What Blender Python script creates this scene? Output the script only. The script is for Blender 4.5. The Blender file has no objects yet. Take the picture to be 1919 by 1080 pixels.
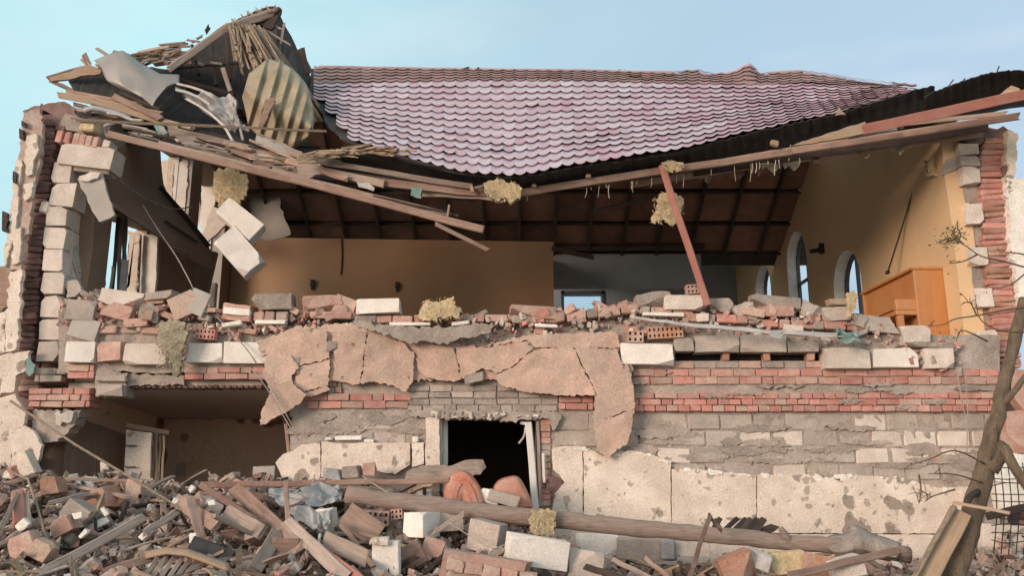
import bpy, bmesh, math, random
from mathutils import Vector, Matrix, Euler, noise
from mathutils.geometry import tessellate_polygon, delaunay_2d_cdt

random.seed(7)
R = random.random
U = random.uniform
sc = bpy.context.scene
COL = sc.collection

# ------------------------------------------------------------------ camera, sky, sun, exposure
PITCH = math.radians(12.8)
CAMZ = 1.6
FPX = 1600.0                      # focal length in pixels of the 1919 px wide photograph
cam_d = bpy.data.cameras.new('camera')
cam = bpy.data.objects.new('camera', cam_d)
COL.objects.link(cam)
cam_d.sensor_width = 36.0
cam_d.lens = 36.0 * FPX / 1919.0
cam_d.clip_end = 5000.0
cam.location = (0.0, 0.0, CAMZ)
cam.rotation_euler = (math.pi / 2 + PITCH, 0.0, 0.0)
sc.camera = cam

SUN_EL = math.radians(11.5)
SUN_AZ = math.radians(-136.0)       # compass angle from +Y towards +X of the direction to the sun (behind, to the left)
world = bpy.data.worlds.new('World')
sc.world = world
world.use_nodes = True
wn, wl = world.node_tree.nodes, world.node_tree.links
wn.clear()
sky = wn.new('ShaderNodeTexSky')
sky.sky_type = 'NISHITA'
sky.sun_disc = False
sky.sun_elevation = SUN_EL
sky.sun_rotation = SUN_AZ
sky.altitude = 50.0
sky.air_density = 1.0
sky.dust_density = 2.2
sky.ozone_density = 1.6
# a thin veil of high cloud over the whole sky
wtc = wn.new('ShaderNodeTexCoord')
wmap = wn.new('ShaderNodeMapping')
wmap.inputs['Scale'].default_value = (1.2, 1.2, 3.0)
wmap.inputs['Rotation'].default_value = (0.2, 0.3, 0.5)
wno = wn.new('ShaderNodeTexNoise')
wno.inputs['Scale'].default_value = 1.3
wno.inputs['Detail'].default_value = 5.0
wno.inputs['Roughness'].default_value = 0.45
wmr = wn.new('ShaderNodeMapRange')
wmr.inputs[1].default_value = 0.3
wmr.inputs[2].default_value = 0.7
wmr.inputs[3].default_value = 0.64
wmr.inputs[4].default_value = 0.90
# the veil is paler and more cyan on the side of the low sun, bluer away from it
wdot = wn.new('ShaderNodeVectorMath')
wdot.operation = 'DOT_PRODUCT'
wdot.inputs[1].default_value = (math.sin(SUN_AZ), math.cos(SUN_AZ), 0.0)
wl.new(wtc.outputs['Generated'], wdot.inputs[0])
wmr2 = wn.new('ShaderNodeMapRange')
wmr2.inputs[1].default_value = -1.0
wmr2.inputs[2].default_value = 1.0
wl.new(wdot.outputs['Value'], wmr2.inputs[0])
wveil = wn.new('ShaderNodeValToRGB')
wveil.color_ramp.interpolation = 'EASE'
wveil.color_ramp.elements[0].position = 0.0
wveil.color_ramp.elements[0].color = (0.375, 0.485, 0.61, 1)
wveil.color_ramp.elements[1].position = 0.36
wveil.color_ramp.elements[1].color = (0.47, 0.72, 0.76, 1)
_e = wveil.color_ramp.elements.new(0.80)
_e.color = (0.73, 0.71, 0.69, 1)
wl.new(wmr2.outputs[0], wveil.inputs[0])
wten = wn.new('ShaderNodeVectorMath')
wten.operation = 'SCALE'
wten.inputs['Scale'].default_value = 10.0
wl.new(wveil.outputs[0], wten.inputs[0])
wmix = wn.new('ShaderNodeMixRGB')
wl.new(wten.outputs[0], wmix.inputs[2])
# faint streaks of high cloud
wmap2 = wn.new('ShaderNodeMapping')
wmap2.inputs['Scale'].default_value = (1.0, 1.0, 4.5)
wmap2.inputs['Rotation'].default_value = (0.5, 0.5, 0.2)
wl.new(wtc.outputs['Generated'], wmap2.inputs[0])
wno2 = wn.new('ShaderNodeTexNoise')
wno2.inputs['Scale'].default_value = 2.4
wno2.inputs['Detail'].default_value = 6.0
wno2.inputs['Roughness'].default_value = 0.5
wl.new(wmap2.outputs[0], wno2.inputs['Vector'])
wmr3 = wn.new('ShaderNodeMapRange')
wmr3.inputs[1].default_value = 0.46
wmr3.inputs[2].default_value = 0.72
wmr3.inputs[3].default_value = 0.0
wmr3.inputs[4].default_value = 0.45
wl.new(wno2.outputs[0], wmr3.inputs[0])
wcl = wn.new('ShaderNodeMixRGB')
wcl.inputs[2].default_value = (5.9, 6.5, 6.9, 1)
wl.new(wmr3.outputs[0], wcl.inputs[0])
wl.new(wmix.outputs[0], wcl.inputs[1])
wbg = wn.new('ShaderNodeBackground')
wbg.inputs[1].default_value = 0.11
wout = wn.new('ShaderNodeOutputWorld')
wl.new(wtc.outputs['Generated'], wmap.inputs[0])
wl.new(wmap.outputs[0], wno.inputs['Vector'])
wl.new(wno.outputs[0], wmr.inputs[0])
wl.new(wmr.outputs[0], wmix.inputs[0])
wl.new(sky.outputs[0], wmix.inputs[1])
wl.new(wcl.outputs[0], wbg.inputs[0])
wl.new(wbg.outputs[0], wout.inputs[0])

sun_d = bpy.data.lights.new('sun', 'SUN')
sun_d.energy = 2.1
sun_d.angle = math.radians(22.0)
sun_d.color = (1.0, 0.79, 0.64)
sun = bpy.data.objects.new('sun', sun_d)
COL.objects.link(sun)
to_sun = Vector((math.sin(SUN_AZ) * math.cos(SUN_EL), math.cos(SUN_AZ) * math.cos(SUN_EL), math.sin(SUN_EL)))
sun.rotation_euler = to_sun.to_track_quat('Z', 'Y').to_euler()

sc.view_settings.view_transform = 'Standard'
sc.view_settings.look = 'None'
sc.view_settings.exposure = 0.35
sc.view_settings.gamma = 1.0
sc.view_settings.use_curve_mapping = False
sc.cycles.max_bounces = 6
sc.cycles.use_denoising = True

# ------------------------------------------------------------------ helpers
CP, SP = math.cos(PITCH), math.sin(PITCH)


def P(x, y, Y):
    """World point at depth Y that the photograph shows at pixel (x, y)."""
    u, v = (x - 959.5) / FPX, (540.0 - y) / FPX
    t = Y / (CP - v * SP)
    return Vector((u * t, Y, CAMZ + t * (SP + v * CP)))


def m_of(px, Y):
    return px * Y / FPX


WM = {}                           # world matrix of every object made here


def link(o, parent=None, mtx=None):
    COL.objects.link(o)
    mtx = mtx if mtx is not None else Matrix.Identity(4)
    WM[o.name] = mtx
    if parent is not None:
        o.parent = parent
        o.matrix_basis = WM[parent.name].inverted() @ mtx
    else:
        o.matrix_basis = mtx
    return o


def tag(o, label=None, cat=None, group=None, kind=None):
    if label:
        o['label'] = label
    if cat:
        o['category'] = cat
    if group:
        o['group'] = group
    if kind:
        o['kind'] = kind
    return o


def empty(name, parent=None, loc=None):
    o = bpy.data.objects.new(name, None)
    return link(o, parent, Matrix.Translation(loc if loc is not None else (0, 0, 0)))


def mesh_obj(name, me, mat, parent=None, mtx=None):
    o = bpy.data.objects.new(name, me)
    link(o, parent, mtx)
    if mat is not None:
        if len(me.materials) == 0:
            me.materials.append(mat)
        elif me.materials[0] is not mat:
            o.material_slots[0].link = 'OBJECT'
            o.material_slots[0].material = mat
    return o


def mk(name, verts, faces, mat, parent=None, smooth=False, mtx=None):
    me = bpy.data.meshes.new(name)
    me.from_pydata([tuple(v) for v in verts], [], faces)
    if smooth:
        me.polygons.foreach_set('use_smooth', [True] * len(me.polygons))
    me.update()
    return mesh_obj(name, me, mat, parent, mtx)


def bm_obj(name, bm, mat, parent=None, smooth=False, mtx=None):
    me = bpy.data.meshes.new(name)
    bmesh.ops.recalc_face_normals(bm, faces=bm.faces)
    bm.to_mesh(me)
    bm.free()
    if smooth:
        me.polygons.foreach_set('use_smooth', [True] * len(me.polygons))
    return mesh_obj(name, me, mat, parent, mtx)


# ------------------------------------------------------------------ materials
def _rand_socket(nt):
    """A number that differs between objects and between loose pieces of one mesh."""
    n = nt.nodes
    oi = n.new('ShaderNodeObjectInfo')
    ge = n.new('ShaderNodeNewGeometry')
    ad = n.new('ShaderNodeMath')
    ad.operation = 'ADD'
    fr = n.new('ShaderNodeMath')
    fr.operation = 'FRACT'
    nt.links.new(oi.outputs['Random'], ad.inputs[0])
    nt.links.new(ge.outputs['Random Per Island'], ad.inputs[1])
    nt.links.new(ad.outputs[0], fr.inputs[0])
    return fr.outputs[0]


def mat(name, base, second=None, var=0.25, scale=6.0, stretch=(1, 1, 1), rough=0.9, bump=0.25, fine=60.0,
        dust=None, dust_amt=0.35, spots=None, spot_scale=9.0, spot_size=0.16, metallic=0.0, coat=0.0, spec=0.4,
        detail=6.0, bump_dist=0.02, world_space=False, speck=1.0):
    m = bpy.data.materials.new(name)
    m.use_nodes = True
    nt = m.node_tree
    n, l = nt.nodes, nt.links
    bs = n['Principled BSDF']
    rnd = _rand_socket(nt)
    tc = n.new('ShaderNodeTexCoord')
    ofs = n.new('ShaderNodeVectorMath')
    ofs.operation = 'MULTIPLY_ADD'
    if world_space:
        ge = n.new('ShaderNodeNewGeometry')
        l.new(ge.outputs['Position'], ofs.inputs[0])
        ofs.inputs[1].default_value = (1, 1, 1)
        ofs.inputs[2].default_value = (0, 0, 0)
        src = ofs.outputs[0]
    else:
        sc_ = n.new('ShaderNodeVectorMath')
        sc_.operation = 'SCALE'
        sc_.inputs[0].default_value = (37.0, 51.0, 23.0)
        l.new(rnd, sc_.inputs['Scale'])
        ad = n.new('ShaderNodeVectorMath')
        ad.operation = 'ADD'
        l.new(tc.outputs['Object'], ad.inputs[0])
        l.new(sc_.outputs[0], ad.inputs[1])
        src = ad.outputs[0]
    mp = n.new('ShaderNodeMapping')
    mp.inputs['Scale'].default_value = stretch
    l.new(src, mp.inputs[0])
    n1 = n.new('ShaderNodeTexNoise')
    n1.inputs['Scale'].default_value = scale
    n1.inputs['Detail'].default_value = detail
    n1.inputs['Roughness'].default_value = 0.62
    l.new(mp.outputs[0], n1.inputs['Vector'])
    n2 = n.new('ShaderNodeTexNoise')
    n2.inputs['Scale'].default_value = fine
    n2.inputs['Detail'].default_value = 4.0
    n2.inputs['Roughness'].default_value = 0.7
    l.new(mp.outputs[0], n2.inputs['Vector'])
    if second is None:
        second = tuple(c * 0.62 for c in base)
    rmp = n.new('ShaderNodeValToRGB')
    rmp.color_ramp.elements[0].position = 0.34
    rmp.color_ramp.elements[0].color = (*second, 1)
    rmp.color_ramp.elements[1].position = 0.66
    rmp.color_ramp.elements[1].color = (*base, 1)
    l.new(n1.outputs[0], rmp.inputs[0])
    col = rmp.outputs[0]
    if dust is not None:
        n3 = n.new('ShaderNodeTexNoise')
        n3.inputs['Scale'].default_value = scale * 0.55
        n3.inputs['Detail'].default_value = 8.0
        n3.inputs['Roughness'].default_value = 0.7
        v3 = n.new('ShaderNodeVectorMath')
        v3.operation = 'ADD'
        v3.inputs[1].default_value = (11.3, 4.7, 8.1)
        l.new(src, v3.inputs[0])
        l.new(v3.outputs[0], n3.inputs['Vector'])
        r3 = n.new('ShaderNodeMapRange')
        r3.inputs[1].default_value = 0.42
        r3.inputs[2].default_value = 0.66
        r3.inputs[3].default_value = dust_amt * 0.25
        r3.inputs[4].default_value = min(1.0, dust_amt * 1.7)
        l.new(n3.outputs[0], r3.inputs[0])
        mx = n.new('ShaderNodeMixRGB')
        mx.inputs[2].default_value = (*dust, 1)
        l.new(r3.outputs[0], mx.inputs[0])
        l.new(col, mx.inputs[1])
        col = mx.outputs[0]
    # fine speckle
    r2 = n.new('ShaderNodeMapRange')
    r2.inputs[1].default_value = 0.25
    r2.inputs[2].default_value = 0.75
    r2.inputs[3].default_value = 1.0 - 0.30 * speck
    r2.inputs[4].default_value = 1.0 + 0.25 * speck
    l.new(n2.outputs[0], r2.inputs[0])
    rv = n.new('ShaderNodeMapRange')
    rv.inputs[3].default_value = 1.0 - var
    rv.inputs[4].default_value = 1.0 + var * 0.8
    l.new(rnd, rv.inputs[0])
    mu = n.new('ShaderNodeMath')
    mu.operation = 'MULTIPLY'
    l.new(r2.outputs[0], mu.inputs[0])
    l.new(rv.outputs[0], mu.inputs[1])
    vm = n.new('ShaderNodeVectorMath')
    vm.operation = 'SCALE'
    l.new(col, vm.inputs[0])
    l.new(mu.outputs[0], vm.inputs['Scale'])
    col = vm.outputs[0]
    hsum = n.new('ShaderNodeMath')
    hsum.operation = 'MULTIPLY_ADD'
    hsum.inputs[1].default_value = 0.45
    l.new(n2.outputs[0], hsum.inputs[0])
    l.new(n1.outputs[0], hsum.inputs[2])
    height = hsum.outputs[0]
    for spot_scale, spot_size, spot_amt in (([(spot_scale, spot_size, 0.8), (spot_scale * 2.3, spot_size * 0.9, 0.6)]) if spots is not None else []):
        vo = n.new('ShaderNodeTexVoronoi')
        vo.inputs['Scale'].default_value = spot_scale
        vo.inputs['Randomness'].default_value = 1.0
        wob = n.new('ShaderNodeMixRGB')
        wob.blend_type = 'ADD'
        wob.inputs[0].default_value = 0.22
        l.new(src, wob.inputs[1])
        l.new(n1.outputs[1], wob.inputs[2])
        l.new(wob.outputs[0], vo.inputs['Vector'])
        sz = n.new('ShaderNodeSeparateColor')
        l.new(vo.outputs['Color'], sz.inputs[0])
        th = n.new('ShaderNodeMath')
        th.operation = 'MULTIPLY'
        th.inputs[1].default_value = spot_size
        pw = n.new('ShaderNodeMath')
        pw.operation = 'POWER'
        pw.inputs[1].default_value = 3.5
        l.new(sz.outputs[0], pw.inputs[0])
        nm_ = n.new('ShaderNodeTexNoise')
        nm_.inputs['Scale'].default_value = 1.7
        nm_.inputs['Detail'].default_value = 2.0
        l.new(src, nm_.inputs['Vector'])
        rm_ = n.new('ShaderNodeMapRange')
        rm_.inputs[1].default_value = 0.38
        rm_.inputs[2].default_value = 0.62
        rm_.inputs[3].default_value = 0.15
        rm_.inputs[4].default_value = 1.25
        l.new(nm_.outputs[0], rm_.inputs[0])
        pm_ = n.new('ShaderNodeMath')
        pm_.operation = 'MULTIPLY'
        l.new(pw.outputs[0], pm_.inputs[0])
        l.new(rm_.outputs[0], pm_.inputs[1])
        l.new(pm_.outputs[0], th.inputs[0])
        df = n.new('ShaderNodeMath')
        df.operation = 'SUBTRACT'
        l.new(th.outputs[0], df.inputs[0])
        l.new(vo.outputs['Distance'], df.inputs[1])
        sm = n.new('ShaderNodeMapRange')
        sm.inputs[1].default_value = 0.0
        sm.inputs[2].default_value = 0.12
        sm.inputs[3].default_value = 0.0
        sm.inputs[4].default_value = spot_amt
        l.new(df.outputs[0], sm.inputs[0])
        ms = n.new('ShaderNodeMixRGB')
        ms.inputs[2].default_value = (*spots, 1)
        l.new(sm.outputs[0], ms.inputs[0])
        l.new(col, ms.inputs[1])
        col = ms.outputs[0]
        hs = n.new('ShaderNodeMath')
        hs.operation = 'MULTIPLY_ADD'
        hs.inputs[1].default_value = -1.4
        l.new(sm.outputs[0], hs.inputs[0])
        l.new(height, hs.inputs[2])
        height = hs.outputs[0]
    l.new(col, bs.inputs['Base Color'])
    bs.inputs['Roughness'].default_value = rough
    bs.inputs['Metallic'].default_value = metallic
    bs.inputs['Specular IOR Level'].default_value = spec
    bs.inputs['Coat Weight'].default_value = coat
    bs.inputs['Coat Roughness'].default_value = 0.2
    bp = n.new('ShaderNodeBump')
    bp.inputs['Strength'].default_value = bump
    bp.inputs['Distance'].default_value = bump_dist
    l.new(height, bp.inputs['Height'])
    l.new(bp.outputs[0], bs.inputs['Normal'])
    return m


DUST = (0.40, 0.33, 0.27)
M = {}
M['ground'] = mat('earth', (0.20, 0.155, 0.12), (0.11, 0.085, 0.065), scale=2.0, dust=DUST, bump=0.6, world_space=True)
M['rubble'] = mat('rubble_dust', (0.34, 0.255, 0.21), (0.14, 0.105, 0.09), var=0.45, scale=9.0, dust=(0.50, 0.375, 0.31), bump=0.6)
M['mortar'] = mat('mortar', (0.36, 0.30, 0.26), (0.235, 0.19, 0.165), var=0.12, scale=5.0, dust=(0.50, 0.43, 0.375), dust_amt=0.4, bump=0.7, fine=40)
M['block'] = mat('aerated_block', (0.75, 0.665, 0.595), (0.57, 0.49, 0.43), var=0.10, scale=5.0, dust=(0.54, 0.45, 0.385), dust_amt=0.25, bump=0.35, fine=80)
M['block_grey'] = mat('grey_block', (0.45, 0.385, 0.335), (0.33, 0.28, 0.245), var=0.16, scale=6.0, dust=(0.54, 0.46, 0.41), bump=0.45, fine=60)
M['block_white'] = mat('white_block', (0.88, 0.83, 0.775), (0.73, 0.665, 0.60), var=0.06, scale=4.0, dust=(0.56, 0.48, 0.42), dust_amt=0.18, bump=0.3, fine=90)
M['brick'] = mat('red_brick', (0.58, 0.235, 0.19), (0.44, 0.17, 0.14), var=0.18, scale=9.0, dust=(0.52, 0.37, 0.315), dust_amt=0.5, bump=0.5)
M['brick_pink'] = mat('dusty_brick', (0.50, 0.29, 0.235), (0.38, 0.20, 0.16), var=0.18, scale=8.0, dust=(0.54, 0.43, 0.36), dust_amt=0.45, bump=0.4)
M['brick_dark'] = mat('dark_brick', (0.20, 0.105, 0.09), (0.12, 0.065, 0.06), var=0.25, scale=8.0, dust=(0.33, 0.25, 0.22), dust_amt=0.25, bump=0.5)
M['brick_orange'] = mat('orange_brick', (0.46, 0.21, 0.13), (0.33, 0.14, 0.09), var=0.22, scale=9.0, dust=(0.48, 0.37, 0.30), dust_amt=0.45, bump=0.5)
M['peach'] = mat('peach_plaster', (0.66, 0.45, 0.355), (0.49, 0.325, 0.255), var=0.09, scale=4.5, dust=(0.47, 0.37, 0.31), dust_amt=0.5, spots=(0.20, 0.13, 0.10), spot_scale=5.0, spot_size=0.32, bump=0.7, fine=45)
M['cream'] = mat('cream_render', (0.84, 0.745, 0.64), (0.66, 0.56, 0.47), var=0.04, scale=3.4, dust=(0.52, 0.41, 0.35), dust_amt=0.30, spots=(0.24, 0.19, 0.155), spot_scale=6.0, spot_size=0.7, bump=0.5, fine=50)
M['foam'] = mat('white_foam', (0.86, 0.83, 0.78), (0.72, 0.67, 0.60), var=0.06, scale=8.0, bump=0.3)
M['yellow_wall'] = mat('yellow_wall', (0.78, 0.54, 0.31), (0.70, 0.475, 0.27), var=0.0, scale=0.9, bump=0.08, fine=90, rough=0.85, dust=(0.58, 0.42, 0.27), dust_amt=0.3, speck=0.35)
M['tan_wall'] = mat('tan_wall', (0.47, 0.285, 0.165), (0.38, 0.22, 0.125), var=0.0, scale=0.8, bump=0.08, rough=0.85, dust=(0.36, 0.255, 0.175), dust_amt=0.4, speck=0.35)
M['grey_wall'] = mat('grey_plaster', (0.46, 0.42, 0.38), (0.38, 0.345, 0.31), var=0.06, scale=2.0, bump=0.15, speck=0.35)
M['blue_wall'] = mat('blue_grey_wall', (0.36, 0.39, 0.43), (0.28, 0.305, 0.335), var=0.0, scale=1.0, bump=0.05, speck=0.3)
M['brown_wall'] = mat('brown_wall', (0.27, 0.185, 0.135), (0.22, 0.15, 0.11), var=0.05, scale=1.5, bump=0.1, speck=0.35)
M['wallpaper'] = mat('wallpaper', (0.78, 0.58, 0.45), (0.70, 0.51, 0.39), var=0.0, scale=1.5, bump=0.05, spots=(0.16, 0.08, 0.05), spot_scale=2.4, spot_size=0.8)
M['ceiling'] = mat('plaster_ceiling', (0.62, 0.56, 0.50), (0.54, 0.48, 0.43), var=0.03, scale=1.5, bump=0.1, speck=0.35)
WS = (1.2, 14, 14)
M['wood_grey'] = mat('weathered_wood', (0.42, 0.335, 0.28), (0.20, 0.15, 0.125), var=0.30, scale=3.0, stretch=WS, dust=(0.52, 0.41, 0.345), dust_amt=0.35, bump=0.5)
M['wood_brown'] = mat('brown_wood', (0.37, 0.23, 0.18), (0.19, 0.115, 0.09), var=0.25, scale=3.0, stretch=WS, dust=(0.48, 0.36, 0.30), dust_amt=0.35, bump=0.5)
M['wood_raw'] = mat('raw_wood', (0.47, 0.33, 0.215), (0.33, 0.22, 0.14), var=0.2, scale=3.0, stretch=WS, dust=(0.42, 0.34, 0.28), dust_amt=0.35, bump=0.4)
M['wood_straw'] = mat('lath_wood', (0.40, 0.315, 0.235), (0.23, 0.175, 0.13), var=0.32, scale=4.0, stretch=(3, 12, 12), bump=0.5)
M['wood_dark'] = mat('dark_wood', (0.085, 0.06, 0.048), (0.045, 0.033, 0.028), var=0.3, scale=3.0, stretch=WS, bump=0.4)
M['wood_red'] = mat('red_painted_wood', (0.40, 0.15, 0.115), (0.31, 0.11, 0.09), var=0.08, scale=2.5, stretch=(1, 8, 8), dust=(0.46, 0.29, 0.23), dust_amt=0.3, bump=0.2, rough=0.7, speck=0.35)
M['panel_brown'] = mat('brown_board', (0.30, 0.17, 0.125), (0.19, 0.11, 0.083), var=0.35, scale=2.5, bump=0.2, speck=0.4)
M['log'] = mat('grey_log', (0.47, 0.38, 0.32), (0.29, 0.215, 0.175), var=0.05, scale=5.0, stretch=(1.2, 9, 9), dust=(0.46, 0.32, 0.27), dust_amt=0.45, bump=0.9, bump_dist=0.03)
M['bark'] = mat('bark', (0.22, 0.16, 0.115), (0.10, 0.07, 0.052), var=0.05, scale=9.0, stretch=(1.6, 1.6, 0.3), dust=(0.25, 0.20, 0.13), dust_amt=0.35, bump=1.0, bump_dist=0.05)
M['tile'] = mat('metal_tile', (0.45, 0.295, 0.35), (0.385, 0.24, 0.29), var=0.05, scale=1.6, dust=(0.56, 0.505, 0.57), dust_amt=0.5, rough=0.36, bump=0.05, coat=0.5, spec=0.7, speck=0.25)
M['tile_sheen'] = mat('sheen_tone_metal_tile', (0.43, 0.235, 0.295), (0.36, 0.185, 0.235), var=0.05, scale=1.6, dust=(0.51, 0.38, 0.44), dust_amt=0.45, rough=0.36, bump=0.05, coat=0.5, spec=0.7, speck=0.25)  # pinker tone paints a sheen into the colour of tiles towards the right
M['tile_grazing_tone'] = mat('grazing_tone_metal_tile', (0.34, 0.155, 0.145), (0.22, 0.105, 0.09), var=0.2, scale=3.0, dust=(0.28, 0.18, 0.135), dust_amt=0.4, rough=0.5, bump=0.15, coat=0.2, spec=0.5)  # redder, darker tone paints in the weaker sky reflection at a grazing view
M['tile_back'] = mat('tile_underside', (0.42, 0.35, 0.245), (0.29, 0.235, 0.16), var=0.06, scale=4.0, dust=(0.22, 0.175, 0.11), dust_amt=0.3, rough=0.6, bump=0.15)
M['felt'] = mat('black_felt', (0.042, 0.040, 0.040), (0.022, 0.022, 0.024), var=0.15, scale=6.0, bump=0.5, rough=0.85, dust=(0.11, 0.095, 0.085), dust_amt=0.25)
M['tin'] = mat('zinc_sheet', (0.36, 0.345, 0.335), (0.28, 0.265, 0.26), var=0.08, scale=2.0, rough=0.5, metallic=0.35, bump=0.1, dust=(0.36, 0.31, 0.26), dust_amt=0.35, speck=0.35)
M['cloth_white'] = mat('pale_film', (0.58, 0.56, 0.54), (0.40, 0.385, 0.375), var=0.12, scale=7.0, bump=0.4, rough=0.65, dust=(0.40, 0.34, 0.29), dust_amt=0.35)
M['cloth_blue'] = mat('blue_film', (0.38, 0.41, 0.43), (0.24, 0.26, 0.285), var=0.12, scale=7.0, bump=0.4, rough=0.65, dust=(0.36, 0.31, 0.27), dust_amt=0.4)
M['cloth_teal'] = mat('teal_film', (0.20, 0.33, 0.30), (0.13, 0.22, 0.20), var=0.1, scale=5.0, bump=0.3, rough=0.6)
M['wool'] = mat('glass_wool', (0.74, 0.60, 0.38), (0.50, 0.385, 0.23), var=0.25, scale=16.0, bump=1.0, fine=120)
M['wool_grey'] = mat('dirty_wool', (0.52, 0.455, 0.33), (0.33, 0.28, 0.195), var=0.3, scale=12.0, bump=0.8, fine=90)
M['piano'] = mat('orange_veneer', (0.56, 0.23, 0.07), (0.46, 0.175, 0.05), var=0.03, scale=2.0, stretch=(6, 1, 1), rough=0.42, bump=0.08, coat=0.2, dust=(0.50, 0.27, 0.13), dust_amt=0.35, speck=0.35)
M['orange'] = mat('orange_vinyl', (0.56, 0.175, 0.10), (0.42, 0.12, 0.075), var=0.05, scale=6.0, rough=0.6, bump=0.3, dust=(0.50, 0.33, 0.26), dust_amt=0.6)
M['rust'] = mat('rusty_steel', (0.22, 0.115, 0.09), (0.13, 0.065, 0.055), var=0.15, scale=8.0, rough=0.75, bump=0.3, dust=(0.33, 0.24, 0.20), dust_amt=0.3)
M['black'] = mat('black_plastic', (0.028, 0.028, 0.030), var=0.1, scale=6.0, rough=0.5, bump=0.1, speck=0.35)
M['white_frame'] = mat('white_frame', (0.72, 0.70, 0.66), (0.60, 0.57, 0.53), var=0.05, scale=4.0, rough=0.5, bump=0.1, speck=0.35)
M['dark_frame'] = mat('dark_frame', (0.09, 0.10, 0.115), var=0.05, scale=4.0, rough=0.5, bump=0.05, speck=0.35)
M['wire'] = mat('wire', (0.42, 0.38, 0.33), var=0.15, scale=10.0, rough=0.6, bump=0.1)
M['wire_dark'] = mat('dark_wire', (0.06, 0.055, 0.05), var=0.15, scale=10.0, rough=0.6, bump=0.1)
M['twig'] = mat('twig', (0.17, 0.12, 0.085), var=0.2, scale=10.0, bump=0.3)
M['leaf'] = mat('dry_leaf', (0.17, 0.15, 0.06), (0.10, 0.085, 0.035), var=0.3, scale=10.0, bump=0.1)
M['brick_dusty'] = mat('dust_caked_brick', (0.48, 0.33, 0.275), (0.34, 0.225, 0.185), var=0.25, scale=10.0, dust=(0.50, 0.41, 0.355), dust_amt=0.6, bump=0.6)
BRICKS = [M['brick'], M['brick_pink'], M['brick'], M['brick_orange']]

gm = bpy.data.materials.new('window_glass')
gm.use_nodes = True
_n, _l = gm.node_tree.nodes, gm.node_tree.links
_n.remove(_n['Principled BSDF'])
_tr = _n.new('ShaderNodeBsdfTransparent')
_tr.inputs[0].default_value = (0.95, 0.97, 0.98, 1)
_gl = _n.new('ShaderNodeBsdfGlossy')
_gl.inputs['Roughness'].default_value = 0.04
_mx = _n.new('ShaderNodeMixShader')
_mx.inputs[0].default_value = 0.07
_l.new(_tr.outputs[0], _mx.inputs[1])
_l.new(_gl.outputs[0], _mx.inputs[2])
_l.new(_mx.outputs[0], _n['Material Output'].inputs[0])
M['glass'] = gm

# ------------------------------------------------------------------ shape builders


def chunk_mesh(name, sx, sy, sz, cham=0.006, jit=0.004, cuts=0, seed=0, rough=0.0, chips=0):
    """A chamfered block with slightly uneven corners; cuts break pieces off it."""
    rr = random.Random(seed)
    bm = bmesh.new()
    bmesh.ops.create_cube(bm, size=1.0)
    bmesh.ops.scale(bm, verts=bm.verts, vec=(sx, sy, sz))
    for v in bm.verts:
        v.co += Vector([rr.uniform(-jit, jit) for _ in range(3)])
    for _ in range(cuts):
        d = Vector([rr.gauss(0, 1) for _ in range(3)])
        d = Vector((d.x, d.y * 0.7, d.z * 0.7)).normalized()
        ext = abs(d.x) * sx / 2 + abs(d.y) * sy / 2 + abs(d.z) * sz / 2
        r = bmesh.ops.bisect_plane(bm, geom=bm.verts[:] + bm.edges[:] + bm.faces[:], plane_co=d * ext * rr.uniform(0.45, 0.8), plane_no=d, clear_outer=True)
        ed = [e for e in r['geom_cut'] if isinstance(e, bmesh.types.BMEdge)]
        if ed:
            bmesh.ops.edgeloop_fill(bm, edges=ed)
    for _ in range(chips):
        d = Vector((rr.choice((-1, 1)) * rr.uniform(0.3, 1) / max(sx, 0.05), -rr.uniform(0.2, 1) / max(sy, 0.05), rr.choice((-1, 1)) * rr.uniform(0.3, 1) / max(sz, 0.05))).normalized()
        ext = abs(d.x) * sx / 2 + abs(d.y) * sy / 2 + abs(d.z) * sz / 2
        r = bmesh.ops.bisect_plane(bm, geom=bm.verts[:] + bm.edges[:] + bm.faces[:], plane_co=d * ext * rr.uniform(0.80, 0.95), plane_no=d, clear_outer=True)
        ed = [e for e in r['geom_cut'] if isinstance(e, bmesh.types.BMEdge)]
        if ed:
            bmesh.ops.edgeloop_fill(bm, edges=ed)
    if cham > 0:
        bmesh.ops.bevel(bm, geom=bm.edges[:], offset=cham, segments=1, affect='EDGES', clamp_overlap=True)
    for v in bm.verts:
        v.co += Vector([rr.uniform(-jit, jit) * 0.5 for _ in range(3)])
    if rough > 0:
        longe = [e for e in bm.edges if e.calc_length() > 0.035]
        bmesh.ops.subdivide_edges(bm, edges=longe, cuts=2, use_grid_fill=True)
        bmesh.ops.triangulate(bm, faces=[f for f in bm.faces if len(f.verts) > 4])
        so = Vector((rr.uniform(0, 90), rr.uniform(0, 90), 0))
        for v in bm.verts:
            q = v.co + so
            v.co += noise.noise_vector(q * 9.0) * rough + noise.noise_vector(q * 24.0) * rough * 0.6
    bmesh.ops.recalc_face_normals(bm, faces=bm.faces)
    me = bpy.data.meshes.new(name)
    bm.to_mesh(me)
    bm.free()
    return me


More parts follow.
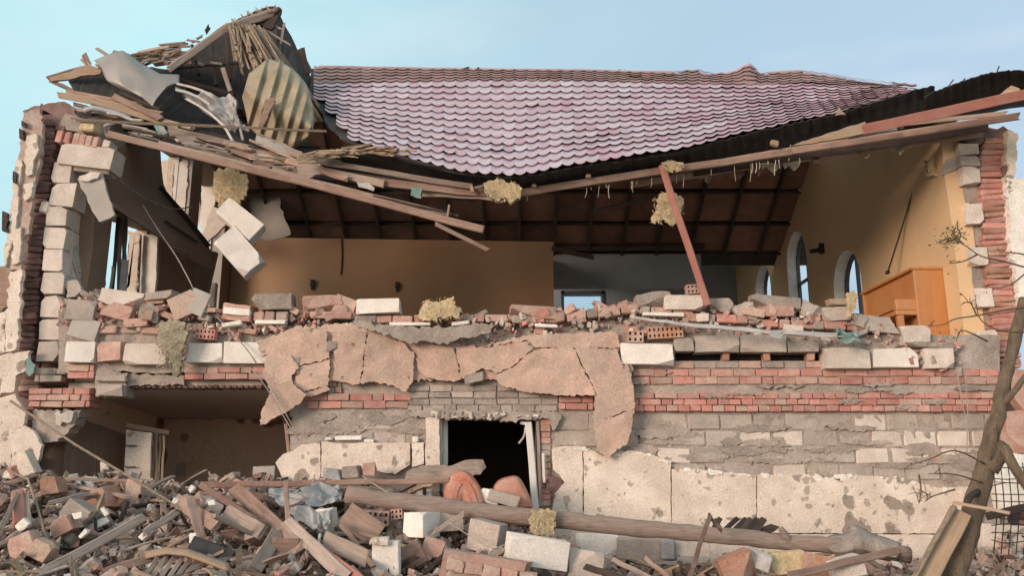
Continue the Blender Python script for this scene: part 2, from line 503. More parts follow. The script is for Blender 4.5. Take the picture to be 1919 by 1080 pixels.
def perforated_mesh(name, sx, sy, sz, cols, rows, seed=0):
    """A brick whose front face (-Y) shows rows of holes."""
    rr = random.Random(seed)
    vs, fs = [], []

    def q(a, b, c, d):
        i = len(vs)
        vs.extend([a, b, c, d])
        fs.append((i, i + 1, i + 2, i + 3))
    hx, hy, hz = sx / 2, sy / 2, sz / 2
    cw, ch = sx / cols, sz / rows
    mw, mh = cw * 0.27, ch * 0.25
    dp = sy * 0.6
    for i in range(cols):
        for j in range(rows):
            x0, z0 = -hx + i * cw, -hz + j * ch
            x1, z1 = x0 + cw, z0 + ch
            a0, a1, b0, b1 = x0 + mw, x1 - mw, z0 + mh, z1 - mh
            q((x0, -hy, z0), (x1, -hy, z0), (a1, -hy, b0), (a0, -hy, b0))
            q((x1, -hy, z0), (x1, -hy, z1), (a1, -hy, b1), (a1, -hy, b0))
            q((x1, -hy, z1), (x0, -hy, z1), (a0, -hy, b1), (a1, -hy, b1))
            q((x0, -hy, z1), (x0, -hy, z0), (a0, -hy, b0), (a0, -hy, b1))
            q((a0, -hy, b0), (a1, -hy, b0), (a1, -hy + dp, b0), (a0, -hy + dp, b0))
            q((a1, -hy, b0), (a1, -hy, b1), (a1, -hy + dp, b1), (a1, -hy + dp, b0))
            q((a1, -hy, b1), (a0, -hy, b1), (a0, -hy + dp, b1), (a1, -hy + dp, b1))
            q((a0, -hy, b1), (a0, -hy, b0), (a0, -hy + dp, b0), (a0, -hy + dp, b1))
            q((a0, -hy + dp, b0), (a1, -hy + dp, b0), (a1, -hy + dp, b1), (a0, -hy + dp, b1))
    q((-hx, hy, -hz), (-hx, hy, hz), (hx, hy, hz), (hx, hy, -hz))
    q((-hx, -hy, hz), (hx, -hy, hz), (hx, hy, hz), (-hx, hy, hz))
    q((-hx, -hy, -hz), (-hx, hy, -hz), (hx, hy, -hz), (hx, -hy, -hz))
    q((-hx, -hy, -hz), (-hx, -hy, hz), (-hx, hy, hz), (-hx, hy, -hz))
    q((hx, -hy, -hz), (hx, hy, -hz), (hx, hy, hz), (hx, -hy, hz))
    me = bpy.data.meshes.new(name)
    me.from_pydata(vs, [], fs)
    bm = bmesh.new()
    bm.from_mesh(me)
    bmesh.ops.remove_doubles(bm, verts=bm.verts, dist=1e-5)
    bmesh.ops.recalc_face_normals(bm, faces=bm.faces)
    bm.to_mesh(me)
    bm.free()
    return me


_seed = [100]


def nseed():
    _seed[0] += 1
    return _seed[0]


def blk(name, x0, y0, x1, y1, Y, d, m, parent=None, roll=0.0, yaw=0.0, tilt=0.0, cham=0.01, jit=0.006, cuts=0, hole=None, rough=0.0, chips=0):
    """A block whose front face covers the pixel box (x0,y0)-(x1,y1) at depth Y, d metres deep; angles in degrees."""
    cx, cy = (x0 + x1) / 2, (y0 + y1) / 2
    a, b = P(cx, cy, Y), None
    w = (P(x1, cy, Y) - P(x0, cy, Y)).length
    h = (P(cx, y0, Y) - P(cx, y1, Y)).length
    if hole:
        me = perforated_mesh(name, w, d, h, hole[0], hole[1], nseed())
    else:
        me = chunk_mesh(name, w, d, h, min(cham, h * 0.2, w * 0.2), jit, cuts, nseed(), rough, chips)
    mt = Matrix.Translation(a) @ Euler((math.radians(tilt), math.radians(roll), math.radians(yaw)), 'XYZ').to_matrix().to_4x4() @ Matrix.Translation((0, d / 2, 0))
    return mesh_obj(name, me, m, parent, mt)


def beam(name, a, b, w, t, m, parent=None, roll=0.0, segs=4, bend=0.0, splint=0.0, wob=0.003, taper=1.0, mtx_only=False):
    """A timber from a to b, w wide as seen from the camera, t thick, its ends ragged by splint."""
    rr = random.Random(nseed())
    ax = (b - a)
    L = ax.length
    X = ax.normalized()
    mid = (a + b) / 2
    cd = cam.location - mid
    Yv = (cd - X * cd.dot(X)).normalized() * -1
    Z = X.cross(Yv).normalized()
    if roll:
        q = Matrix.Rotation(math.radians(roll), 3, X)
        Yv, Z = q @ Yv, q @ Z
    mt = Matrix(((X.x, Yv.x, Z.x, a.x), (X.y, Yv.y, Z.y, a.y), (X.z, Yv.z, Z.z, a.z), (0, 0, 0, 1)))
    vs, fs = [], []
    c = min(w, t) * 0.14
    prof = [(-t / 2 + c, -w / 2), (t / 2 - c, -w / 2), (t / 2, -w / 2 + c), (t / 2, w / 2 - c), (t / 2 - c, w / 2), (-t / 2 + c, w / 2), (-t / 2, w / 2 - c), (-t / 2, -w / 2 + c)]
    npf = len(prof)
    ph = rr.uniform(0, 6)
    for i in range(segs + 1):
        f = i / segs
        s = 1.0 + (taper - 1.0) * f
        dy, dz = rr.uniform(-wob, wob), rr.uniform(-wob, wob)
        bz = bend * math.sin(math.pi * f)
        for k, (py, pz) in enumerate(prof):
            dx = 0.0
            if i == 0:
                dx = -rr.uniform(-splint, splint)
            elif i == segs:
                dx = rr.uniform(-splint, splint)
            vs.append((f * L + dx, py * s + dy, pz * s + dz + bz))
    for i in range(segs):
        for k in range(npf):
            k2 = (k + 1) % npf
            fs.append((i * npf + k, i * npf + k2, (i + 1) * npf + k2, (i + 1) * npf + k))
    fs.append(tuple(range(npf))[::-1])
    fs.append(tuple(range(segs * npf, segs * npf + npf)))
    return mk(name, vs, fs, m, parent, mtx=mt)


def B(name, x0, y0, Y0, x1, y1, Y1, wpx, t, m, parent=None, **k):
    return beam(name, P(x0, y0, Y0), P(x1, y1, Y1), m_of(wpx, (Y0 + Y1) / 2), t, m, parent, **k)


def jag(pts, amp, step):
    """Break the sides of a pixel outline into short uneven steps."""
    out = []
    n = len(pts)
    for i in range(n):
        a, b = pts[i], pts[(i + 1) % n]
        L = math.hypot(b[0] - a[0], b[1] - a[1])
        k = max(1, int(L / step))
        for j in range(k):
            f = j / k
            o = 0.0 if j == 0 else random.gauss(0, amp)
            o2 = 0.0 if j == 0 else random.gauss(0, amp)
            out.append(tuple(a[q] + (b[q] - a[q]) * f + ((o, o2)[q] if q < 2 else 0.0) for q in range(len(a))))
    return out


def poly(name, pts, Y, thick, m, parent=None, amp=1.2, step=9.0, relief=0.0, smooth=False, back=None):
    """A slab with the pixel outline pts (x, y[, depth]); thick metres deep, with an uneven edge and a gently uneven face."""
    pp = jag([(p[0], p[1], (p[2] if len(p) > 2 else Y)) for p in pts], amp, step)
    ring = [P(*p) for p in pp]
    n = len(ring)
    bm = bmesh.new()
    if relief > 0:
        xs, ys = [p[0] for p in pp], [p[1] for p in pp]
        sp = max(5.0, math.sqrt((max(xs) - min(xs)) * (max(ys) - min(ys)) / 420.0))
        v2 = [Vector((p[0], p[1])) for p in pp]
        i = min(xs) + sp * 0.5
        while i < max(xs):
            j = min(ys) + sp * 0.5
            while j < max(ys):
                v2.append(Vector((i + random.uniform(-1, 1) * sp * 0.25, j + random.uniform(-1, 1) * sp * 0.25)))
                j += sp
            i += sp
        res = delaunay_2d_cdt(v2, [(q, (q + 1) % n) for q in range(n)], [], 1, 1e-4)
        tri = tessellate_polygon([[Vector((p[0], p[1], 0)) for p in pp]])
        dflt = sum(p[2] for p in pp) / n

        def depth_at(x, y):
            sw, sd = 1e-9, 1e-9 * dflt
            for p in pp:
                w_ = 1.0 / ((p[0] - x) ** 2 + (p[1] - y) ** 2 + 4.0)
                sw += w_
                sd += w_ * p[2]
            return sd / sw
        flat = max(p[2] for p in pp) - min(p[2] for p in pp) < 1e-6
        bv = [bm.verts.new(P(q.x, q.y, dflt if flat else depth_at(q.x, q.y))) for q in res[0]]
        for f in res[2]:
            try:
                bm.faces.new([bv[q] for q in f])
            except ValueError:
                pass
        for v in [v for v in bm.verts if not v.link_faces]:
            bm.verts.remove(v)
        for v in bm.verts:
            q = v.co
            v.co.y += relief * (1.1 * noise.noise(q * 2.3) + 0.45 * noise.noise(q * 6.0)) + relief * 1.2 * max(0.0, noise.noise(q * 4.0 + Vector((7, 3, 1))) - 0.3)
    else:
        fv = [bm.verts.new(v) for v in ring]
        f = bm.faces.new(fv)
        bmesh.ops.triangulate(bm, faces=[f])
    nrm = Vector((0, 0, 0))
    for f in bm.faces:
        f.normal_update()
        nrm += f.normal * f.calc_area()
    nrm.normalize()
    if nrm.y > 0:
        nrm = -nrm
    r = bmesh.ops.extrude_face_region(bm, geom=bm.faces[:])
    vs = [g for g in r['geom'] if isinstance(g, bmesh.types.BMVert)]
    for v in vs:
        v.co -= nrm * thick
    ctr = sum(ring, Vector()) / n
    for v in bm.verts:
        v.co -= ctr
    return bm_obj(name, bm, m, parent, smooth, Matrix.Translation(ctr))


def sheet(name, grid, m, parent=None, thick=0.0, smooth=True):
    """A surface through a grid of world points (rows of equal length), with a thickness away from the camera."""
    nr, nc = len(grid), len(grid[0])
    ctr = sum((p for row in grid for p in row), Vector()) / (nr * nc)
    vs = [p - ctr for row in grid for p in row]
    fs = []
    for i in range(nr - 1):
        for j in range(nc - 1):
            fs.append((i * nc + j, i * nc + j + 1, (i + 1) * nc + j + 1, (i + 1) * nc + j))
    if thick > 0:
        n = len(vs)
        for i in range(nr):
            for j in range(nc):
                a = grid[min(i + 1, nr - 1)][j] - grid[max(i - 1, 0)][j]
                b = grid[i][min(j + 1, nc - 1)] - grid[i][max(j - 1, 0)]
                d = a.cross(b)
                if d.length < 1e-9:
                    d = Vector((0, 1, 0))
                d.normalize()
                if d.dot(grid[i][j] - cam.location) < 0:
                    d = -d
                vs.append(vs[i * nc + j] + d * thick)
        fs += [tuple(q + n for q in f[::-1]) for f in fs]
        edge = [(0, j, 0, j + 1) for j in range(nc - 1)] + [(nr - 1, j + 1, nr - 1, j) for j in range(nc - 1)] + [(i + 1, 0, i, 0) for i in range(nr - 1)] + [(i, nc - 1, i + 1, nc - 1) for i in range(nr - 1)]
        for (i, j, k, l) in edge:
            p, q = i * nc + j, k * nc + l
            fs.append((q, p, p + n, q + n))
    return mk(name, vs, fs, m, parent, smooth, Matrix.Translation(ctr))


def gridpx(rows, nu, nv, wob=0.0, ws=2.0, fold=None):
    """Interpolate a coarse grid of (x, y, depth) to nu by nv world points."""
    def lerp(a, b, f):
        return tuple(a[k] + (b[k] - a[k]) * f for k in range(3))

    def samp(line, f):
        s = f * (len(line) - 1)
        i = min(int(s), len(line) - 2)
        return lerp(line[i], line[i + 1], s - i)
    out = []
    for j in range(nv + 1):
        col = []
        for i in range(nu + 1):
            line = [samp(r, i / nu) for r in rows]
            x, y, Y = samp(line, j / nv)
            v = P(x, y, Y)
            if wob:
                v.y += wob * noise.noise(v * ws)
                v.z += wob * 0.5 * noise.noise(v * ws + Vector((5, 3, 1)))
            if fold:
                v += fold(i / nu, j / nv)
            col.append(v)
        out.append(col)
    return out


def tube(name, pts, r, m, parent=None, n=6, r1=None, sub=True):
    """A round cable, rod or branch through world points."""
    if sub and len(pts) > 2:
        q = []
        for i in range(len(pts) - 1):
            p0, p1, p2, p3 = pts[max(0, i - 1)], pts[i], pts[i + 1], pts[min(len(pts) - 1, i + 2)]
            for s in range(4):
                t = s / 4
                q.append(0.5 * ((2 * p1) + (p2 - p0) * t + (2 * p0 - 5 * p1 + 4 * p2 - p3) * t * t + (3 * p1 - p0 - 3 * p2 + p3) * t ** 3))
        q.append(pts[-1])
        pts = q
    if r1 is None:
        r1 = r
    vs, fs = [], []
    k = len(pts)
    up = Vector((0.13, 0.2, 1))
    for i, p in enumerate(pts):
        d = (pts[min(k - 1, i + 1)] - pts[max(0, i - 1)]).normalized()
        a = d.cross(up)
        if a.length < 1e-3:
            a = d.cross(Vector((1, 0, 0)))
        a.normalize()
        b = d.cross(a)
        rad = r + (r1 - r) * i / (k - 1)
        for j in range(n):
            an = 2 * math.pi * j / n
            vs.append(p + a * math.cos(an) * rad + b * math.sin(an) * rad)
    for i in range(k - 1):
        for j in range(n):
            j2 = (j + 1) % n
            fs.append((i * n + j, i * n + j2, (i + 1) * n + j2, (i + 1) * n + j))
    fs.append(tuple(range(n))[::-1])
    fs.append(tuple(range((k - 1) * n, k * n)))
    c = Vector(pts[0])
    return mk(name, [v - c for v in vs], fs, m, parent, smooth=True, mtx=Matrix.Translation(c))


def tpx(name, pp, r, m, parent=None, **k):
    return tube(name, [P(*p) for p in pp], r, m, parent, **k)


def wool(name, x0, y0, x1, y1, Y, m, parent=None, strands=160, depth=0.15, hang=0.0, core=True):
    """A torn wad of fibre: several ragged overlapping layers with frayed edges and loose strands."""
    rr = random.Random(nseed())
    c = P((x0 + x1) / 2, (y0 + y1) / 2, Y)
    hx = (P(x1, y0, Y) - P(x0, y0, Y)).length / 2
    hz = (P(x0, y0, Y) - P(x0, y1, Y)).length / 2
    bm = bmesh.new()
    for layer in range(3 if core else 0):
        so = Vector((rr.uniform(0, 50), rr.uniform(0, 50), 0))
        k = rr.randint(6, 9)
        sx, sz = hx * (1.0 - 0.14 * layer), hz * (1.0 - 0.14 * layer)
        ox, oz = rr.uniform(-0.12, 0.12) * hx, rr.uniform(-0.12, 0.12) * hz
        base = []
        for q in range(k):
            an = 2 * math.pi * (q + rr.uniform(-0.3, 0.3)) / k
            ca, sa = math.cos(an), math.sin(an)
            ra = rr.uniform(0.72, 1.12) / max(abs(ca), abs(sa)) ** 0.7
            base.append(Vector((ox + ca * ra * sx, oz + sa * ra * sz)))
        out2 = []
        for q in range(k):
            p0, p1 = base[q], base[(q + 1) % k]
            nn = max(2, int((p1 - p0).length / (0.10 * min(hx, hz) + 0.006)))
            for t in range(nn):
                d = (p1 - p0).orthogonal().normalized() * (rr.gauss(0, 0.05) * min(hx, hz) if t else 0.0)
                out2.append(p0.lerp(p1, t / nn) + d)
        n = len(out2)
        v2 = list(out2)
        st = min(hx, hz) * 0.16
        x = -hx * 1.2
        while x < hx * 1.2:
            z = -hz * 1.2
            while z < hz * 1.2:
                v2.append(Vector((x + rr.uniform(-0.3, 0.3) * st, z + rr.uniform(-0.3, 0.3) * st)))
                z += st
            x += st
        res = delaunay_2d_cdt(v2, [(q, (q + 1) % n) for q in range(n)], [], 1, 1e-5)
        oy = (layer / 2 - 0.5) * depth * 0.7
        bv = []
        for q in res[0]:
            w = Vector((q.x, 0, q.y))
            y = oy + depth * (0.32 * noise.noise(w * 6.0 + so) + 0.20 * noise.noise(w * 15.0 + so) + 0.10 * noise.noise(w * 40.0 + so))
            bv.append(bm.verts.new((q.x, y, q.y)))
        for f in res[2]:
            bm.faces.new([bv[t] for t in f])
    for v in [v for v in bm.verts if not v.link_faces]:
        bm.verts.remove(v)
    fib = Vector((rr.gauss(0, 0.6), 0, -0.4 - hang)).normalized()
    for q in range(int(strands * 1.6)):
        an, ra = rr.uniform(0, 6.28), rr.random() ** 0.5
        p = Vector((math.cos(an) * ra * hx * 0.95, -depth * rr.uniform(0.1, 0.55), math.sin(an) * ra * hz * 0.95))
        L = rr.uniform(0.10, 0.34) * min(hx, hz)
        d = (fib + Vector([rr.gauss(0, 0.45) for _ in range(3)])).normalized()
        e = p + d * L
        s = d.cross(Vector((rr.gauss(0, 0.3), 1, rr.gauss(0, 0.3)))).normalized() * rr.uniform(0.002, 0.0055)
        mid = p.lerp(e, 0.5) + Vector([rr.gauss(0, 0.12) for _ in range(3)]) * L
        v = [bm.verts.new(t) for t in (p - s, p + s, mid + s, e, mid - s)]
        bm.faces.new(v)
    me = bpy.data.meshes.new(name)
    bm.to_mesh(me)
    bm.free()
    return mesh_obj(name, me, m, parent, Matrix.Translation(c))

# ------------------------------------------------------------------ ground
YF = 9.70                                  # outer face of the ground-floor wall


def lut(tab, x):
    if x <= tab[0][0]:
        return tab[0][1]
    for (a, va), (b, vb) in zip(tab, tab[1:]):
        if x <= b:
            return va + (vb - va) * (x - a) / (b - a)
    return tab[-1][1]


HEAP_TOP = [(-7.5, 1.45), (-6.0, 1.68), (-5.0, 1.66), (-4.0, 1.60), (-3.0, 1.56), (-2.4, 1.56), (-1.6, 1.50), (-0.9, 1.42), (-0.2, 1.28), (0.4, 1.00), (0.9, 0.74), (1.6, 0.70), (3.0, 0.70), (4.2, 0.74), (5.0, 0.95), (5.6, 1.1), (7.5, 0.9)]


def heap(X, Y):
    zt = lut(HEAP_TOP, X)
    sl = 0.10 + 0.24 * max(0.0, min(1.0, (zt - 0.7) / 0.9))
    if Y > 9.5:
        z = zt - 0.30 * (Y - 9.5)
        z = max(z, 0.35)
    else:
        z = zt - sl * (9.5 - Y)
    if Y < 6.4:
        f = max(0.0, (Y - 2.6) / 3.8)
        z *= f * f * (3 - 2 * f)
    z += 0.07 * noise.noise(Vector((X * 1.3, Y * 1.3, 0.0))) + 0.05 * noise.noise(Vector((X * 3.1, Y * 3.1, 4.0)))
    return max(z, 0.0)


g = 900.0
gv, gf = [], []
NG = 40
for i in range(NG + 1):
    for j in range(NG + 1):
        a, b = (i / NG * 2 - 1), (j / NG * 2 - 1)
        gv.append((g * a * abs(a), g * b * abs(b) + 8, 0.0))
for i in range(NG):
    for j in range(NG):
        k = i * (NG + 1) + j
        gf.append((k, k + NG + 1, k + NG + 2, k + 1))
tag(mk('ground', gv, gf, M['ground']), kind='structure')

# ------------------------------------------------------------------ the house
house = tag(empty('ruined_house', loc=(0, 13.0, 0)), 'bombed two storey brick house with torn red tiled roof and missing front wall', 'house')
ZF = 3.0                                   # upper floor level
XL, XR = -5.16, 5.35                       # inner faces of the side walls
YB = 16.4                                  # back wall of the hall
RIDGE_Y, RIDGE_Z = 12.9, 8.2
EAVE_Z = 6.1


def box_obj(name, x0, x1, y0, y1, z0, z1, m, parent, cham=0.0):
    me = chunk_mesh(name, x1 - x0, y1 - y0, z1 - z0, cham, 0.0, 0, 0)
    return mesh_obj(name, me, m, parent, Matrix.Translation(((x0 + x1) / 2, (y0 + y1) / 2, (z0 + z1) / 2)))


def wall_with_holes(name, outline, holes, to3, inward, thick, m, parent):
    """A flat wall from a 2D outline with openings, given depth along the vector inward."""
    loops = [outline] + holes
    tri = tessellate_polygon([[Vector((p[0], p[1], 0)) for p in lp] for lp in loops])
    flat = [p for lp in loops for p in lp]
    n = len(flat)
    vs = [to3(*p) for p in flat] + [to3(*p) + inward * thick for p in flat]
    fs = [tuple(t) for t in tri] + [tuple(n + i for i in t[::-1]) for t in tri]
    o = 0
    for lp in loops:
        k = len(lp)
        for i in range(k):
            a, b = o + i, o + (i + 1) % k
            fs.append((a, b, b + n, a + n))
        o += k
    bm = bmesh.new()
    bv = [bm.verts.new(v) for v in vs]
    for f in fs:
        try:
            bm.faces.new([bv[i] for i in f])
        except ValueError:
            pass
    return bm_obj(name, bm, m, parent)


def arch(c, w, z0, ztop, n=10):
    """Outline of a round-headed opening in (depth, height)."""
    r = w / 2
    pts = [(c - r, z0), (c + r, z0)]
    zs = ztop - r
    for i in range(n + 1):
        a = math.pi * i / n
        pts.append((c + r * math.cos(a), zs + r * math.sin(a)))
    return pts


def roof_z(y):
    return RIDGE_Z - abs(y - RIDGE_Y) * (RIDGE_Z - EAVE_Z) / (YB - RIDGE_Y)


# upper floor slab and the slab over the left room
slab = box_obj('floor_slab', -5.5, 5.6, 10.05, 20.0, 2.74, ZF, M['ceiling'], house)

# right side wall with two round-headed windows, and its lower stretch behind the hall
W1 = arch(13.28, 1.12, 3.85, 5.23)
W2 = arch(15.55, 1.10, 3.85, 6.22)
out = [(9.98, ZF - 0.3), (YB + 0.2, ZF - 0.3), (YB + 0.2, EAVE_Z + 0.3), (RIDGE_Y, 7.75), (10.05, 6.15), (9.96, 5.75), (9.99, 5.35), (9.95, 4.6)]
rwall = wall_with_holes('side_wall', out, [W1, W2], lambda y, z: Vector((XR, y, z)), Vector((1, 0, 0)), 0.25, M['yellow_wall'], house)
W3 = arch(17.75, 1.1, 3.95, 6.12)
rw2 = wall_with_holes('side_wall', [(YB + 0.2, ZF - 0.3), (20.0, ZF - 0.3), (20.0, 6.6), (YB + 0.2, 6.6)], [W3], lambda y, z: Vector((XR, y, z)), Vector((1, 0, 0)), 0.25, M['yellow_wall'], house)
box_obj('lower_wall', XR + 0.01, XR + 0.55, 10.02, 20.0, 0.0, 2.69, M['brick_dark'], house)


def window_in(wall, lp, X, bars):
    cy = sum(p[0] for p in lp) / len(lp)
    y0, y1 = min(p[0] for p in lp), max(p[0] for p in lp)
    z0, z1 = min(p[1] for p in lp), max(p[1] for p in lp)
    pts = [Vector((X, p[0], p[1])) for p in lp]
    c2 = Vector((X, cy, (z0 + z1) / 2))
    vs, fs = [], []
    n = len(pts)
    for p in pts:
        d = (c2 - p)
        d.normalize()
        q = p + d * 0.04
        for dx in (-0.03, 0.03):
            vs.append(p + Vector((dx, 0, 0)))
            vs.append(q + Vector((dx, 0, 0)))
    for i in range(n):
        a, b = i * 4, ((i + 1) % n) * 4
        fs += [(a, b, b + 1, a + 1), (a + 2, a + 3, b + 3, b + 2), (a + 1, b + 1, b + 3, a + 3), (a, a + 2, b + 2, b)]
    mk('frame', vs, fs, M['dark_frame'], wall)
    lv, lf = [], []
    for p in lp:
        d = Vector((0, cy - p[0], (z0 + z1) / 2 - p[1])).normalized() * 0.004
        lv += [Vector((XR - 0.003, p[0], p[1])) + d, Vector((XR + 0.178, p[0], p[1])) + d]
    for i in range(n):
        a, b = i * 2, ((i + 1) % n) * 2
        lf.append((a, a + 1, b + 1, b))
    mk('reveal', lv, lf, M['block_white'], wall)
    mk('pane', [p + Vector((0.005, 0, 0)) for p in pts], [tuple(range(n))], M['glass'], wall)
    for kind, f in bars:
        if kind == 'v':
            yy = y0 + (y1 - y0) * f
            box_obj('glazing_bar', X - 0.025, X + 0.028, yy - 0.022, yy + 0.022, z0, z1 - 0.05, M['dark_frame'], wall)
        else:
            zz = z0 + (z1 - z0) * f
            box_obj('glazing_bar', X - 0.027, X + 0.026, y0 + 0.03, y1 - 0.03, zz - 0.022, zz + 0.022, M['dark_frame'], wall)


window_in(rwall, W1, XR + 0.21, [('v', 0.55)])
window_in(rwall, W2, XR + 0.21, [('v', 0.5), ('h', 0.62)])
window_in(rw2, W3, XR + 0.21, [('v', 0.5), ('h', 0.55)])

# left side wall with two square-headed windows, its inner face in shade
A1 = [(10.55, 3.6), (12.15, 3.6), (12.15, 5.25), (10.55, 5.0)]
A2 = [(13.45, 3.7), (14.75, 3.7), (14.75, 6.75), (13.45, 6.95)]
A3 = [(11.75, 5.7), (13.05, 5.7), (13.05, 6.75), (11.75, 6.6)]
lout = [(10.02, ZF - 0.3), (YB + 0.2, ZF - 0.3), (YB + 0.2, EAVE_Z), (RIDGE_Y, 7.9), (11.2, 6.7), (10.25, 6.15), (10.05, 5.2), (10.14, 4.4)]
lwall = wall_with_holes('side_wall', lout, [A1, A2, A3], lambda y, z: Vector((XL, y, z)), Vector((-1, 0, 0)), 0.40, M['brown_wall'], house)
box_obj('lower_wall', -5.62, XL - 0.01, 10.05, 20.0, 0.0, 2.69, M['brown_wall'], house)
for lp, so in ((A1, 0.0), (A2, 0.0), (A3, 0.0)):
    # far reveal: grey plaster inside, cream foam towards the outside
    y = lp[1][0]
    z0, z1 = lp[0][1], lp[2][1]
    box_obj('reveal', XL - 0.22, XL - 0.004, y - 0.03, y - 0.002, z0, z1 - 0.02, M['grey_wall'], lwall)
    box_obj('reveal', XL - 0.40, XL - 0.27, y - 0.045, y - 0.002, z0, z1 - 0.02, M['cream'], lwall)
    box_obj('frame', XL - 0.27, XL - 0.22, y - 0.06, y - 0.003, z0, z1 - 0.02, M['white_frame'], lwall)
    box_obj('frame', XL - 0.27, XL - 0.22, lp[0][0] + 0.002, lp[0][0] + 0.06, z0, lp[3][1] - 0.02, M['white_frame'], lwall)
    box_obj('sill', XL - 0.39, XL + 0.03, lp[0][0] + 0.01, y - 0.01, z0 - 0.02, z0 + 0.03, M['white_frame'], lwall)

# back wall of the hall: tan partition on the left, header and a deeper room on the right
XP = 0.76
bw = wall_with_holes('back_wall', [(-5.15, ZF), (XP, ZF), (XP, 5.93), (-5.15, 6.02)], [], lambda x, z: Vector((x, 15.2, z)), Vector((0, 1, 0)), 0.14, M['tan_wall'], house)
box_obj('partition_end', XP - 0.01, XP + 0.002, 15.34, YB, ZF, 5.9, M['tan_wall'], bw)
hd = box_obj('header_wall', XP + 0.003, 3.75, YB, YB + 0.18, 5.33, 6.02, M['blue_wall'], house)
bz0, bz1 = P(1092, 578, 19.8).z - 0.5, P(1092, 551, 19.8).z
bx0, bx1 = P(1057, 560, 19.8).x, P(1128, 560, 19.8).x
rear = wall_with_holes('back_wall', [(-5.4, ZF), (XR + 0.2, ZF), (XR + 0.2, 6.7), (-5.4, 6.7)], [[(bx0, bz0), (bx1, bz0), (bx1, bz1), (bx0, bz1)]], lambda x, z: Vector((x, 19.8, z)), Vector((0, 1, 0)), 0.3, M['blue_wall'], house)
for (a, b, c, d) in ((bx0 - 0.07, bx0, bz0, bz1 + 0.07), (bx1, bx1 + 0.07, bz0, bz1 + 0.07), (bx0 - 0.068, bx1 + 0.068, bz1, bz1 + 0.068)):
    box_obj('window_frame', a, b, 19.77, 19.797, c, d, M['dark_frame'], rear)
box_obj('pane', bx0, bx1, 19.95, 19.955, bz0, bz1, M['glass'], rear)
box_obj('room_ceiling', XP, XR + 0.2, YB + 0.18, 19.8, 6.6, 6.7, M['blue_wall'], house)
# patches of torn wall covering on the tan wall, and two sconces
poly('plaster_patch', [(470, 360), (520, 362), (545, 440), (520, 448), (470, 450)], 15.19, 0.012, M['grey_wall'], bw, amp=2)
for (x, y) in ((585, 533), (744, 537)):
    s = blk('wall_socket', x - 4, y - 9, x + 4, y + 3, 15.14, 0.05, M['black'], bw)
    blk('bracket', x - 2.5, y + 3, x + 3, y + 10, 15.16, 0.03, M['black'], s)
tpx('cable_stain', [(640, 447, 15.18), (641, 480, 15.18), (639, 515, 15.18)], 0.012, M['wire_dark'], bw)

# ------------------------------------------------------------------ back slope of the roof, seen from below
roof = empty('roof', house, loc=(0, RIDGE_Y, RIDGE_Z))


def bs(x, f, d=0.0):
    """Point on the back slope: f = 0 at the ridge, 1 at the back wall; d below the boards."""
    y = RIDGE_Y + (YB + 0.06 - RIDGE_Y) * f
    return Vector((x, y, roof_z(y) + 0.02 - d - 0.16 * (1 - f)))


NR = 17
rx = [-5.3 + i * (10.9 / (NR - 1)) for i in range(NR)]
FB = [0.0, 0.2, 0.4, 0.6, 0.8, 1.0]
for i in range(NR - 1):
    for j in range(5):
        if rx[i + 1] > 4.4 and j == 0:
            continue
        a, b, c, d = bs(rx[i] + 0.02, FB[j] + 0.008), bs(rx[i + 1] - 0.02, FB[j] + 0.008), bs(rx[i + 1] - 0.02, FB[j + 1] - 0.008), bs(rx[i] + 0.02, FB[j + 1] - 0.008)
        up = Vector((0, 0, 0.02))
        jz = Vector((0, 0, U(-0.012, 0.012)))
        vs = [p + jz for p in (a, b, c, d)] + [p + up + jz for p in (a, b, c, d)]
        mk('ceiling_board', vs, [(0, 1, 2, 3), (7, 6, 5, 4), (0, 4, 5, 1), (1, 5, 6, 2), (2, 6, 7, 3), (3, 7, 4, 0)], M['panel_brown'], roof)
for x in rx:
    beam('rafter', bs(x, 0.02 if x < 4.3 else 0.3, 0.06), bs(x, 1.02, 0.06), 0.06, 0.13, M['wood_dark'], roof, wob=0.004)
for f in FB[1:]:
    beam('batten', bs(-5.3, f, 0.045), bs(5.6, f, 0.045), 0.045, 0.05, M['wood_dark'], roof, segs=8, wob=0.006)
# the covering on top of the back slope, and the wall plate
mk('roof_underlay', [bs(-4.9, 0.0, -0.05), bs(4.3, 0.0, -0.05), bs(6.2, 1.12, -0.06), bs(-6.0, 1.12, -0.06)], [(0, 1, 2, 3)], M['felt'], roof)
beam('wall_plate', Vector((-5.2, 16.3, 6.12)), Vector((3.8, 16.3, 6.12)), 0.12, 0.14, M['wood_dark'], roof, segs=6)
beam('ceiling_joist', P(1035, 466, 15.0), P(1110, 482, 15.0), 0.09, 0.08, M['wood_dark'], roof, splint=0.05)

# ------------------------------------------------------------------ tiled front slope
RT = [(575, 124.5), (700, 127), (900, 130), (1140, 133), (1250, 137), (1285, 132), (1310, 131), (1335, 138), (1372, 136), (1405, 118), (1424, 137), (1470, 136), (1510, 133), (1560, 140), (1600, 147), (1660, 154), (1745, 165)]
EV = [(540, 200), (575, 215), (612, 243), (650, 262), (735, 288), (780, 303), (850, 320), (905, 327), (960, 333), (1000, 326), (1060, 313), (1130, 303), (1210, 290), (1250, 286), (1330, 268), (1400, 250), (1450, 240), (1500, 226), (1560, 215), (1620, 200), (1680, 182), (1745, 166)]
RY = [(575, 13.0), (1510, 12.7), (1600, 11.6), (1745, 9.75)]
BY = [(575, 11.7), (1400, 11.5), (1510, 11.4), (1600, 10.6), (1745, 9.6)]
BKY = [(575, 158), (900, 151), (1100, 152), (1300, 158), (1420, 160), (1510, 157), (1600, 163), (1680, 163), (1745, 165.7)]
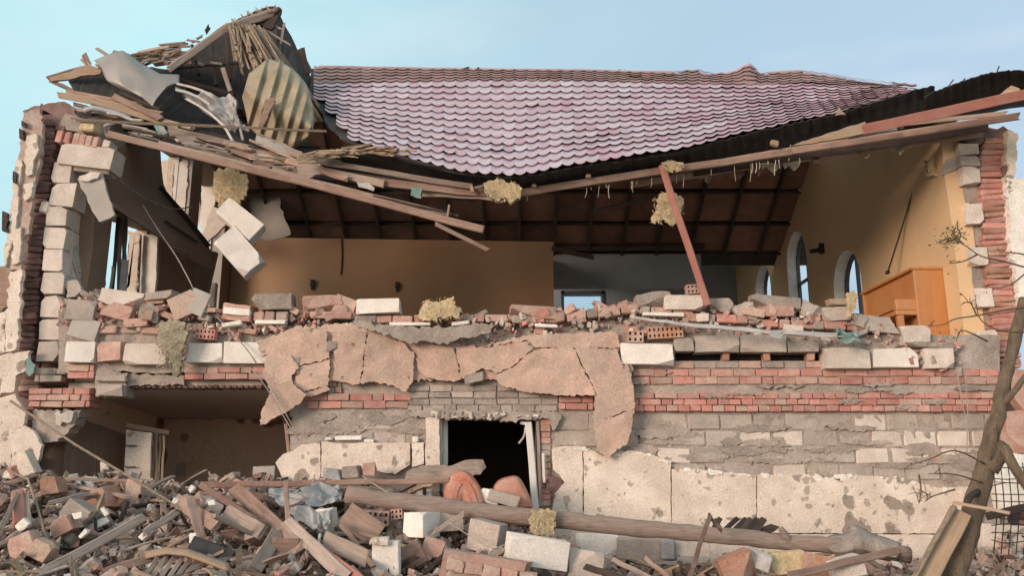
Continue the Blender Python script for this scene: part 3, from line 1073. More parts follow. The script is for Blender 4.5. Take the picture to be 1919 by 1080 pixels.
EY = [(575, 10.2), (700, 9.5), (960, 9.15), (1250, 9.2), (1500, 9.35), (1745, 9.5)]
NROW1, NROW2 = 13, 5


def roof_pt(u, r):
    """Roof surface: u the column position (pixels at the eave), r the row counted from the eave."""
    # columns fan slightly: the ridge end of a column sits nearer the middle because it is farther away
    xe = u
    xb = 959.5 + (u - 959.5) * (0.955 if u > 959.5 else 0.985)
    xr = xb
    e = P(xe, lut(EV, xe), lut(EY, xe))
    b = P(xb, lut(BKY, xb), lut(BY, xb))
    t = P(xr, lut(RT, xr), lut(RY, xr))
    if r <= NROW1:
        f = r / NROW1
        p = e.lerp(b, f)
        sag = math.sin(math.pi * f) * 0.05
        return p + Vector((0, sag, -sag * 0.7)) + Vector((0, 0, 0.02 * noise.noise(Vector((u * 0.012, r * 0.35, 0)))))
    return b.lerp(t, (r - NROW1) / NROW2)


def roof_n(u, r):
    a = roof_pt(u + 4, r) - roof_pt(u - 4, r)
    b = roof_pt(u, r + 0.3) - roof_pt(u, r - 0.3)
    return a.cross(b).normalized()


TW = 22.5
cols = []
u = 560.0
while u < 1738:
    cols.append(u)
    u += TW * (1.0 if u < 1500 else 1.0)
LEFT_EDGE = {0: 642, 1: 640, 2: 620, 3: 612, 4: 612, 5: 606, 6: 598, 7: 590, 8: 582, 9: 575, 10: 572, 11: 574, 12: 580}


def tile_geo(u0, u1, r):
    """One pressed tile: a shallow wave with a stepped lower lip."""
    vs, fs = [], []
    N = 8
    lip = 0.020 if r < NROW1 else 0.017
    lip = lip + 0.006 * noise.noise(Vector((u0 * 0.02, r * 0.8, 5)))
    jl = 0.0
    if R() < 0.025:
        jl = U(0.004, 0.012)
    rs = 0.05 * noise.noise(Vector((u0 * 0.011, r * 1.7, 2)))
    for k in range(N + 1):
        f = k / N
        uu = u0 + (u1 - u0) * f
        sn = math.sin(math.pi * f)
        wv = 0.012 * (0.5 - 0.5 * math.cos(2 * math.pi * f)) ** 0.7
        sc_ = rs - 0.20 * sn ** 0.6                           # the lower edge is scalloped
        n0 = roof_n(uu, max(0.31, min(NROW1 + NROW2 - 0.31, r + 0.02)))
        p0 = roof_pt(uu, r + 0.10 + sc_)
        p1 = roof_pt(uu, min(r + 1.05, NROW1 + NROW2))
        vs.append(p0 + n0 * (lip + 0.016 - wv + jl - 0.003))
        vs.append(p0 + n0 * (lip + 0.016 - wv + jl))
        vs.append(p0.lerp(p1, 0.5) + n0 * (lip * 0.5 + 0.016 - wv))
        vs.append(p1 + n0 * (0.000 + 0.016 - wv))
    for k in range(N):
        a, b = k * 4, (k + 1) * 4
        for q in range(3):
            fs.append((a + q, b + q, b + q + 1, a + q + 1))
    return vs, fs


tiles = []
for r in range(NROW1 + NROW2):
    for u in cols:
        if r in LEFT_EDGE and u < LEFT_EDGE[r] - 6:
            continue
        if r >= NROW1 and u < 578:
            continue
        if r == 0 and u > 1700:
            continue
        tiles.append((r, u))


def tile_size(t):
    r, u = t
    a, b = roof_pt(u, r), roof_pt(u, min(r + 1, NROW1 + NROW2))
    ea = (a.z - CAMZ) / a.y
    eb = (b.z - CAMZ) / b.y
    return (eb - ea) / a.y


tiles.sort(key=tile_size, reverse=True)
rest_v, rest_f, rest_m = [], [], []


def tsheen(u):
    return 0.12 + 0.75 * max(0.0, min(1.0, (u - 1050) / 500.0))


for i, (r, u) in enumerate(tiles):
    vs, fs = tile_geo(u, u + TW, r)
    if i < 300:
        c = vs[len(vs) // 2]
        mk('roof_tile', [v - c for v in vs], fs, M['tile_grazing_tone'] if r >= NROW1 else M['tile_sheen'] if 0.5 + 0.9 * noise.noise(Vector((u * 0.012, r * 0.5, 8))) + 0.1 * R() < tsheen(u) else M['tile'], roof, smooth=True, mtx=Matrix.Translation(c))
    else:
        o = len(rest_v)
        rest_v += vs
        rest_f += [tuple(o + q for q in f) for f in fs]
        rest_m += [1 if r >= NROW1 else 2 if 0.5 + 0.9 * noise.noise(Vector((u * 0.012, r * 0.5, 8))) + 0.1 * R() < tsheen(u) else 0] * len(fs)
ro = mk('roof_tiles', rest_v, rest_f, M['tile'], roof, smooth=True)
ro.data.materials.append(M['tile_grazing_tone'])
ro.data.materials.append(M['tile_sheen'])
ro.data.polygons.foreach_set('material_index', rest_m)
tag(ro, kind='stuff')

# dark underlay below the tiles
ug = []
for r in [0.25, 1, 2, 3, 5, 7, 9, 11, 13, 14.5, 16, 18]:
    lo = LEFT_EDGE.get(int(r), 580) - 4
    ug.append([roof_pt(max(lo, 560 + q * 19.6), r) - roof_n(max(lo, 560 + q * 19.6), max(0.4, min(17.6, r))) * 0.03 for q in range(61)])
sheet('roof_underlay', ug, M['felt'], roof, thick=0.03)
# ridge caps with the lifted piece
for x in range(600, 1500, 60):
    a, b = P(x, lut(RT, x) + 1, lut(RY, x)), P(x + 62, lut(RT, x + 62) + 1, lut(RY, x + 62))
    if 1270 < x + 30 < 1430:
        continue
    beam('ridge_cap', a, b, 0.07, 0.16, M['tile'], roof, segs=2)
poly('lifted_tile_sheet', [(1330, 139, 12.75), (1372, 133, 12.7), (1404, 116, 12.6), (1424, 138, 12.7), (1420, 150, 12.4), (1360, 150, 12.4)], 12.6, 0.02, M['tile'], roof, amp=0.6)
poly('lifted_tile_sheet', [(1268, 138, 12.8), (1290, 131, 12.75), (1306, 130, 12.75), (1320, 140, 12.8), (1300, 146, 12.6)], 12.7, 0.02, M['tile'], roof, amp=0.6)
for (x, h) in ((865, 6), (890, 5), (1150, 5), (1160, 4)):
    B('splinter', x, lut(RT, x) + 1, 12.8, x + U(6, 14), lut(RT, x) - h * 0.6, 12.8, 3, 0.02, M['wood_dark'], roof, splint=0.02)

# dark torn strip of eave hanging under the tile edge, from the low point to the right corner
EA = [(975, 333), (1100, 312), (1250, 290), (1400, 252), (1500, 229), (1560, 217), (1620, 200), (1680, 181), (1722, 167), (1752, 161)]
EB = [(975, 356), (1100, 342), (1240, 319), (1400, 288), (1500, 266), (1600, 240), (1700, 216), (1760, 200)]
ga, gb, gc = [], [], []
NE = 110
for i in range(NE + 1):
    x = 975 + (1752 - 975) * i / NE
    cor = 0.016 * math.sin(i * 1.9)
    a = P(x, lut(EA, x) + U(-2.2, 1.5), 9.17 + 0.20 * i / NE + cor)
    b = P(x, lut(EB, x) + 1, 9.62 + cor * 0.4)
    m2 = a.lerp(b, 0.5) + Vector((0, cor, 0.02))
    ga.append(a)
    gc.append(m2)
    gb.append(b)
sheet('torn_eave', [ga, gc, gb], M['felt'], roof, thick=0.008, smooth=False)
# the corner flap that has been thrown up
fa = [(1733, 184), (1740, 176), (1765, 167), (1790, 158), (1818, 148), (1838, 141), (1862, 136), (1890, 133), (1925, 133), (1975, 128), (2010, 135)]
fb = [(1733, 202), (1790, 196), (1850, 186), (1900, 172), (1960, 160), (2010, 150)]
ga, gb, gc = [], [], []
for i in range(61):
    x = 1733 + (2010 - 1733) * i / 60
    cor = 0.015 * math.sin(i * 1.7)
    a = P(x, lut(fa, x) + U(-1.2, 1.2), 9.0 - 0.25 * i / 60 + cor)
    b = P(x, lut(fb, x) + 6, 9.5)
    ga.append(a)
    gc.append(a.lerp(b, 0.5) + Vector((0, cor, 0)))
    gb.append(b)
sheet('torn_eave', [ga, gc, gb], M['felt'], roof, thick=0.01, smooth=False)
sheet('torn_eave', gridpx([[(1600, 252, 9.6), (1760, 214, 9.5), (1890, 180, 9.4), (1990, 170, 9.3)], [(1600, 268, 10.3), (1760, 236, 10.3), (1880, 205, 10.3), (1990, 196, 10.3)]], 20, 4, 0.03), M['felt'], roof, thick=0.01)
for (x0, y0, x1, y1) in ((1772, 168, 1786, 150), (1868, 136, 1872, 124), (1805, 152, 1808, 146), (1660, 184, 1666, 176), (1500, 226, 1510, 217)):
    B('splinter', x0, y0, 9.0, x1, y1, 9.0, 2.4, 0.015, M['wood_dark'], roof, splint=0.01)
poly('splinter', [(1566, 216), (1572, 200), (1579, 209), (1585, 214)], 9.2, 0.02, M['wood_raw'], roof, amp=0.5)

# long timbers of the right eave
B('eave_beam', 972, 362, 9.5, 1480, 284, 9.5, 15, 0.12, M['wood_brown'], roof, segs=8, wob=0.008)
B('eave_beam', 1440, 290, 9.52, 1903, 218, 9.2, 15, 0.10, M['wood_brown'], roof, segs=8, wob=0.006, splint=0.08)
B('eave_board', 1300, 320, 9.75, 1850, 238, 9.7, 20, 0.05, M['wood_dark'], roof, segs=6, wob=0.01)
B('eave_board', 1180, 345, 9.8, 1840, 250, 9.85, 14, 0.06, M['wood_brown'], roof, segs=6, wob=0.01)
B('eave_board', 1660, 236, 9.35, 1885, 212, 9.25, 9, 0.05, M['wood_grey'], roof, segs=4, splint=0.05)
B('fascia_board', 1617, 243, 9.0, 1930, 175, 8.75, 21, 0.03, M['wood_red'], roof, segs=6, wob=0.003)
poly('fascia_board', [(1478, 274, 9.05), (1530, 257, 9.04), (1560, 247, 9.03), (1622, 228, 9.0), (1622, 250, 9.0), (1570, 260, 9.02), (1520, 269, 9.04)], 9.0, 0.03, M['wood_raw'], roof, amp=0.6)
poly('fascia_board', [(1870, 180, 8.95), (1895, 160, 8.92), (1912, 166, 8.9), (1900, 182, 8.9)], 8.9, 0.03, M['wood_raw'], roof, amp=0.6)
tpx('torn_film', [(1590, 256, 9.2), (1605, 254, 9.15), (1630, 250, 9.15), (1660, 245, 9.15), (1680, 243, 9.2)], 0.035, M['cloth_blue'], roof, n=7, r1=0.02)
for (x, y, rx_) in ((1453, 267, 8), (1583, 252, 5), (1690, 236, 5), (1103, 328, 5), (1001, 347, 4)):
    blk('nailed_knot', x - rx_, y - rx_ * 0.7, x + rx_, y + rx_ * 0.7, 9.35, 0.06, M['wood_raw'], roof, roll=15, cham=0.02)
# ragged lining hanging along the timber
for i in range(26):
    x = U(985, 1500)
    y = lut([(985, 362), (1480, 290)], x) + 6
    L = abs(random.gauss(0, 14)) + 5
    tpx('hanging_thread', [(x, y, 9.5), (x + U(-2, 2), y + L * 0.5, 9.5), (x + U(-3, 3), y + L, 9.5)], U(0.003, 0.007), M['cloth_white'] if R() < 0.5 else M['wool_grey'], roof, n=4)
for i in range(16):
    x = U(1280, 1740)
    y = lut([(1280, 328), (1740, 258)], x) + 2
    w, h = U(7, 20), U(8, 24)
    poly('lining_rag', [(x - w, y), (x, y - 3), (x + w, y - 2), (x + w * 0.8, y + h * 0.6), (x + w * 0.3, y + h), (x - w * 0.2, y + h * 0.5), (x - w * 0.7, y + h * 0.8)], 9.75 + i * 0.01, 0.012, M['wool_grey'] if R() < 0.45 else M['panel_brown'], roof, amp=1.6, step=4, relief=0.03)

# ------------------------------------------------------------------ wrecked left end of the roof
wr = empty('torn_roof', house, loc=(-3.6, 11.0, 7.0))
# dark undersides behind everything
poly('roof_underlay', [(318, 132, 11.3), (440, 50, 11.6), (520, 18, 11.9), (585, 150, 12.2), (560, 200, 11.6), (455, 205, 11.5), (335, 200, 11.4)], 11.5, 0.03, M['felt'], wr, amp=1)
poly('roof_underlay', [(128, 150, 10.9), (200, 118, 11.2), (330, 130, 11.4), (360, 190, 11.2), (480, 240, 11.0), (600, 275, 10.8), (430, 268, 10.6), (200, 215, 10.6), (140, 170, 10.7)], 11.0, 0.03, M['felt'], wr, amp=1)
poly('roof_underlay', [(105, 205, 11.0), (220, 215, 10.8), (600, 285, 10.4), (900, 360, 10.0), (890, 375, 10.0), (560, 330, 10.2), (210, 262, 10.5), (110, 235, 10.7)], 10.6, 0.03, M['felt'], wr, amp=1)
# gable: rake board, peak and ridge boards
B('rake_board', 318, 128, 10.55, 432, 48, 10.75, 13, 0.06, M['wood_grey'], wr, segs=6, wob=0.006, splint=0.04)
B('rake_board', 322, 122, 10.7, 428, 46, 10.9, 10, 0.05, M['wood_brown'], wr, segs=6)
B('rake_board', 425, 52, 10.75, 522, 20, 11.0, 16, 0.08, M['wood_grey'], wr, segs=5, wob=0.01)
poly('peak_board', [(433, 42), (462, 28), (495, 14), (514, 11), (527, 15), (524, 28), (517, 40), (509, 54), (492, 47), (470, 44), (450, 50), (440, 52)], 10.95, 0.05, M['wood_dark'], wr, amp=1.2, step=5)
for i in range(26):
    x = U(430, 520)
    y = lut([(430, 45), (470, 25), (520, 14)], x)
    B('splinter', x, y + 4, 10.9, x + U(-14, 22), y - U(-3, 8), 10.9, U(2, 4), 0.02, M['wood_grey'] if R() < 0.6 else M['wood_straw'], wr, splint=0.03, segs=2)
for (a, b, c, d, w) in ((514, 47, 526, 54, 4), (532, 46, 527, 80, 5), (505, 60, 540, 82, 4), (387, 58, 392, 50, 8), (357, 76, 364, 80, 4), (354, 75, 372, 78, 4), (560, 96, 580, 136, 15), (568, 94, 575, 130, 9), (370, 72, 378, 68, 5)):
    B('splinter', a, b, 11.0, c, d, 11.0, w, 0.03, M['wood_dark'] if w > 6 else M['wood_grey'], wr, splint=0.05, segs=2)
# laths hanging off the gable to the right
for i in range(135):
    f = R()
    x0 = 432 + 62 * f + U(-6, 6)
    y0 = 44 + 8 * f + U(-4, 8)
    ang = f ** 0.8
    x1 = x0 + 6 + 92 * ang + U(-10, 12)
    y1 = y0 + 48 + 96 * ang + U(-14, 22)
    if R() < 0.35:
        s = U(0.3, 0.6)
        x0, y0 = x0 + (x1 - x0) * s, y0 + (y1 - y0) * s
        x1, y1 = x1 + 12 * ang, y1 + 18 * ang
    B('lath', x0, y0, U(10.5, 11.0), x1, y1, U(10.45, 11.1), U(2.6, 5.6), 0.02, M['wood_straw'] if R() < 0.75 else M['wood_grey'], wr, segs=2, splint=0.03, roll=U(-25, 25))
for i in range(16):
    x0, y0 = U(425, 470), U(46, 60)
    B('lath', x0, y0, 10.6, x0 + U(-2, 26), y0 + U(30, 62), 10.5, U(3, 5), 0.02, M['wood_straw'], wr, segs=2, splint=0.03)
# splintered boards to the left of the gable
for i in range(44):
    x0 = U(205, 335)
    yc = lut([(205, 112), (250, 103), (335, 92)], x0)
    y0 = yc + U(-6, 30) * (0.4 + 0.6 * (x0 - 205) / 130)
    L = U(30, 85)
    B('lath', x0 - L * 0.4, y0 + L * 0.07 + U(-5, 5), U(10.6, 11.2), x0 + L * 0.5, y0 - L * 0.09 + U(-7, 5), U(10.6, 11.2), U(3, 7), 0.025, M['wood_straw'] if R() < 0.6 else (M['wood_grey'] if R() < 0.6 else M['wood_brown']), wr, segs=3, splint=0.05, roll=U(-30, 30), bend=U(-0.05, 0.05))
for a in ((300, 84, 345, 79, 4), (310, 88, 350, 82, 4), (182, 91, 207, 107, 7), (212, 98, 245, 106, 10), (158, 103, 166, 120, 11), (155, 112, 175, 130, 8), (92, 147, 155, 128, 11), (96, 152, 140, 172, 8), (150, 128, 188, 136, 10), (118, 160, 150, 176, 6)):
    B('broken_board', a[0], a[1], 10.8, a[2], a[3], 10.8, a[4], 0.04, M['wood_grey'] if a[4] < 9 else M['wood_brown'], wr, segs=3, splint=0.03)
poly('broken_board', [(150, 124), (168, 122), (190, 131), (188, 138), (165, 140), (140, 146), (110, 150), (96, 152), (92, 144), (130, 135)], 10.75, 0.04, M['wood_raw'], wr, amp=1)
# inside the gable: rafters and a pale strut
for a in ((330, 128, 450, 118, 5), (360, 85, 372, 140, 6), (395, 70, 405, 160, 6), (425, 60, 430, 150, 7), (340, 150, 440, 178, 7)):
    B('rafter', a[0], a[1], 11.2, a[2], a[3], 11.2, a[4], 0.08, M['wood_dark'], wr)
B('strut', 418, 128, 10.8, 432, 172, 10.7, 9, 0.04, M['wood_grey'], wr)
for a in ((372, 118, 382, 122), (394, 117, 416, 120), (336, 116, 348, 119)):
    B('strut', a[0], a[1], 11.1, a[2], a[3], 11.1, 5, 0.03, M['cloth_white'], wr)
# zinc sheet folded over the boards
def _zf(u, v):
    return Vector((0, -0.10 * math.sin(math.pi * u) - 0.07 * math.sin(5.0 * u + 3 * v), 0.03 * math.sin(6 * v + 2 * u)))
sheet('zinc_sheet', gridpx([[(176, 113, 10.7), (215, 109, 10.6), (240, 108, 10.6), (270, 128, 10.6), (300, 142, 10.5), (332, 138, 10.5)],
                           [(192, 132, 10.5), (225, 132, 10.45), (255, 138, 10.4), (280, 150, 10.35), (310, 150, 10.35), (335, 150, 10.4)],
                           [(204, 152, 10.4), (232, 160, 10.3), (255, 166, 10.3), (280, 178, 10.25), (305, 172, 10.3), (330, 158, 10.4)],
                           [(236, 170, 10.35), (250, 176, 10.3), (268, 186, 10.25), (290, 206, 10.2), (298, 196, 10.25), (318, 170, 10.35)]], 30, 20, fold=_zf), M['tin'], wr, thick=0.006)
# pale crumpled film to the right of the zinc
def _cf(u, v):
    q = Vector((u * 3.1, v * 2.2, 4.0))
    return Vector((0.02 * noise.noise(q * 2), 0.13 * (1 - 2 * abs(noise.noise(q))) + 0.06 * (1 - 2 * abs(noise.noise(q * 2.7))), 0.07 * noise.noise(q * 1.6)))
sheet('torn_film', gridpx([[(322, 150, 10.6), (350, 165, 10.5), (385, 175, 10.5), (425, 168, 10.6), (440, 185, 10.5)],
                          [(335, 175, 10.5), (370, 190, 10.4), (405, 205, 10.4), (430, 205, 10.4), (440, 215, 10.4)],
                          [(380, 205, 10.4), (405, 225, 10.3), (425, 235, 10.3), (440, 238, 10.3), (462, 240, 10.3)]], 46, 26, fold=_cf), M['cloth_white'], wr, thick=0.004)
for a in ((330, 168, 395, 196), (335, 158, 400, 182), (350, 185, 420, 236), (395, 215, 435, 262), (430, 200, 455, 262)):
    B('torn_strip', a[0], a[1], 10.35, a[2], a[3], 10.25, 5, 0.02, M['cloth_white'] if R() < 0.3 else M['tin'], wr, segs=3, bend=0.03, splint=0.03)
for (a, b, c, d) in ((392, 128, 470, 148), (430, 160, 400, 140)):
    pass
# the curled tile panel, its pale underside towards us
def _pc(i, j, nu, nv):
    u, v = i / nu, j / nv
    # long axis runs from the top (458,118) to the lower right (600,250)
    ctr_x = 460 + 126 * v + 6 * math.sin(math.pi * v)
    ctr_y = 160 + 82 * v
    hw = (54 + 18 * math.sin(math.pi * min(1, v * 1.15))) * (1 - 0.72 * max(0, (v - 0.72) / 0.28) ** 2) * (0.42 + 0.58 * min(1, v / 0.16))
    s = (u - 0.5) * 2
    x = ctr_x + s * hw * 0.28 * -1
    y = ctr_y + s * hw * 1.0
    rowf = v * 6.2
    fr = rowf - math.floor(rowf)
    step = 0.07 * fr ** 1.3
    wave = 0.03 * math.cos(2 * math.pi * u * 2.4 + 2.2 * v)
    Yd = 10.25 + 0.28 * s * s - 0.14 + wave - step
    return P(x, y, Yd)
nu, nv = 40, 84
sheet('curled_tile_panel', [[_pc(i, j, nu, nv) for i in range(nu + 1)] for j in range(nv + 1)], M['tile_back'], wr, thick=0.008)
poly('broken_board', [(497, 186), (512, 182), (516, 188), (492, 238), (484, 236)], 9.95, 0.03, M['wood_brown'], wr, amp=0.6)
# boards fanning out from the left corner towards the curl
for a in ((112, 178, 10.5, 300, 214, 10.3, 13, 'wood_raw'), (125, 172, 10.6, 260, 196, 10.4, 10, 'wood_brown'), (175, 190, 10.4, 330, 236, 10.2, 12, 'wood_raw'), (212, 180, 10.4, 300, 222, 10.2, 13, 'wood_brown'), (140, 196, 10.6, 250, 222, 10.4, 8, 'wood_grey'),
          (230, 176, 10.45, 300, 206, 10.3, 6, 'wood_dark'), (120, 200, 10.5, 230, 224, 10.3, 7, 'wood_grey'), (250, 212, 10.3, 360, 240, 10.2, 9, 'wood_raw'), (160, 212, 10.4, 260, 232, 10.25, 6, 'wood_dark')):
    B('broken_board', *a[:6], a[6], 0.04, M[a[7]], wr, segs=4, splint=0.06, roll=U(-20, 10))
tpx('torn_film', [(160, 208, 10.3), (176, 203, 10.25), (200, 208, 10.25), (222, 213, 10.25), (245, 221, 10.25)], 0.045, M['cloth_blue'], wr, n=7, r1=0.02)
tpx('torn_film', [(201, 212, 10.2), (225, 216, 10.2), (245, 224, 10.2), (268, 226, 10.2)], 0.02, M['cloth_white'], wr, n=6)
poly('torn_film', [(288, 235), (298, 232), (318, 247), (312, 256), (296, 250)], 10.0, 0.01, M['cloth_teal'], wr, amp=1)
poly('torn_film', [(296, 236), (306, 236), (314, 250), (306, 252)], 9.98, 0.01, M['cloth_blue'], wr, amp=1)
tpx('torn_cable', [(215, 231, 9.9), (197, 236, 9.9), (197, 250, 9.9), (206, 258, 9.9)], 0.02, M['cloth_white'], wr, n=6)
# the slumped bundle: boards and roofing strips running down to the middle
for a in ((320, 250, 10.0, 470, 285, 9.9, 26, 'wood_grey'), (370, 268, 9.95, 520, 300, 9.85, 24, 'wood_brown'), (455, 286, 9.9, 560, 312, 9.8, 22, 'wood_grey'), (510, 300, 9.85, 600, 322, 9.75, 20, 'wood_grey'), (480, 255, 9.9, 565, 292, 9.75, 15, 'wood_grey'), (470, 262, 9.85, 560, 303, 9.7, 5, 'wood_raw'),
          (560, 296, 9.7, 640, 306, 9.6, 10, 'wood_straw'), (540, 302, 9.75, 650, 334, 9.6, 12, 'wood_brown'), (300, 256, 10.1, 420, 276, 9.9, 12, 'wood_dark'), (250, 246, 10.1, 330, 262, 10.0, 10, 'wood_dark'), (330, 262, 9.95, 420, 282, 9.9, 7, 'tin'), (420, 268, 9.85, 470, 280, 9.8, 8, 'wood_raw')):
    B('slumped_board', *a[:6], a[6], 0.04, M[a[7]], wr, segs=5, splint=0.05, wob=0.01, roll=U(-15, 15))
poly('slumped_panel', [(322, 250), (360, 254), (400, 262), (445, 272), (452, 290), (440, 300), (402, 290), (345, 272)], 9.88, 0.02, M['wood_grey'], wr, amp=1.2, step=6, relief=0.03)
poly('slumped_panel', [(455, 276), (500, 284), (520, 290), (512, 312), (500, 318), (470, 304), (446, 300)], 9.84, 0.02, M['wood_brown'], wr, amp=1.2, step=6, relief=0.03)
poly('slumped_panel', [(516, 296), (560, 300), (575, 312), (560, 330), (530, 324), (510, 318)], 9.8, 0.02, M['wood_grey'], wr, amp=1.4, step=6, relief=0.03)
poly('slumped_panel', [(480, 252), (520, 268), (560, 284), (556, 298), (510, 280), (478, 264)], 9.78, 0.02, M['tin'], wr, amp=1.0, step=6, relief=0.02)
poly('broken_board', [(555, 310), (580, 300), (600, 308), (618, 318), (600, 326), (575, 334), (560, 330)], 9.65, 0.05, M['wood_grey'], wr, amp=1.5, step=5)
B('long_board', 590, 302, 9.65, 885, 350, 9.45, 11, 0.05, M['wood_grey'], wr, segs=8, wob=0.006)
B('long_board', 600, 318, 9.7, 720, 345, 9.6, 15, 0.05, M['wood_grey'], wr, segs=5, wob=0.006)
B('long_board', 640, 332, 9.7, 910, 362, 9.5, 16, 0.05, M['wood_brown'], wr, segs=6, wob=0.01)
B('long_board', 770, 358, 9.7, 930, 368, 9.5, 18, 0.05, M['wood_grey'], wr, segs=5, wob=0.012, splint=0.05)
poly('torn_film', [(668, 340), (690, 342), (702, 352), (700, 358), (672, 350)], 9.52, 0.01, M['cloth_white'], wr, amp=1)
poly('torn_film', [(770, 350), (792, 352), (790, 372), (772, 366)], 9.5, 0.01, M['cloth_teal'], wr, amp=1.5)
B('splinter', 883, 348, 9.42, 886, 360, 9.42, 7, 0.03, M['wood_raw'], wr)
B('splinter', 890, 352, 9.4, 935, 342, 9.35, 5, 0.03, M['wood_grey'], wr)
# the straw-like edge where the eave tore, by the tiles
for i in range(46):
    x0 = U(560, 735)
    y0 = lut([(560, 298), (620, 285), (735, 284)], x0) + U(-8, 7)
    L = U(15, 60)
    B('lath', x0, y0, 9.5, x0 + L, y0 + U(-9, 7), 9.4, U(2, 4.5), 0.02, M['wood_straw'] if R() < 0.7 else M['wood_raw'], wr, segs=2, splint=0.03, roll=U(-30, 30))
sheet('roof_underlay', gridpx([[(570, 300, 9.75), (640, 296, 9.6), (735, 290, 9.45), (800, 308, 9.35), (880, 325, 9.3), (970, 334, 9.25)],
                              [(575, 316, 10.0), (660, 322, 10.0), (760, 334, 9.9), (860, 345, 9.8), (920, 350, 9.75), (975, 352, 9.7)]], 40, 4, 0.03), M['felt'], wr, thick=0.02)
# the long pale cover strip and the big broken purlin
B('cover_strip', 143, 226, 9.75, 400, 236, 9.7, 6, 0.03, M['wood_straw'], wr, segs=6, wob=0.004)
B('cover_strip', 395, 236, 9.7, 612, 246, 9.65, 5, 0.03, M['wood_straw'], wr, segs=6, wob=0.004)
B('broken_purlin', 205, 252, 9.62, 620, 355, 9.55, 14, 0.10, M['wood_brown'], wr, segs=8, wob=0.004)
B('broken_purlin', 610, 352, 9.55, 906, 431, 9.5, 15, 0.11, M['wood_brown'], wr, segs=6, wob=0.004)
B('broken_purlin', 300, 268, 9.68, 840, 402, 9.6, 8, 0.08, M['wood_grey'], wr, segs=8, wob=0.006)
B('broken_purlin', 700, 368, 9.6, 860, 405, 9.58, 6, 0.05, M['wood_dark'], wr, segs=4)
B('lath', 816, 420, 9.5, 917, 470, 9.45, 8, 0.03, M['wood_brown'], wr, segs=3, splint=0.03)
B('splinter', 842, 384, 9.5, 838, 410, 9.5, 4, 0.02, M['wood_raw'], wr)
B('splinter', 1110, 396, 10.2, 1215, 373, 10.4, 7, 0.04, M['wood_dark'], wr)
for i in range(30):
    x0 = U(215, 560)
    y0 = lut([(215, 232), (560, 310)], x0) + U(-10, 14)
    L = U(15, 55)
    B('splinter', x0, y0, U(9.6, 9.9), x0 + L, y0 + L * U(0.05, 0.4), U(9.6, 9.9), U(2, 6), 0.02, random.choice([M['wood_straw'], M['wood_grey'], M['wood_raw'], M['tin'], M['wood_dark']]), wr, segs=2, splint=0.03, roll=U(-30, 30))

# ------------------------------------------------------------------ broken ends of the side walls
# left: bricks outside, aerated blocks inside
for i in range(41):
    y = 214 + i * 11.3
    c = 88 - (y - 240) * 0.105
    w = U(26, 34)
    blk('brick', c - w / 2 + U(-2, 2), y, c + w / 2 + U(-2, 2), y + 11.0, 9.86 + U(-0.02, 0.03), 0.5, M['brick_dark'], lwall, roll=U(-4, 2), cham=0.014, jit=0.012)
for i in range(20):
    y = 690 + i * 11
    if y > 740 and y < 765:
        continue
    blk('brick', 40 - (y - 690) * 0.1 + U(-4, 4), y, 76 - (y - 690) * 0.1 + U(-4, 4), y + 10, 9.9 + U(-0.03, 0.04), 0.4, M['brick_dark'] if R() < 0.6 else M['brick_pink'], lwall, roll=U(-4, 4))
LB = [(97, 303, 133, 341, 'block', 2), (96, 344, 141, 385, 'block', 4), (87, 387, 125, 423, 'block', 0), (82, 426, 122, 464, 'block', 0), (80, 468, 117, 507, 'block', 0), (79, 511, 119, 550, 'block', 1),
      (76, 555, 113, 594, 'block', 0), (74, 599, 117, 636, 'block', -1), (70, 640, 108, 677, 'block_grey', 0)]
for a in LB:
    blk('block', *a[:4], 9.78 + U(-0.03, 0.03), 0.42, M[a[4]], lwall, roll=a[5], cham=0.004, jit=0.010, rough=0.002, chips=2)
blk('block', 109, 272, 211, 312, 9.74, 0.30, M['block'], lwall, roll=7, cham=0.004, jit=0.008, rough=0.002, chips=3)
blk('block', 135, 311, 205, 322, 9.8, 0.25, M['mortar'], lwall, roll=5, cuts=1)
blk('block', 72, 376, 92, 398, 9.76, 0.3, M['block'], lwall, roll=8, cham=0.02)
for i, x in enumerate((104, 120, 136, 148, 160, 172)):
    blk('brick', x, 244 + i * 2.3, x + 12, 266 + i * 2.3, 9.74, 0.25, M['brick_pink'] if i > 1 else M['brick'], lwall, roll=7)
blk('brick', 191, 262, 206, 275, 9.74, 0.2, M['block'], lwall, roll=12)
blk('brick', 148, 226, 178, 244, 9.76, 0.2, M['wool'], lwall, roll=4, cham=0.02)
for i in range(9):
    blk('brick', 106 + U(-4, 50), 222 + U(-4, 14), 124 + U(0, 60), 238 + U(-2, 10), 9.82, 0.2, M['mortar'] if R() < 0.5 else M['brick_dark'], lwall, roll=U(-20, 20), cuts=1)
box_obj('outer_leaf', -6.02, -5.58, 10.02, 10.5, 0.0, 5.95, M['brick_dark'], lwall)
# top cap of the wall
poly('wall_top', [(42, 208), (60, 200), (90, 193), (120, 190), (140, 205), (150, 225), (128, 240), (104, 244), (98, 215), (78, 208), (60, 215)], 9.85, 0.5, M['brick_dark'], lwall, amp=2, step=6)
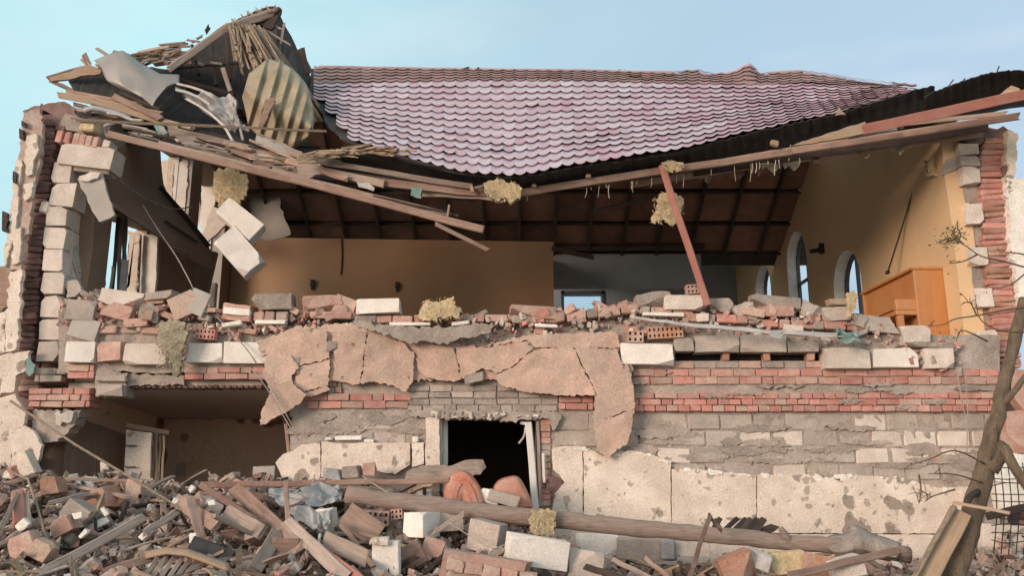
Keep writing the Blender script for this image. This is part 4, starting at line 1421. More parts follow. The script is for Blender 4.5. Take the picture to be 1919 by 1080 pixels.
# outside render, in flakes
for pts, m in (([(44, 210), (74, 203), (80, 240), (75, 300), (67, 332), (60, 370), (55, 438), (33, 444), (26, 400), (33, 310)], 'brick_dusty'),
               ([(50, 254), (68, 250), (71, 280), (62, 300), (60, 326), (50, 330), (44, 300)], 'cream'),
               ([(44, 345), (62, 340), (58, 368), (46, 376)], 'cream'),
               ([(50, 212), (64, 206), (66, 232), (54, 240)], 'grey_wall'),
               ([(30, 300), (40, 300), (30, 420), (8, 500), (6, 470), (18, 400)], 'cream'),
               ([(24, 400), (50, 396), (48, 440), (38, 508), (20, 506), (14, 495), (18, 440)], 'brick_dusty'),
               ([(24, 430), (40, 425), (36, 490), (22, 496)], 'cream'),
               ([(-6, 500), (18, 498), (18, 575), (-6, 588)], 'wood_brown'),
               ([(19, 508), (41, 505), (38, 560), (33, 610), (29, 655), (9, 660), (12, 600)], 'cream'),
               ([(-10, 590), (11, 585), (8, 660), (-10, 668)], 'cream'),
               ([(8, 664), (56, 657), (52, 688), (44, 698), (29, 705), (26, 735), (-10, 742), (-10, 668)], 'cream'),
               ([(-12, 748), (14, 742), (28, 738), (48, 778), (42, 800), (22, 812), (18, 880), (-12, 890)], 'cream'),
               ([(19, 815), (45, 798), (62, 808), (78, 835), (72, 862), (55, 880), (20, 882)], 'cream'),
               ([(12, 510), (19, 420), (24, 420), (18, 508)], 'mortar')):
    poly('render', pts, 9.62 if m == 'cream' else 9.66, 0.06, M[m], lwall, amp=1.6, step=7, relief=0.01)
poly('torn_film', [(50, 672), (58, 676), (66, 684), (62, 700), (54, 706), (47, 695)], 9.56, 0.01, M['cloth_teal'], lwall, amp=1.5, step=4)
for a in ((40, 225, 47, 238), (36, 240, 44, 262), (24, 320, 32, 345), (4, 395, 14, 436)):
    poly('render', [(a[0], a[1]), (a[2], a[1] + 4), (a[2], a[3]), (a[0], a[3] - 3)], 9.6, 0.04, M['wood_dark'], lwall, amp=1.2, step=5)
# inner plaster of the left wall: grey cracked face near the break, a hanging slab
poly('plaster', [(135, 402, 10.0), (196, 410, 10.9), (196, 470, 10.9), (192, 552, 10.9), (150, 550, 10.1), (138, 500, 10.0), (130, 470, 10.0)], 10.3, 0.03, M['grey_wall'], lwall, amp=1, relief=0.01)
poly('plaster', [(122, 350, 9.95), (140, 385, 9.98), (130, 470, 10.0), (138, 502, 10.0), (150, 550, 10.05), (118, 555, 9.95), (122, 450, 9.95)], 10.0, 0.05, M['block_grey'], lwall, amp=1.5)
poly('plaster', [(146, 335), (165, 325), (190, 324), (197, 345), (214, 402), (186, 416), (172, 395), (158, 360)], 9.7, 0.05, M['grey_wall'], lwall, amp=1, relief=0.02)
poly('plaster', [(148, 330), (170, 322), (188, 324), (182, 334), (165, 340), (150, 338)], 9.66, 0.03, M['block'], lwall, amp=1)
poly('plaster', [(122, 528, 9.8), (145, 525, 9.8), (152, 545, 9.8), (140, 556, 9.8), (124, 558, 9.8)], 9.8, 0.06, M['block_grey'], lwall, amp=1.5)
# fallen ceiling sheet leaning across the left windows
cs = sheet('fallen_ceiling_sheet', gridpx([[(205, 262, 9.95), (300, 262, 11.6)], [(196, 330, 10.0), (308, 356, 11.8)], [(215, 385, 10.3), (352, 402, 12.0)], [(300, 440, 11.0), (396, 470, 12.4)], [(330, 470, 11.4), (402, 505, 12.6)]], 14, 18, 0.05, 1.5), M['brown_wall'], house, thick=0.03)
B('ceiling_lath', 192, 372, 10.0, 302, 442, 11.0, 7, 0.03, M['wood_grey'], cs)
B('ceiling_lath', 300, 350, 11.5, 392, 462, 12.3, 9, 0.03, M['wood_dark'], cs)
B('ceiling_lath', 310, 415, 11.3, 370, 455, 12.0, 5, 0.03, M['wood_dark'], cs)
# upper reveals of the left windows that stand above the fallen sheet
for pts, Y, m in (([(303, 302), (318, 300), (320, 345), (316, 372), (297, 350), (299, 330)], 13.02, 'cream'),
                  ([(327, 304), (352, 300), (351, 350), (345, 396), (322, 374)], 13.0, 'block_white'),
                  ([(319, 302), (326, 301), (322, 373), (316, 370)], 13.01, 'white_frame'),
                  ([(372, 312), (380, 310), (374, 420), (363, 412)], 14.6, 'white_frame'),
                  ([(382, 312), (408, 325), (400, 400), (384, 440), (372, 424)], 14.55, 'block_white'),
                  ([(398, 385), (420, 400), (424, 420), (404, 440), (386, 455), (380, 440)], 14.3, 'block')):
    poly('reveal', pts, Y, 0.06, M[m], lwall, amp=1.0, step=6)
# broken frame posts and jambs at the lower left window
for a in ((222, 408, 10.9, 210, 545, 10.9, 7, 'wood_dark'), (226, 408, 10.95, 222, 545, 10.9, 8, 'wood_grey'), (233, 412, 11.0, 228, 548, 10.95, 5, 'wood_raw'), (236, 405, 10.9, 234, 490, 10.9, 6, 'dark_frame'), (234, 488, 10.9, 230, 550, 10.9, 14, 'tin'), (213, 500, 10.7, 205, 548, 10.7, 5, 'wood_grey')):
    B('broken_frame', *a[:6], a[6], 0.05, M[a[7]], lwall, segs=4, wob=0.008)
poly('reveal', [(240, 432, 11.9), (258, 436, 11.9), (262, 440, 11.9), (257, 560, 11.9), (240, 556, 11.9), (238, 500, 11.9), (241, 470, 11.9)], 11.9, 0.06, M['cream'], lwall, amp=1.3, step=5)
poly('reveal', [(269, 440), (296, 441), (290, 560), (264, 560)], 12.0, 0.06, M['block_white'], lwall, amp=0.6)
B('broken_frame', 263, 440, 11.95, 258, 560, 11.95, 6, 0.04, M['wood_brown'], lwall)
blk('reveal', 392, 530, 404, 575, 14.0, 0.1, M['grey_wall'], lwall)
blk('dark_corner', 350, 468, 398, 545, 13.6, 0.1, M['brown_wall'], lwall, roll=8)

# right: blocks and bricks of the broken end
RB = [(1798, 268, 1836, 290, 'block_grey', 0), (1799, 292, 1836, 309, 'block_grey', 0), (1804, 310, 1838, 343, 'block', 0), (1808, 345, 1836, 380, 'mortar', 1), (1811, 381, 1842, 419, 'block', 0), (1815, 421, 1843, 461, 'mortar', 1), (1818, 463, 1852, 496, 'block', 0), (1822, 498, 1851, 539, 'mortar', 1),
      (1828, 541, 1861, 576, 'block', 0), (1832, 578, 1859, 617, 'mortar', 1), (1833, 619, 1871, 657, 'block', 0), (1832, 660, 1868, 690, 'mortar', 1)]
for a in RB:
    blk('block', *a[:4], (9.86 if a[5] == 0 else 9.97) + U(-0.02, 0.02), 0.3, M[a[4]], rwall, roll=U(-2, 2), cham=0.004, jit=0.012, rough=0.003, chips=2)
for i in range(41):
    y = 258 + i * 10.6
    x0 = lut([(258, 1846), (300, 1836), (380, 1842), (480, 1846), (560, 1856), (640, 1868), (700, 1872)], y)
    x1 = lut([(258, 1886), (300, 1884), (380, 1886), (480, 1894), (560, 1906), (640, 1914), (700, 1916)], y)
    blk('brick', x0 + U(-2, 2), y, x1 + U(-3, 1), y + 10.5, 9.88 + U(-0.025, 0.02), 0.4, M['brick'] if R() < 0.6 else M['brick_orange'], rwall, roll=U(-5, 1), cham=0.014, jit=0.012)
    if i % 3 == 0:
        blk('brick', x0 + 3, y + 1, x1 - 2, y + 13, 9.95, 0.3, M['brick_dark'], rwall)
blk('brick', 1880, 310, 1894, 331, 9.84, 0.2, M['brick_dark'], rwall)
for pts in ([(1888, 244), (1908, 248), (1906, 300), (1899, 335), (1896, 390), (1884, 332), (1892, 310), (1884, 290)],
            [(1884, 334), (1940, 334), (1945, 380), (1950, 520), (1912, 520), (1896, 470), (1890, 400)],
            [(1902, 500), (1950, 500), (1955, 600), (1922, 620), (1910, 560)]):
    poly('render', pts, 9.8, 0.12, M['cream'] if pts[0][1] < 300 else M['foam'], rwall, amp=2, step=6, relief=0.012)
poly('wall_top', [(1800, 262), (1840, 240), (1880, 236), (1896, 246), (1886, 258), (1850, 262), (1830, 272)], 9.9, 0.3, M['brick_dark'], rwall, amp=2)
poly('plaster', [(1766, 328, 9.98), (1772, 300, 9.98), (1798, 290, 9.94), (1799, 312, 9.94), (1780, 322, 9.97)], 9.95, 0.03, M['grey_wall'], rwall, amp=1)
wool('lining_rag', 1730, 298, 1764, 332, 10.2, M['wool'], rwall, strands=60, depth=0.2)
wool('lining_rag', 1765, 272, 1800, 300, 10.3, M['wool_grey'], rwall, strands=60, depth=0.2)
tpx('ceiling_rod', [(1715, 345, 10.8), (1690, 428, 11.1), (1664, 510, 11.3)], 0.012, M['wire_dark'], rwall, n=5, sub=False)
blk('rod_end', 1661, 506, 1668, 513, 11.3, 0.04, M['black'], rwall)
blk('wall_lamp', 1518, 465, 1546, 472, 14.2, 0.06, M['black'], rwall, roll=-8)
blk('wall_lamp', 1536, 455, 1546, 474, 14.1, 0.08, M['black'], rwall)

# ------------------------------------------------------------------ ground-floor front wall
fw = empty('front_wall', house, loc=(1.5, YF, 0))
# rough mortar face, with the window opening left out
MX0, MX1, MY0, MY1 = 530, 1880, 628, 1070
STEP = 7.0
nx, ny = int((MX1 - MX0) / STEP), int((MY1 - MY0) / STEP)
WIN = (826, 1006, 782, 960)
vs, ids, fs = [], {}, []


def mv(i, j):
    if (i, j) not in ids:
        x, y = MX0 + i * STEP, MY0 + j * STEP
        v = P(x, y, YF + 0.02)
        v.y += 0.016 * noise.noise(v * 4.0) + 0.014 * noise.noise(v * 11.0) + 0.008 * noise.noise(v * 27.0)
        ids[(i, j)] = len(vs)
        vs.append(v)
    return ids[(i, j)]


LEFT_LIM = [(628, 500), (700, 508), (770, 545), (800, 548), (850, 545), (1070, 540)]
for i in range(nx):
    for j in range(ny):
        x, y = MX0 + (i + 0.5) * STEP, MY0 + (j + 0.5) * STEP
        if WIN[0] < x < WIN[1] and WIN[2] < y < WIN[3]:
            continue
        if 1264 < x < 1536 and 659 < y < 676:
            continue
        if x < lut(LEFT_LIM, y) + 6 * noise.noise(Vector((0, y * 0.1, 3))):
            continue
        fs.append((mv(i, j), mv(i + 1, j), mv(i + 1, j + 1), mv(i, j + 1)))
mk('mortar_face', vs, fs, M['mortar'], fw, smooth=True)


def zpx(y, Y=YF):
    return P(960, y, Y).z


def xpx(x, y=800, Y=YF):
    return P(x, y, Y).x


wx0, wx1, wz0, wz1 = xpx(830), xpx(1004), zpx(960), zpx(784)
core = [(xpx(548), wx0, 0.0, zpx(640)), (wx1, xpx(1872), 0.0, zpx(692)), (wx0, wx1, 0.0, wz0), (wx0, wx1, wz1, zpx(640))]
for a in core:
    box_obj('wall_core', a[0], a[1], YF + 0.06, YF + 0.36, a[2], a[3], M['mortar'], fw)
# dark room behind the window
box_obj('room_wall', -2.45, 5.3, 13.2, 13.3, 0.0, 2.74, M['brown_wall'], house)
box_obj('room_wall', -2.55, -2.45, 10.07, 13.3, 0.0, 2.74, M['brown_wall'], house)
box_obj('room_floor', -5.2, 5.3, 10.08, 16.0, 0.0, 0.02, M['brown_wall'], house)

# block courses
ROWS = [(776, 806), (809, 838), (841, 869), (872, 900)]
for ri, (y0, y1) in enumerate(ROWS):
    x = 548 + (31 if ri % 2 else 0)
    while x < 1868:
        w = 62 + U(-3, 3)
        x1 = min(x + w - 3.2, 1870)
        if not (x1 > 790 and x < 1046) and not (ri == 3 and x < 1185):
            grey = 0.6 if x < 800 else 0.3
            blk('block', x, y0 + U(-0.7, 0.7), x1, y1 + U(-0.7, 0.7), YF + U(0.000, 0.022) + (0.006 if x < 800 else 0), 0.19, M['block_grey'] if R() < grey else M['block'] if R() < 0.35 else M['block_grey'], fw, cham=0.012, jit=0.008)
        elif x < 1046 and x1 > 790:
            pass
        x += w
for a in ((1036, 782, 1062, 806), (1040, 809, 1092, 836), (1096, 781, 1112, 806)):
    blk('block', *a, YF + 0.01, 0.19, M['block_grey'], fw)
blk('brick', 1738, 840, 1764, 868, YF - 0.004, 0.15, M['brick_pink'], fw)
# mortar smears that run over the blocks
for i in range(46):
    x, y = U(1190, 1850), U(800, 905)
    w, h = U(14, 60), U(5, 13)
    poly('mortar_smear', [(x - w, y + U(-2, 2)), (x - w * 0.4, y - h * U(0.5, 1)), (x + w * 0.4, y - h * U(0.3, 1)), (x + w, y + U(-2, 2)), (x + w * 0.5, y + h * U(0.4, 1.0)), (x - w * 0.5, y + h * U(0.4, 1))], YF + 0.001 - i * 0.0002, 0.04, M['mortar'], fw, amp=1.6, step=5)
for i in range(18):
    x, y = U(560, 790), U(778, 822)
    w, h = U(14, 45), U(4, 10)
    poly('mortar_smear', [(x - w, y + U(-2, 2)), (x - w * 0.4, y - h), (x + w * 0.4, y - h * U(0.3, 1)), (x + w, y + U(-2, 2)), (x + w * 0.5, y + h), (x - w * 0.5, y + h * U(0.4, 1))], YF + 0.004 - i * 0.0004, 0.04, M['mortar'], fw, amp=1.6, step=5)

# brick bands


def brick_band(x0, x1, y0, y1, n, Y, mats, header=0.3, d=0.12, off=0.0, miss=0.0):
    h = (y1 - y0) / n
    for r in range(n):
        x = x0 - (U(0, 18) if r % 2 else 0)
        while x < x1:
            w = 21.5 if R() < header else 42
            a, b = max(x, x0), min(x + w - 1.3, x1)
            if b - a > 6 and R() >= miss:
                blk('brick', a, y0 + r * h + 0.3 + U(-0.4, 0.4), b, y0 + (r + 1) * h - 0.6 + U(-0.3, 0.3), Y + U(-0.008, 0.012), d, random.choice(mats), fw, cham=0.006, jit=0.005, roll=U(-0.5, 0.5))
            x += w


RED = [M['brick'], M['brick'], M['brick'], M['brick_pink']]
brick_band(1186, 1872, 692, 721, 2, YF - 0.01, [M['brick'], M['brick_pink'], M['brick_pink'], M['brick']], 0.15)
brick_band(1186, 1872, 736, 760, 2, YF - 0.035, RED, 0.3)
brick_band(1186, 1872, 760, 772, 1, YF - 0.045, RED, 1.0)
brick_band(572, 770, 738, 766, 2, YF - 0.02, RED, 0.5)
brick_band(1048, 1112, 742, 769, 2, YF - 0.02, RED, 0.4)
brick_band(346, 506, 688, 712, 2, YF - 0.02, [M['brick'], M['brick_pink']], 0.3)
brick_band(54, 168, 728, 764, 3, YF - 0.04, RED, 0.3, d=0.3)
brick_band(126, 176, 684, 710, 2, YF - 0.02, [M['brick'], M['brick_pink']], 0.3)
brick_band(64, 122, 690, 716, 2, YF + 0.02, [M['brick_pink'], M['mortar']], 0.3)
brick_band(506, 640, 714, 738, 2, YF + 0.0, [M['mortar'], M['brick_pink']], 0.3)
for i in range(18):
    x, y = U(1190, 1860), random.choice((U(694, 735), U(716, 740), U(738, 770)))
    w, h = U(8, 34), U(2.5, 7)
    poly('mortar_smear', [(x - w, y + U(-2, 2)), (x - w * 0.4, y - h * U(0.5, 1)), (x + w * 0.4, y - h * U(0.3, 1)), (x + w, y + U(-2, 2)), (x + w * 0.5, y + h * U(0.4, 1.0)), (x - w * 0.5, y + h * U(0.4, 1))], YF - 0.046 - i * 0.0002 if y > 730 else YF - 0.018 - i * 0.0002, 0.03, M['mortar'] if R() < 0.7 else M['brick_pink'], fw, amp=1.6, step=4)
# grey-smeared courses over the window
brick_band(764, 1046, 722, 772, 4, YF - 0.005, [M['mortar'], M['mortar'], M['block_grey']], 0.1)
poly('lintel', [(762, 770), (800, 768), (900, 770), (1040, 772), (1052, 780), (1046, 796), (1036, 808), (1030, 786), (1012, 786), (990, 788), (960, 790), (900, 786), (832, 784), (800, 784), (768, 780)], YF - 0.05, 0.16, M['mortar'], fw, amp=1.6, step=5, relief=0.01)
for i in range(40):
    x = U(800, 1010)
    blk('lintel_crumb', x, 774 + U(-3, 8), x + U(5, 14), 780 + U(0, 8), YF - 0.07 - i * 0.0007, 0.05, M['block'] if R() < 0.5 else M['mortar'], fw, roll=U(-20, 20), cuts=1)

# window: jambs, frame, sill
win = empty('window', house, loc=((wx0 + wx1) / 2, YF, wz0))
poly('jamb', [(797, 784), (816, 780), (823, 784), (824, 876), (797, 880)], YF - 0.06, 0.10, M['cream'], win, amp=0.8)
poly('jamb', [(823, 785), (829, 784), (829, 878), (823, 878)], YF - 0.02, 0.3, M['grey_wall'], win, amp=0.5)
B('frame', 834, 786, YF + 0.12, 833, 960, YF + 0.12, 11, 0.07, M['white_frame'], win, segs=4)
B('frame', 990, 792, YF + 0.02, 1004, 955, YF - 0.02, 13, 0.07, M['white_frame'], win, segs=4)
B('frame', 976, 793, YF + 0.02, 992, 796, YF + 0.02, 6, 0.05, M['white_frame'], win, segs=2, splint=0.02)
tpx('seal_strip', [(985, 800, YF + 0.05), (982, 818, YF), (972, 832, YF)], 0.012, M['cloth_white'], win, n=5)
B('jamb', 1007, 788, YF + 0.0, 1014, 950, YF - 0.02, 6, 0.05, M['wood_grey'], win, segs=4, wob=0.006)
brick_band(1013, 1032, 786, 950, 14, YF - 0.01, [M['brick_pink'], M['mortar'], M['brick']], 0.0)
B('jamb', 1018, 850, YF - 0.07, 1020, 905, YF - 0.07, 5, 0.03, M['white_frame'], win)
poly('jamb', [(1020, 906), (1034, 892), (1046, 895), (1054, 905), (1050, 922), (1038, 925), (1024, 918)], YF - 0.04, 0.08, M['brick_dark'], win, amp=1.5, step=5)

# cream insulation panels
def panel(pts, Y=YF - 0.055, m='cream', t=0.06):
    return poly('insulation_panel', pts, Y + U(-0.004, 0.004), t, M[m], fw, amp=0.55, step=7, relief=0.006)


panel([(516, 868), (530, 852), (548, 846), (565, 834), (585, 832), (600, 826), (601, 900), (560, 905), (530, 900)])
panel([(602, 828), (640, 832), (700, 830), (768, 831), (768, 872), (740, 890), (690, 880), (640, 884), (602, 895)])
panel([(772, 831), (794, 830), (794, 870), (772, 876)])
for a in ((628, 817, 678, 826), (682, 824, 700, 829), (772, 820, 784, 830), (608, 820, 622, 826)):
    blk('foam_strip', *a, YF - 0.05, 0.05, M['foam'], fw, cham=0.01)
panel([(1034, 842), (1060, 836), (1088, 838), (1092, 842), (1092, 968), (1060, 965), (1035, 955), (1040, 925), (1058, 905), (1048, 890), (1036, 880)])
panel([(1094, 840), (1112, 845), (1130, 856), (1160, 848), (1190, 846), (1215, 852), (1257, 864), (1257, 988), (1180, 980), (1094, 968)])
panel([(1259, 880), (1290, 878), (1320, 882), (1360, 886), (1417, 890), (1417, 1000), (1340, 996), (1259, 988)])
panel([(1419, 890), (1480, 892), (1530, 888), (1545, 898), (1580, 902), (1580, 890), (1640, 893), (1700, 898), (1730, 908), (1760, 916), (1830, 912), (1842, 930), (1835, 1002), (1600, 1000), (1419, 1000)])
panel([(1040, 969), (1260, 990), (1416, 1002), (1600, 1002), (1836, 1004), (1836, 1060), (1040, 1060)], Y=YF - 0.05)
# white torn foam along the ragged top
for i in range(70):
    x = U(1040, 1840)
    y = lut([(1040, 842), (1095, 840), (1130, 858), (1190, 846), (1256, 868), (1290, 882), (1416, 892), (1540, 898), (1640, 895), (1700, 900), (1760, 918), (1840, 925)], x)
    blk('foam_strip', x - U(3, 9) * 2 * R(), y - U(1, 9) * R(), x + U(3, 16) * R(), y + U(1, 5), YF - 0.055 + U(-0.012, 0.012), 0.04, M['foam'], fw, roll=U(-15, 15), cham=0.012, cuts=1)

# peach plaster flakes hanging off the first floor edge
fl = empty('peach_plaster', house, loc=(-0.6, YF, 2.8))
YP = YF - 0.10
FL = [
    ([(497, 668), (515, 660), (545, 666), (560, 690), (546, 704), (548, 722), (520, 735), (505, 728), (492, 705)], -0.03),
    ([(487, 797), (490, 770), (503, 745), (520, 722), (540, 715), (575, 740), (562, 757), (530, 775), (510, 785), (497, 796)], -0.10),
    ([(480, 640), (560, 612), (612, 620), (618, 680), (615, 722), (570, 735), (549, 720), (562, 690), (546, 666), (520, 660), (490, 668)], 0.0),
    ([(624, 624), (700, 622), (760, 645), (776, 665), (774, 715), (760, 735), (740, 725), (700, 715), (660, 722), (628, 712)], -0.012),
    ([(780, 640), (830, 650), (900, 653), (985, 640), (998, 655), (962, 686), (930, 700), (905, 690), (872, 708), (850, 716), (800, 708), (783, 690)], 0.0),
    ([(905, 650), (990, 628), (1155, 622), (1162, 652), (1004, 652), (988, 638)], 0.02),
    ([(932, 702), (960, 690), (1000, 657), (1060, 650), (1156, 655), (1170, 688), (1160, 725), (1148, 742), (1050, 741), (985, 735), (938, 722), (929, 712)], -0.05),
    ([(1114, 744), (1150, 735), (1160, 700), (1175, 680), (1186, 720), (1190, 760), (1184, 800), (1176, 832), (1150, 850), (1138, 860), (1120, 842), (1112, 800)], -0.07),
    ([(555, 738), (575, 736), (612, 724), (618, 732), (590, 742), (560, 745)], 0.0),
    ([(1168, 690), (1178, 676), (1186, 690), (1182, 712), (1170, 730)], 0.0),
]


def split(pts, a, b, gap=1.0):
    """Cut a pixel outline along the line a-b into two outlines with a narrow gap."""
    nx, ny = -(b[1] - a[1]), b[0] - a[0]
    L_ = math.hypot(nx, ny)
    nx, ny = nx / L_, ny / L_
    res = []
    for sg in (1, -1):
        outp = []
        n = len(pts)
        dd = [sg * ((p[0] - a[0]) * nx + (p[1] - a[1]) * ny) - gap for p in pts]
        for i in range(n):
            j = (i + 1) % n
            if dd[i] >= 0:
                outp.append(pts[i])
            if dd[i] * dd[j] < 0:
                t = dd[i] / (dd[i] - dd[j])
                outp.append((pts[i][0] + (pts[j][0] - pts[i][0]) * t, pts[i][1] + (pts[j][1] - pts[i][1]) * t))
        if len(outp) > 2:
            res.append(outp)
    return res


CUTS = {2: [((546, 690), (620, 672))], 3: [((690, 615), (672, 740))], 4: [((850, 640), (866, 720))], 6: [((1070, 640), (1120, 745))], 7: [((1105, 796), (1195, 764))]}
FL2 = []
for k, (pts, dy) in enumerate(FL):
    parts_ = [pts]
    for a, b in CUTS.get(k, []):
        parts_ = [q for p in parts_ for q in split(p, a, b)]
    FL2 += [(q, dy + (U(-0.02, 0.012) if len(parts_) > 1 else 0.0)) for q in parts_]
for pts, dy in FL2:
    poly('plaster_flake', pts, YP + dy, 0.028, M['peach'], fl, amp=1.1, step=4.0, relief=0.03)
poly('plaster_flake', [(560, 615), (640, 608), (700, 612), (780, 632), (900, 650), (990, 632), (1160, 625), (1160, 690), (1100, 730), (950, 712), (860, 712), (780, 712), (640, 716), (540, 716), (500, 680)], YF - 0.05, 0.04, M['peach'], fl, amp=2, step=5, relief=0.03)
for a in ((870, 700, 912, 716), (540, 668, 560, 700), (612, 640, 632, 660)):
    blk('grey_lump', *a, YF - 0.12, 0.08, M['mortar'], fl, roll=U(-15, 15), cuts=2, cham=0.015)
poly('grey_lump', [(660, 602), (690, 606), (760, 614), (860, 612), (922, 604), (920, 622), (885, 632), (862, 633), (850, 640), (838, 646), (800, 640), (770, 646), (745, 636), (705, 620), (670, 615)], YF - 0.22, 0.05, M['mortar'], fl, amp=1.8, step=6, relief=0.02)

# ------------------------------------------------------------------ left ground-floor room
lr = empty('left_room', house, loc=(-3.8, 11.8, 0))
mk('ceiling', [Vector(v) for v in ((-5.15, 9.92, 2.66), (-2.56, 9.92, 2.66), (-2.56, 12.7, 2.50), (-5.15, 12.7, 2.50), (-5.15, 9.92, 2.72), (-2.56, 9.92, 2.72), (-2.56, 12.7, 2.72), (-5.15, 12.7, 2.72))], [(0, 1, 2, 3), (4, 7, 6, 5), (0, 4, 5, 1), (1, 5, 6, 2), (2, 6, 7, 3), (3, 7, 4, 0)], M['ceiling'], lr)
box_obj('back_wall', -5.15, -2.56, 12.7, 12.8, 0.0, 2.71, M['wallpaper'], lr)
box_obj('side_wall', -5.159, -5.12, 10.1, 12.69, 0.0, 2.70, M['wallpaper'], lr)
blk('slab_edge', 240, 714, 492, 727, 9.8, 0.3, M['block_grey'], lr, cham=0.008)
for i in range(22):
    x = 240 + i * 11.5
    blk('slab_rib', x, 722, x + 8, 728, 9.78, 0.2, M['brick_dark'], lr)
for pts, Y, m in (([(62, 770), (152, 768), (142, 790), (128, 812), (100, 828), (78, 830), (60, 815)], 9.72, 'mortar'),
                  ([(178, 690), (240, 700), (236, 742), (180, 744)], 9.7, 'mortar'),
                  ([(232, 700), (345, 704), (345, 722), (240, 724)], 9.74, 'mortar'),
                  ([(104, 775), (140, 772), (134, 792), (106, 796)], 9.68, 'block')):
    poly('concrete_lump', pts, Y, 0.22, M[m], lr, amp=2, step=6, relief=0.03)
for a in ((182, 722, 228, 742), (178, 704, 235, 716)):
    blk('concrete_lump', *a, 9.62, 0.2, M['block_grey'], lr, cuts=1, cham=0.015)
# cupboard door and the split frame beside it
poly('door_panel', [(236, 806), (284, 812), (281, 905), (233, 905)], 10.4, 0.04, M['cream'], lr, amp=0.4)
for (a, b, c, d) in ((236, 836, 256, 836), (234, 876, 254, 876)):
    B('hinge', a, b, 10.37, c, d, 10.37, 2.5, 0.02, M['dark_frame'], lr)
for k, x in enumerate((289, 295, 301, 308)):
    B('door_frame', x, 812 + k * 2, 10.55, x - 5, 908, 10.45, 4, 0.06, M['wood_raw'] if k % 2 else M['wood_straw'], lr, wob=0.01)
B('door_frame', 237, 797, 10.42, 316, 812, 10.6, 9, 0.05, M['wood_brown'], lr)
blk('wall_switch', 330, 868, 346, 892, 12.64, 0.04, M['grey_wall'], lr)
B('jamb', 536, 795, 9.95, 541, 850, 9.95, 6, 0.06, M['wood_raw'], lr)
poly('grey_board', [(128, 775, 10.0), (236, 815, 10.9), (236, 905, 10.9), (120, 905, 10.0)], 10.5, 0.03, M['brown_wall'], lr, amp=1)
blk('radiator', 473, 874, 516, 902, 9.9, 0.12, M['cloth_white'], lr)

# ------------------------------------------------------------------ rubble along the edge of the first floor
YE = 9.62


def thing(o, label, cat, group=None):
    return tag(o, label, cat, group)


def piece(a, m, label, cat, name, d=0.25, Y=YE, group=None, **k):
    o = blk(name, a[0], a[1], a[2], a[3], Y, d, M[m], None, rough=0.014 if 'lump' in name else (0.003 if name != 'foam_strip' else 0.002), chips=0 if name == 'foam_strip' else 2, **k)
    return thing(o, label, cat, group)


# bedding of rubble under the ledge pieces: joined crumbs nobody could count
def crumbs(name, n, xr, yf, yr, size, mats, label, seed, depth=0.5):
    rr = random.Random(seed)
    per = {}
    for i in range(n):
        x = rr.uniform(*xr)
        y = yf(x) + rr.uniform(*yr)
        s = size * (0.4 + rr.random() ** 2 * 1.3)
        c = P(x, y, YE + 0.02 + rr.random() * depth)
        mi = rr.randrange(len(mats))
        vsx, fsx = per.setdefault(mi, ([], []))
        o = len(vsx)
        e = Euler((rr.uniform(0, 6), rr.uniform(0, 6), rr.uniform(0, 6))).to_matrix()
        dims = (s * rr.uniform(0.6, 1.6), s * rr.uniform(0.5, 1.1), s * rr.uniform(0.3, 0.8))
        for sx in (-1, 1):
            for sy in (-1, 1):
                for sz in (-1, 1):
                    q = rr.uniform(0.6, 1.0)
                    vsx.append(c + e @ Vector((sx * dims[0] * q, sy * dims[1] * rr.uniform(0.6, 1), sz * dims[2] * rr.uniform(0.6, 1))))
        for f in ((0, 1, 3, 2), (4, 6, 7, 5), (0, 4, 5, 1), (2, 3, 7, 6), (0, 2, 6, 4), (1, 5, 7, 3)):
            fsx.append(tuple(o + q for q in f))
    av, af, am = [], [], []
    for mi, (v, f) in per.items():
        o = len(av)
        av += v
        af += [tuple(o + q for q in t) for t in f]
        am += [mi] * len(f)
    me = bpy.data.meshes.new(name)
    me.from_pydata([tuple(v) for v in av], [], af)
    for mm in mats:
        me.materials.append(mm)
    me.polygons.foreach_set('material_index', am)
    me.update()
    ob = bpy.data.objects.new(name, me)
    link(ob)
    return tag(ob, label, 'rubble', kind='stuff')


LEDGE = [(110, 560), (180, 560), (270, 570), (330, 575), (420, 590), (480, 590), (560, 588), (660, 592), (730, 600), (870, 600), (960, 595), (1040, 588), (1120, 580), (1200, 570), (1260, 570), (1330, 575), (1420, 580), (1550, 590), (1640, 605), (1700, 630), (1800, 650)]
lv, lf = [], []
for i in range(85):
    x = 110 + (1800 - 110) * i / 84
    yt = lut(LEDGE, x) + 12
    for k, (y, Y) in enumerate(((max(yt + 34, 657) if 1250 < x < 1550 else 700, YE + 0.09), (yt + 30, YE + 0.10), (yt, YE + 0.22), (yt - 3, YE + 0.6), (yt + 30, YE + 1.5))):
        p = P(x, y, Y)
        p += Vector((0, 0.04 * noise.noise(p * 5), 0.04 * noise.noise(p * 6 + Vector((3, 1, 7)))))
        lv.append(p)
for i in range(84):
    for k in range(4):
        a = i * 5 + k
        lf.append((a, a + 5, a + 6, a + 1))
tag(mk('rubble', lv, lf, M['mortar'], None), 'bed of dust and crushed mortar along the broken floor edge', 'rubble', kind='stuff')
crumbs('rubble', 4200, (112, 1800), lambda x: lut(LEDGE, x), (-2, 50), 0.030, [M['brick_pink'], M['mortar'], M['block_grey'], M['brick'], M['block']], 'small crumbs of brick and mortar along the broken floor edge', 3)

EH = {'mortar': 'mortar lump', 'brick_pink': 'pink brick piece', 'block_grey': 'grey block piece', 'block': 'pale block piece', 'brick': 'red brick piece'}


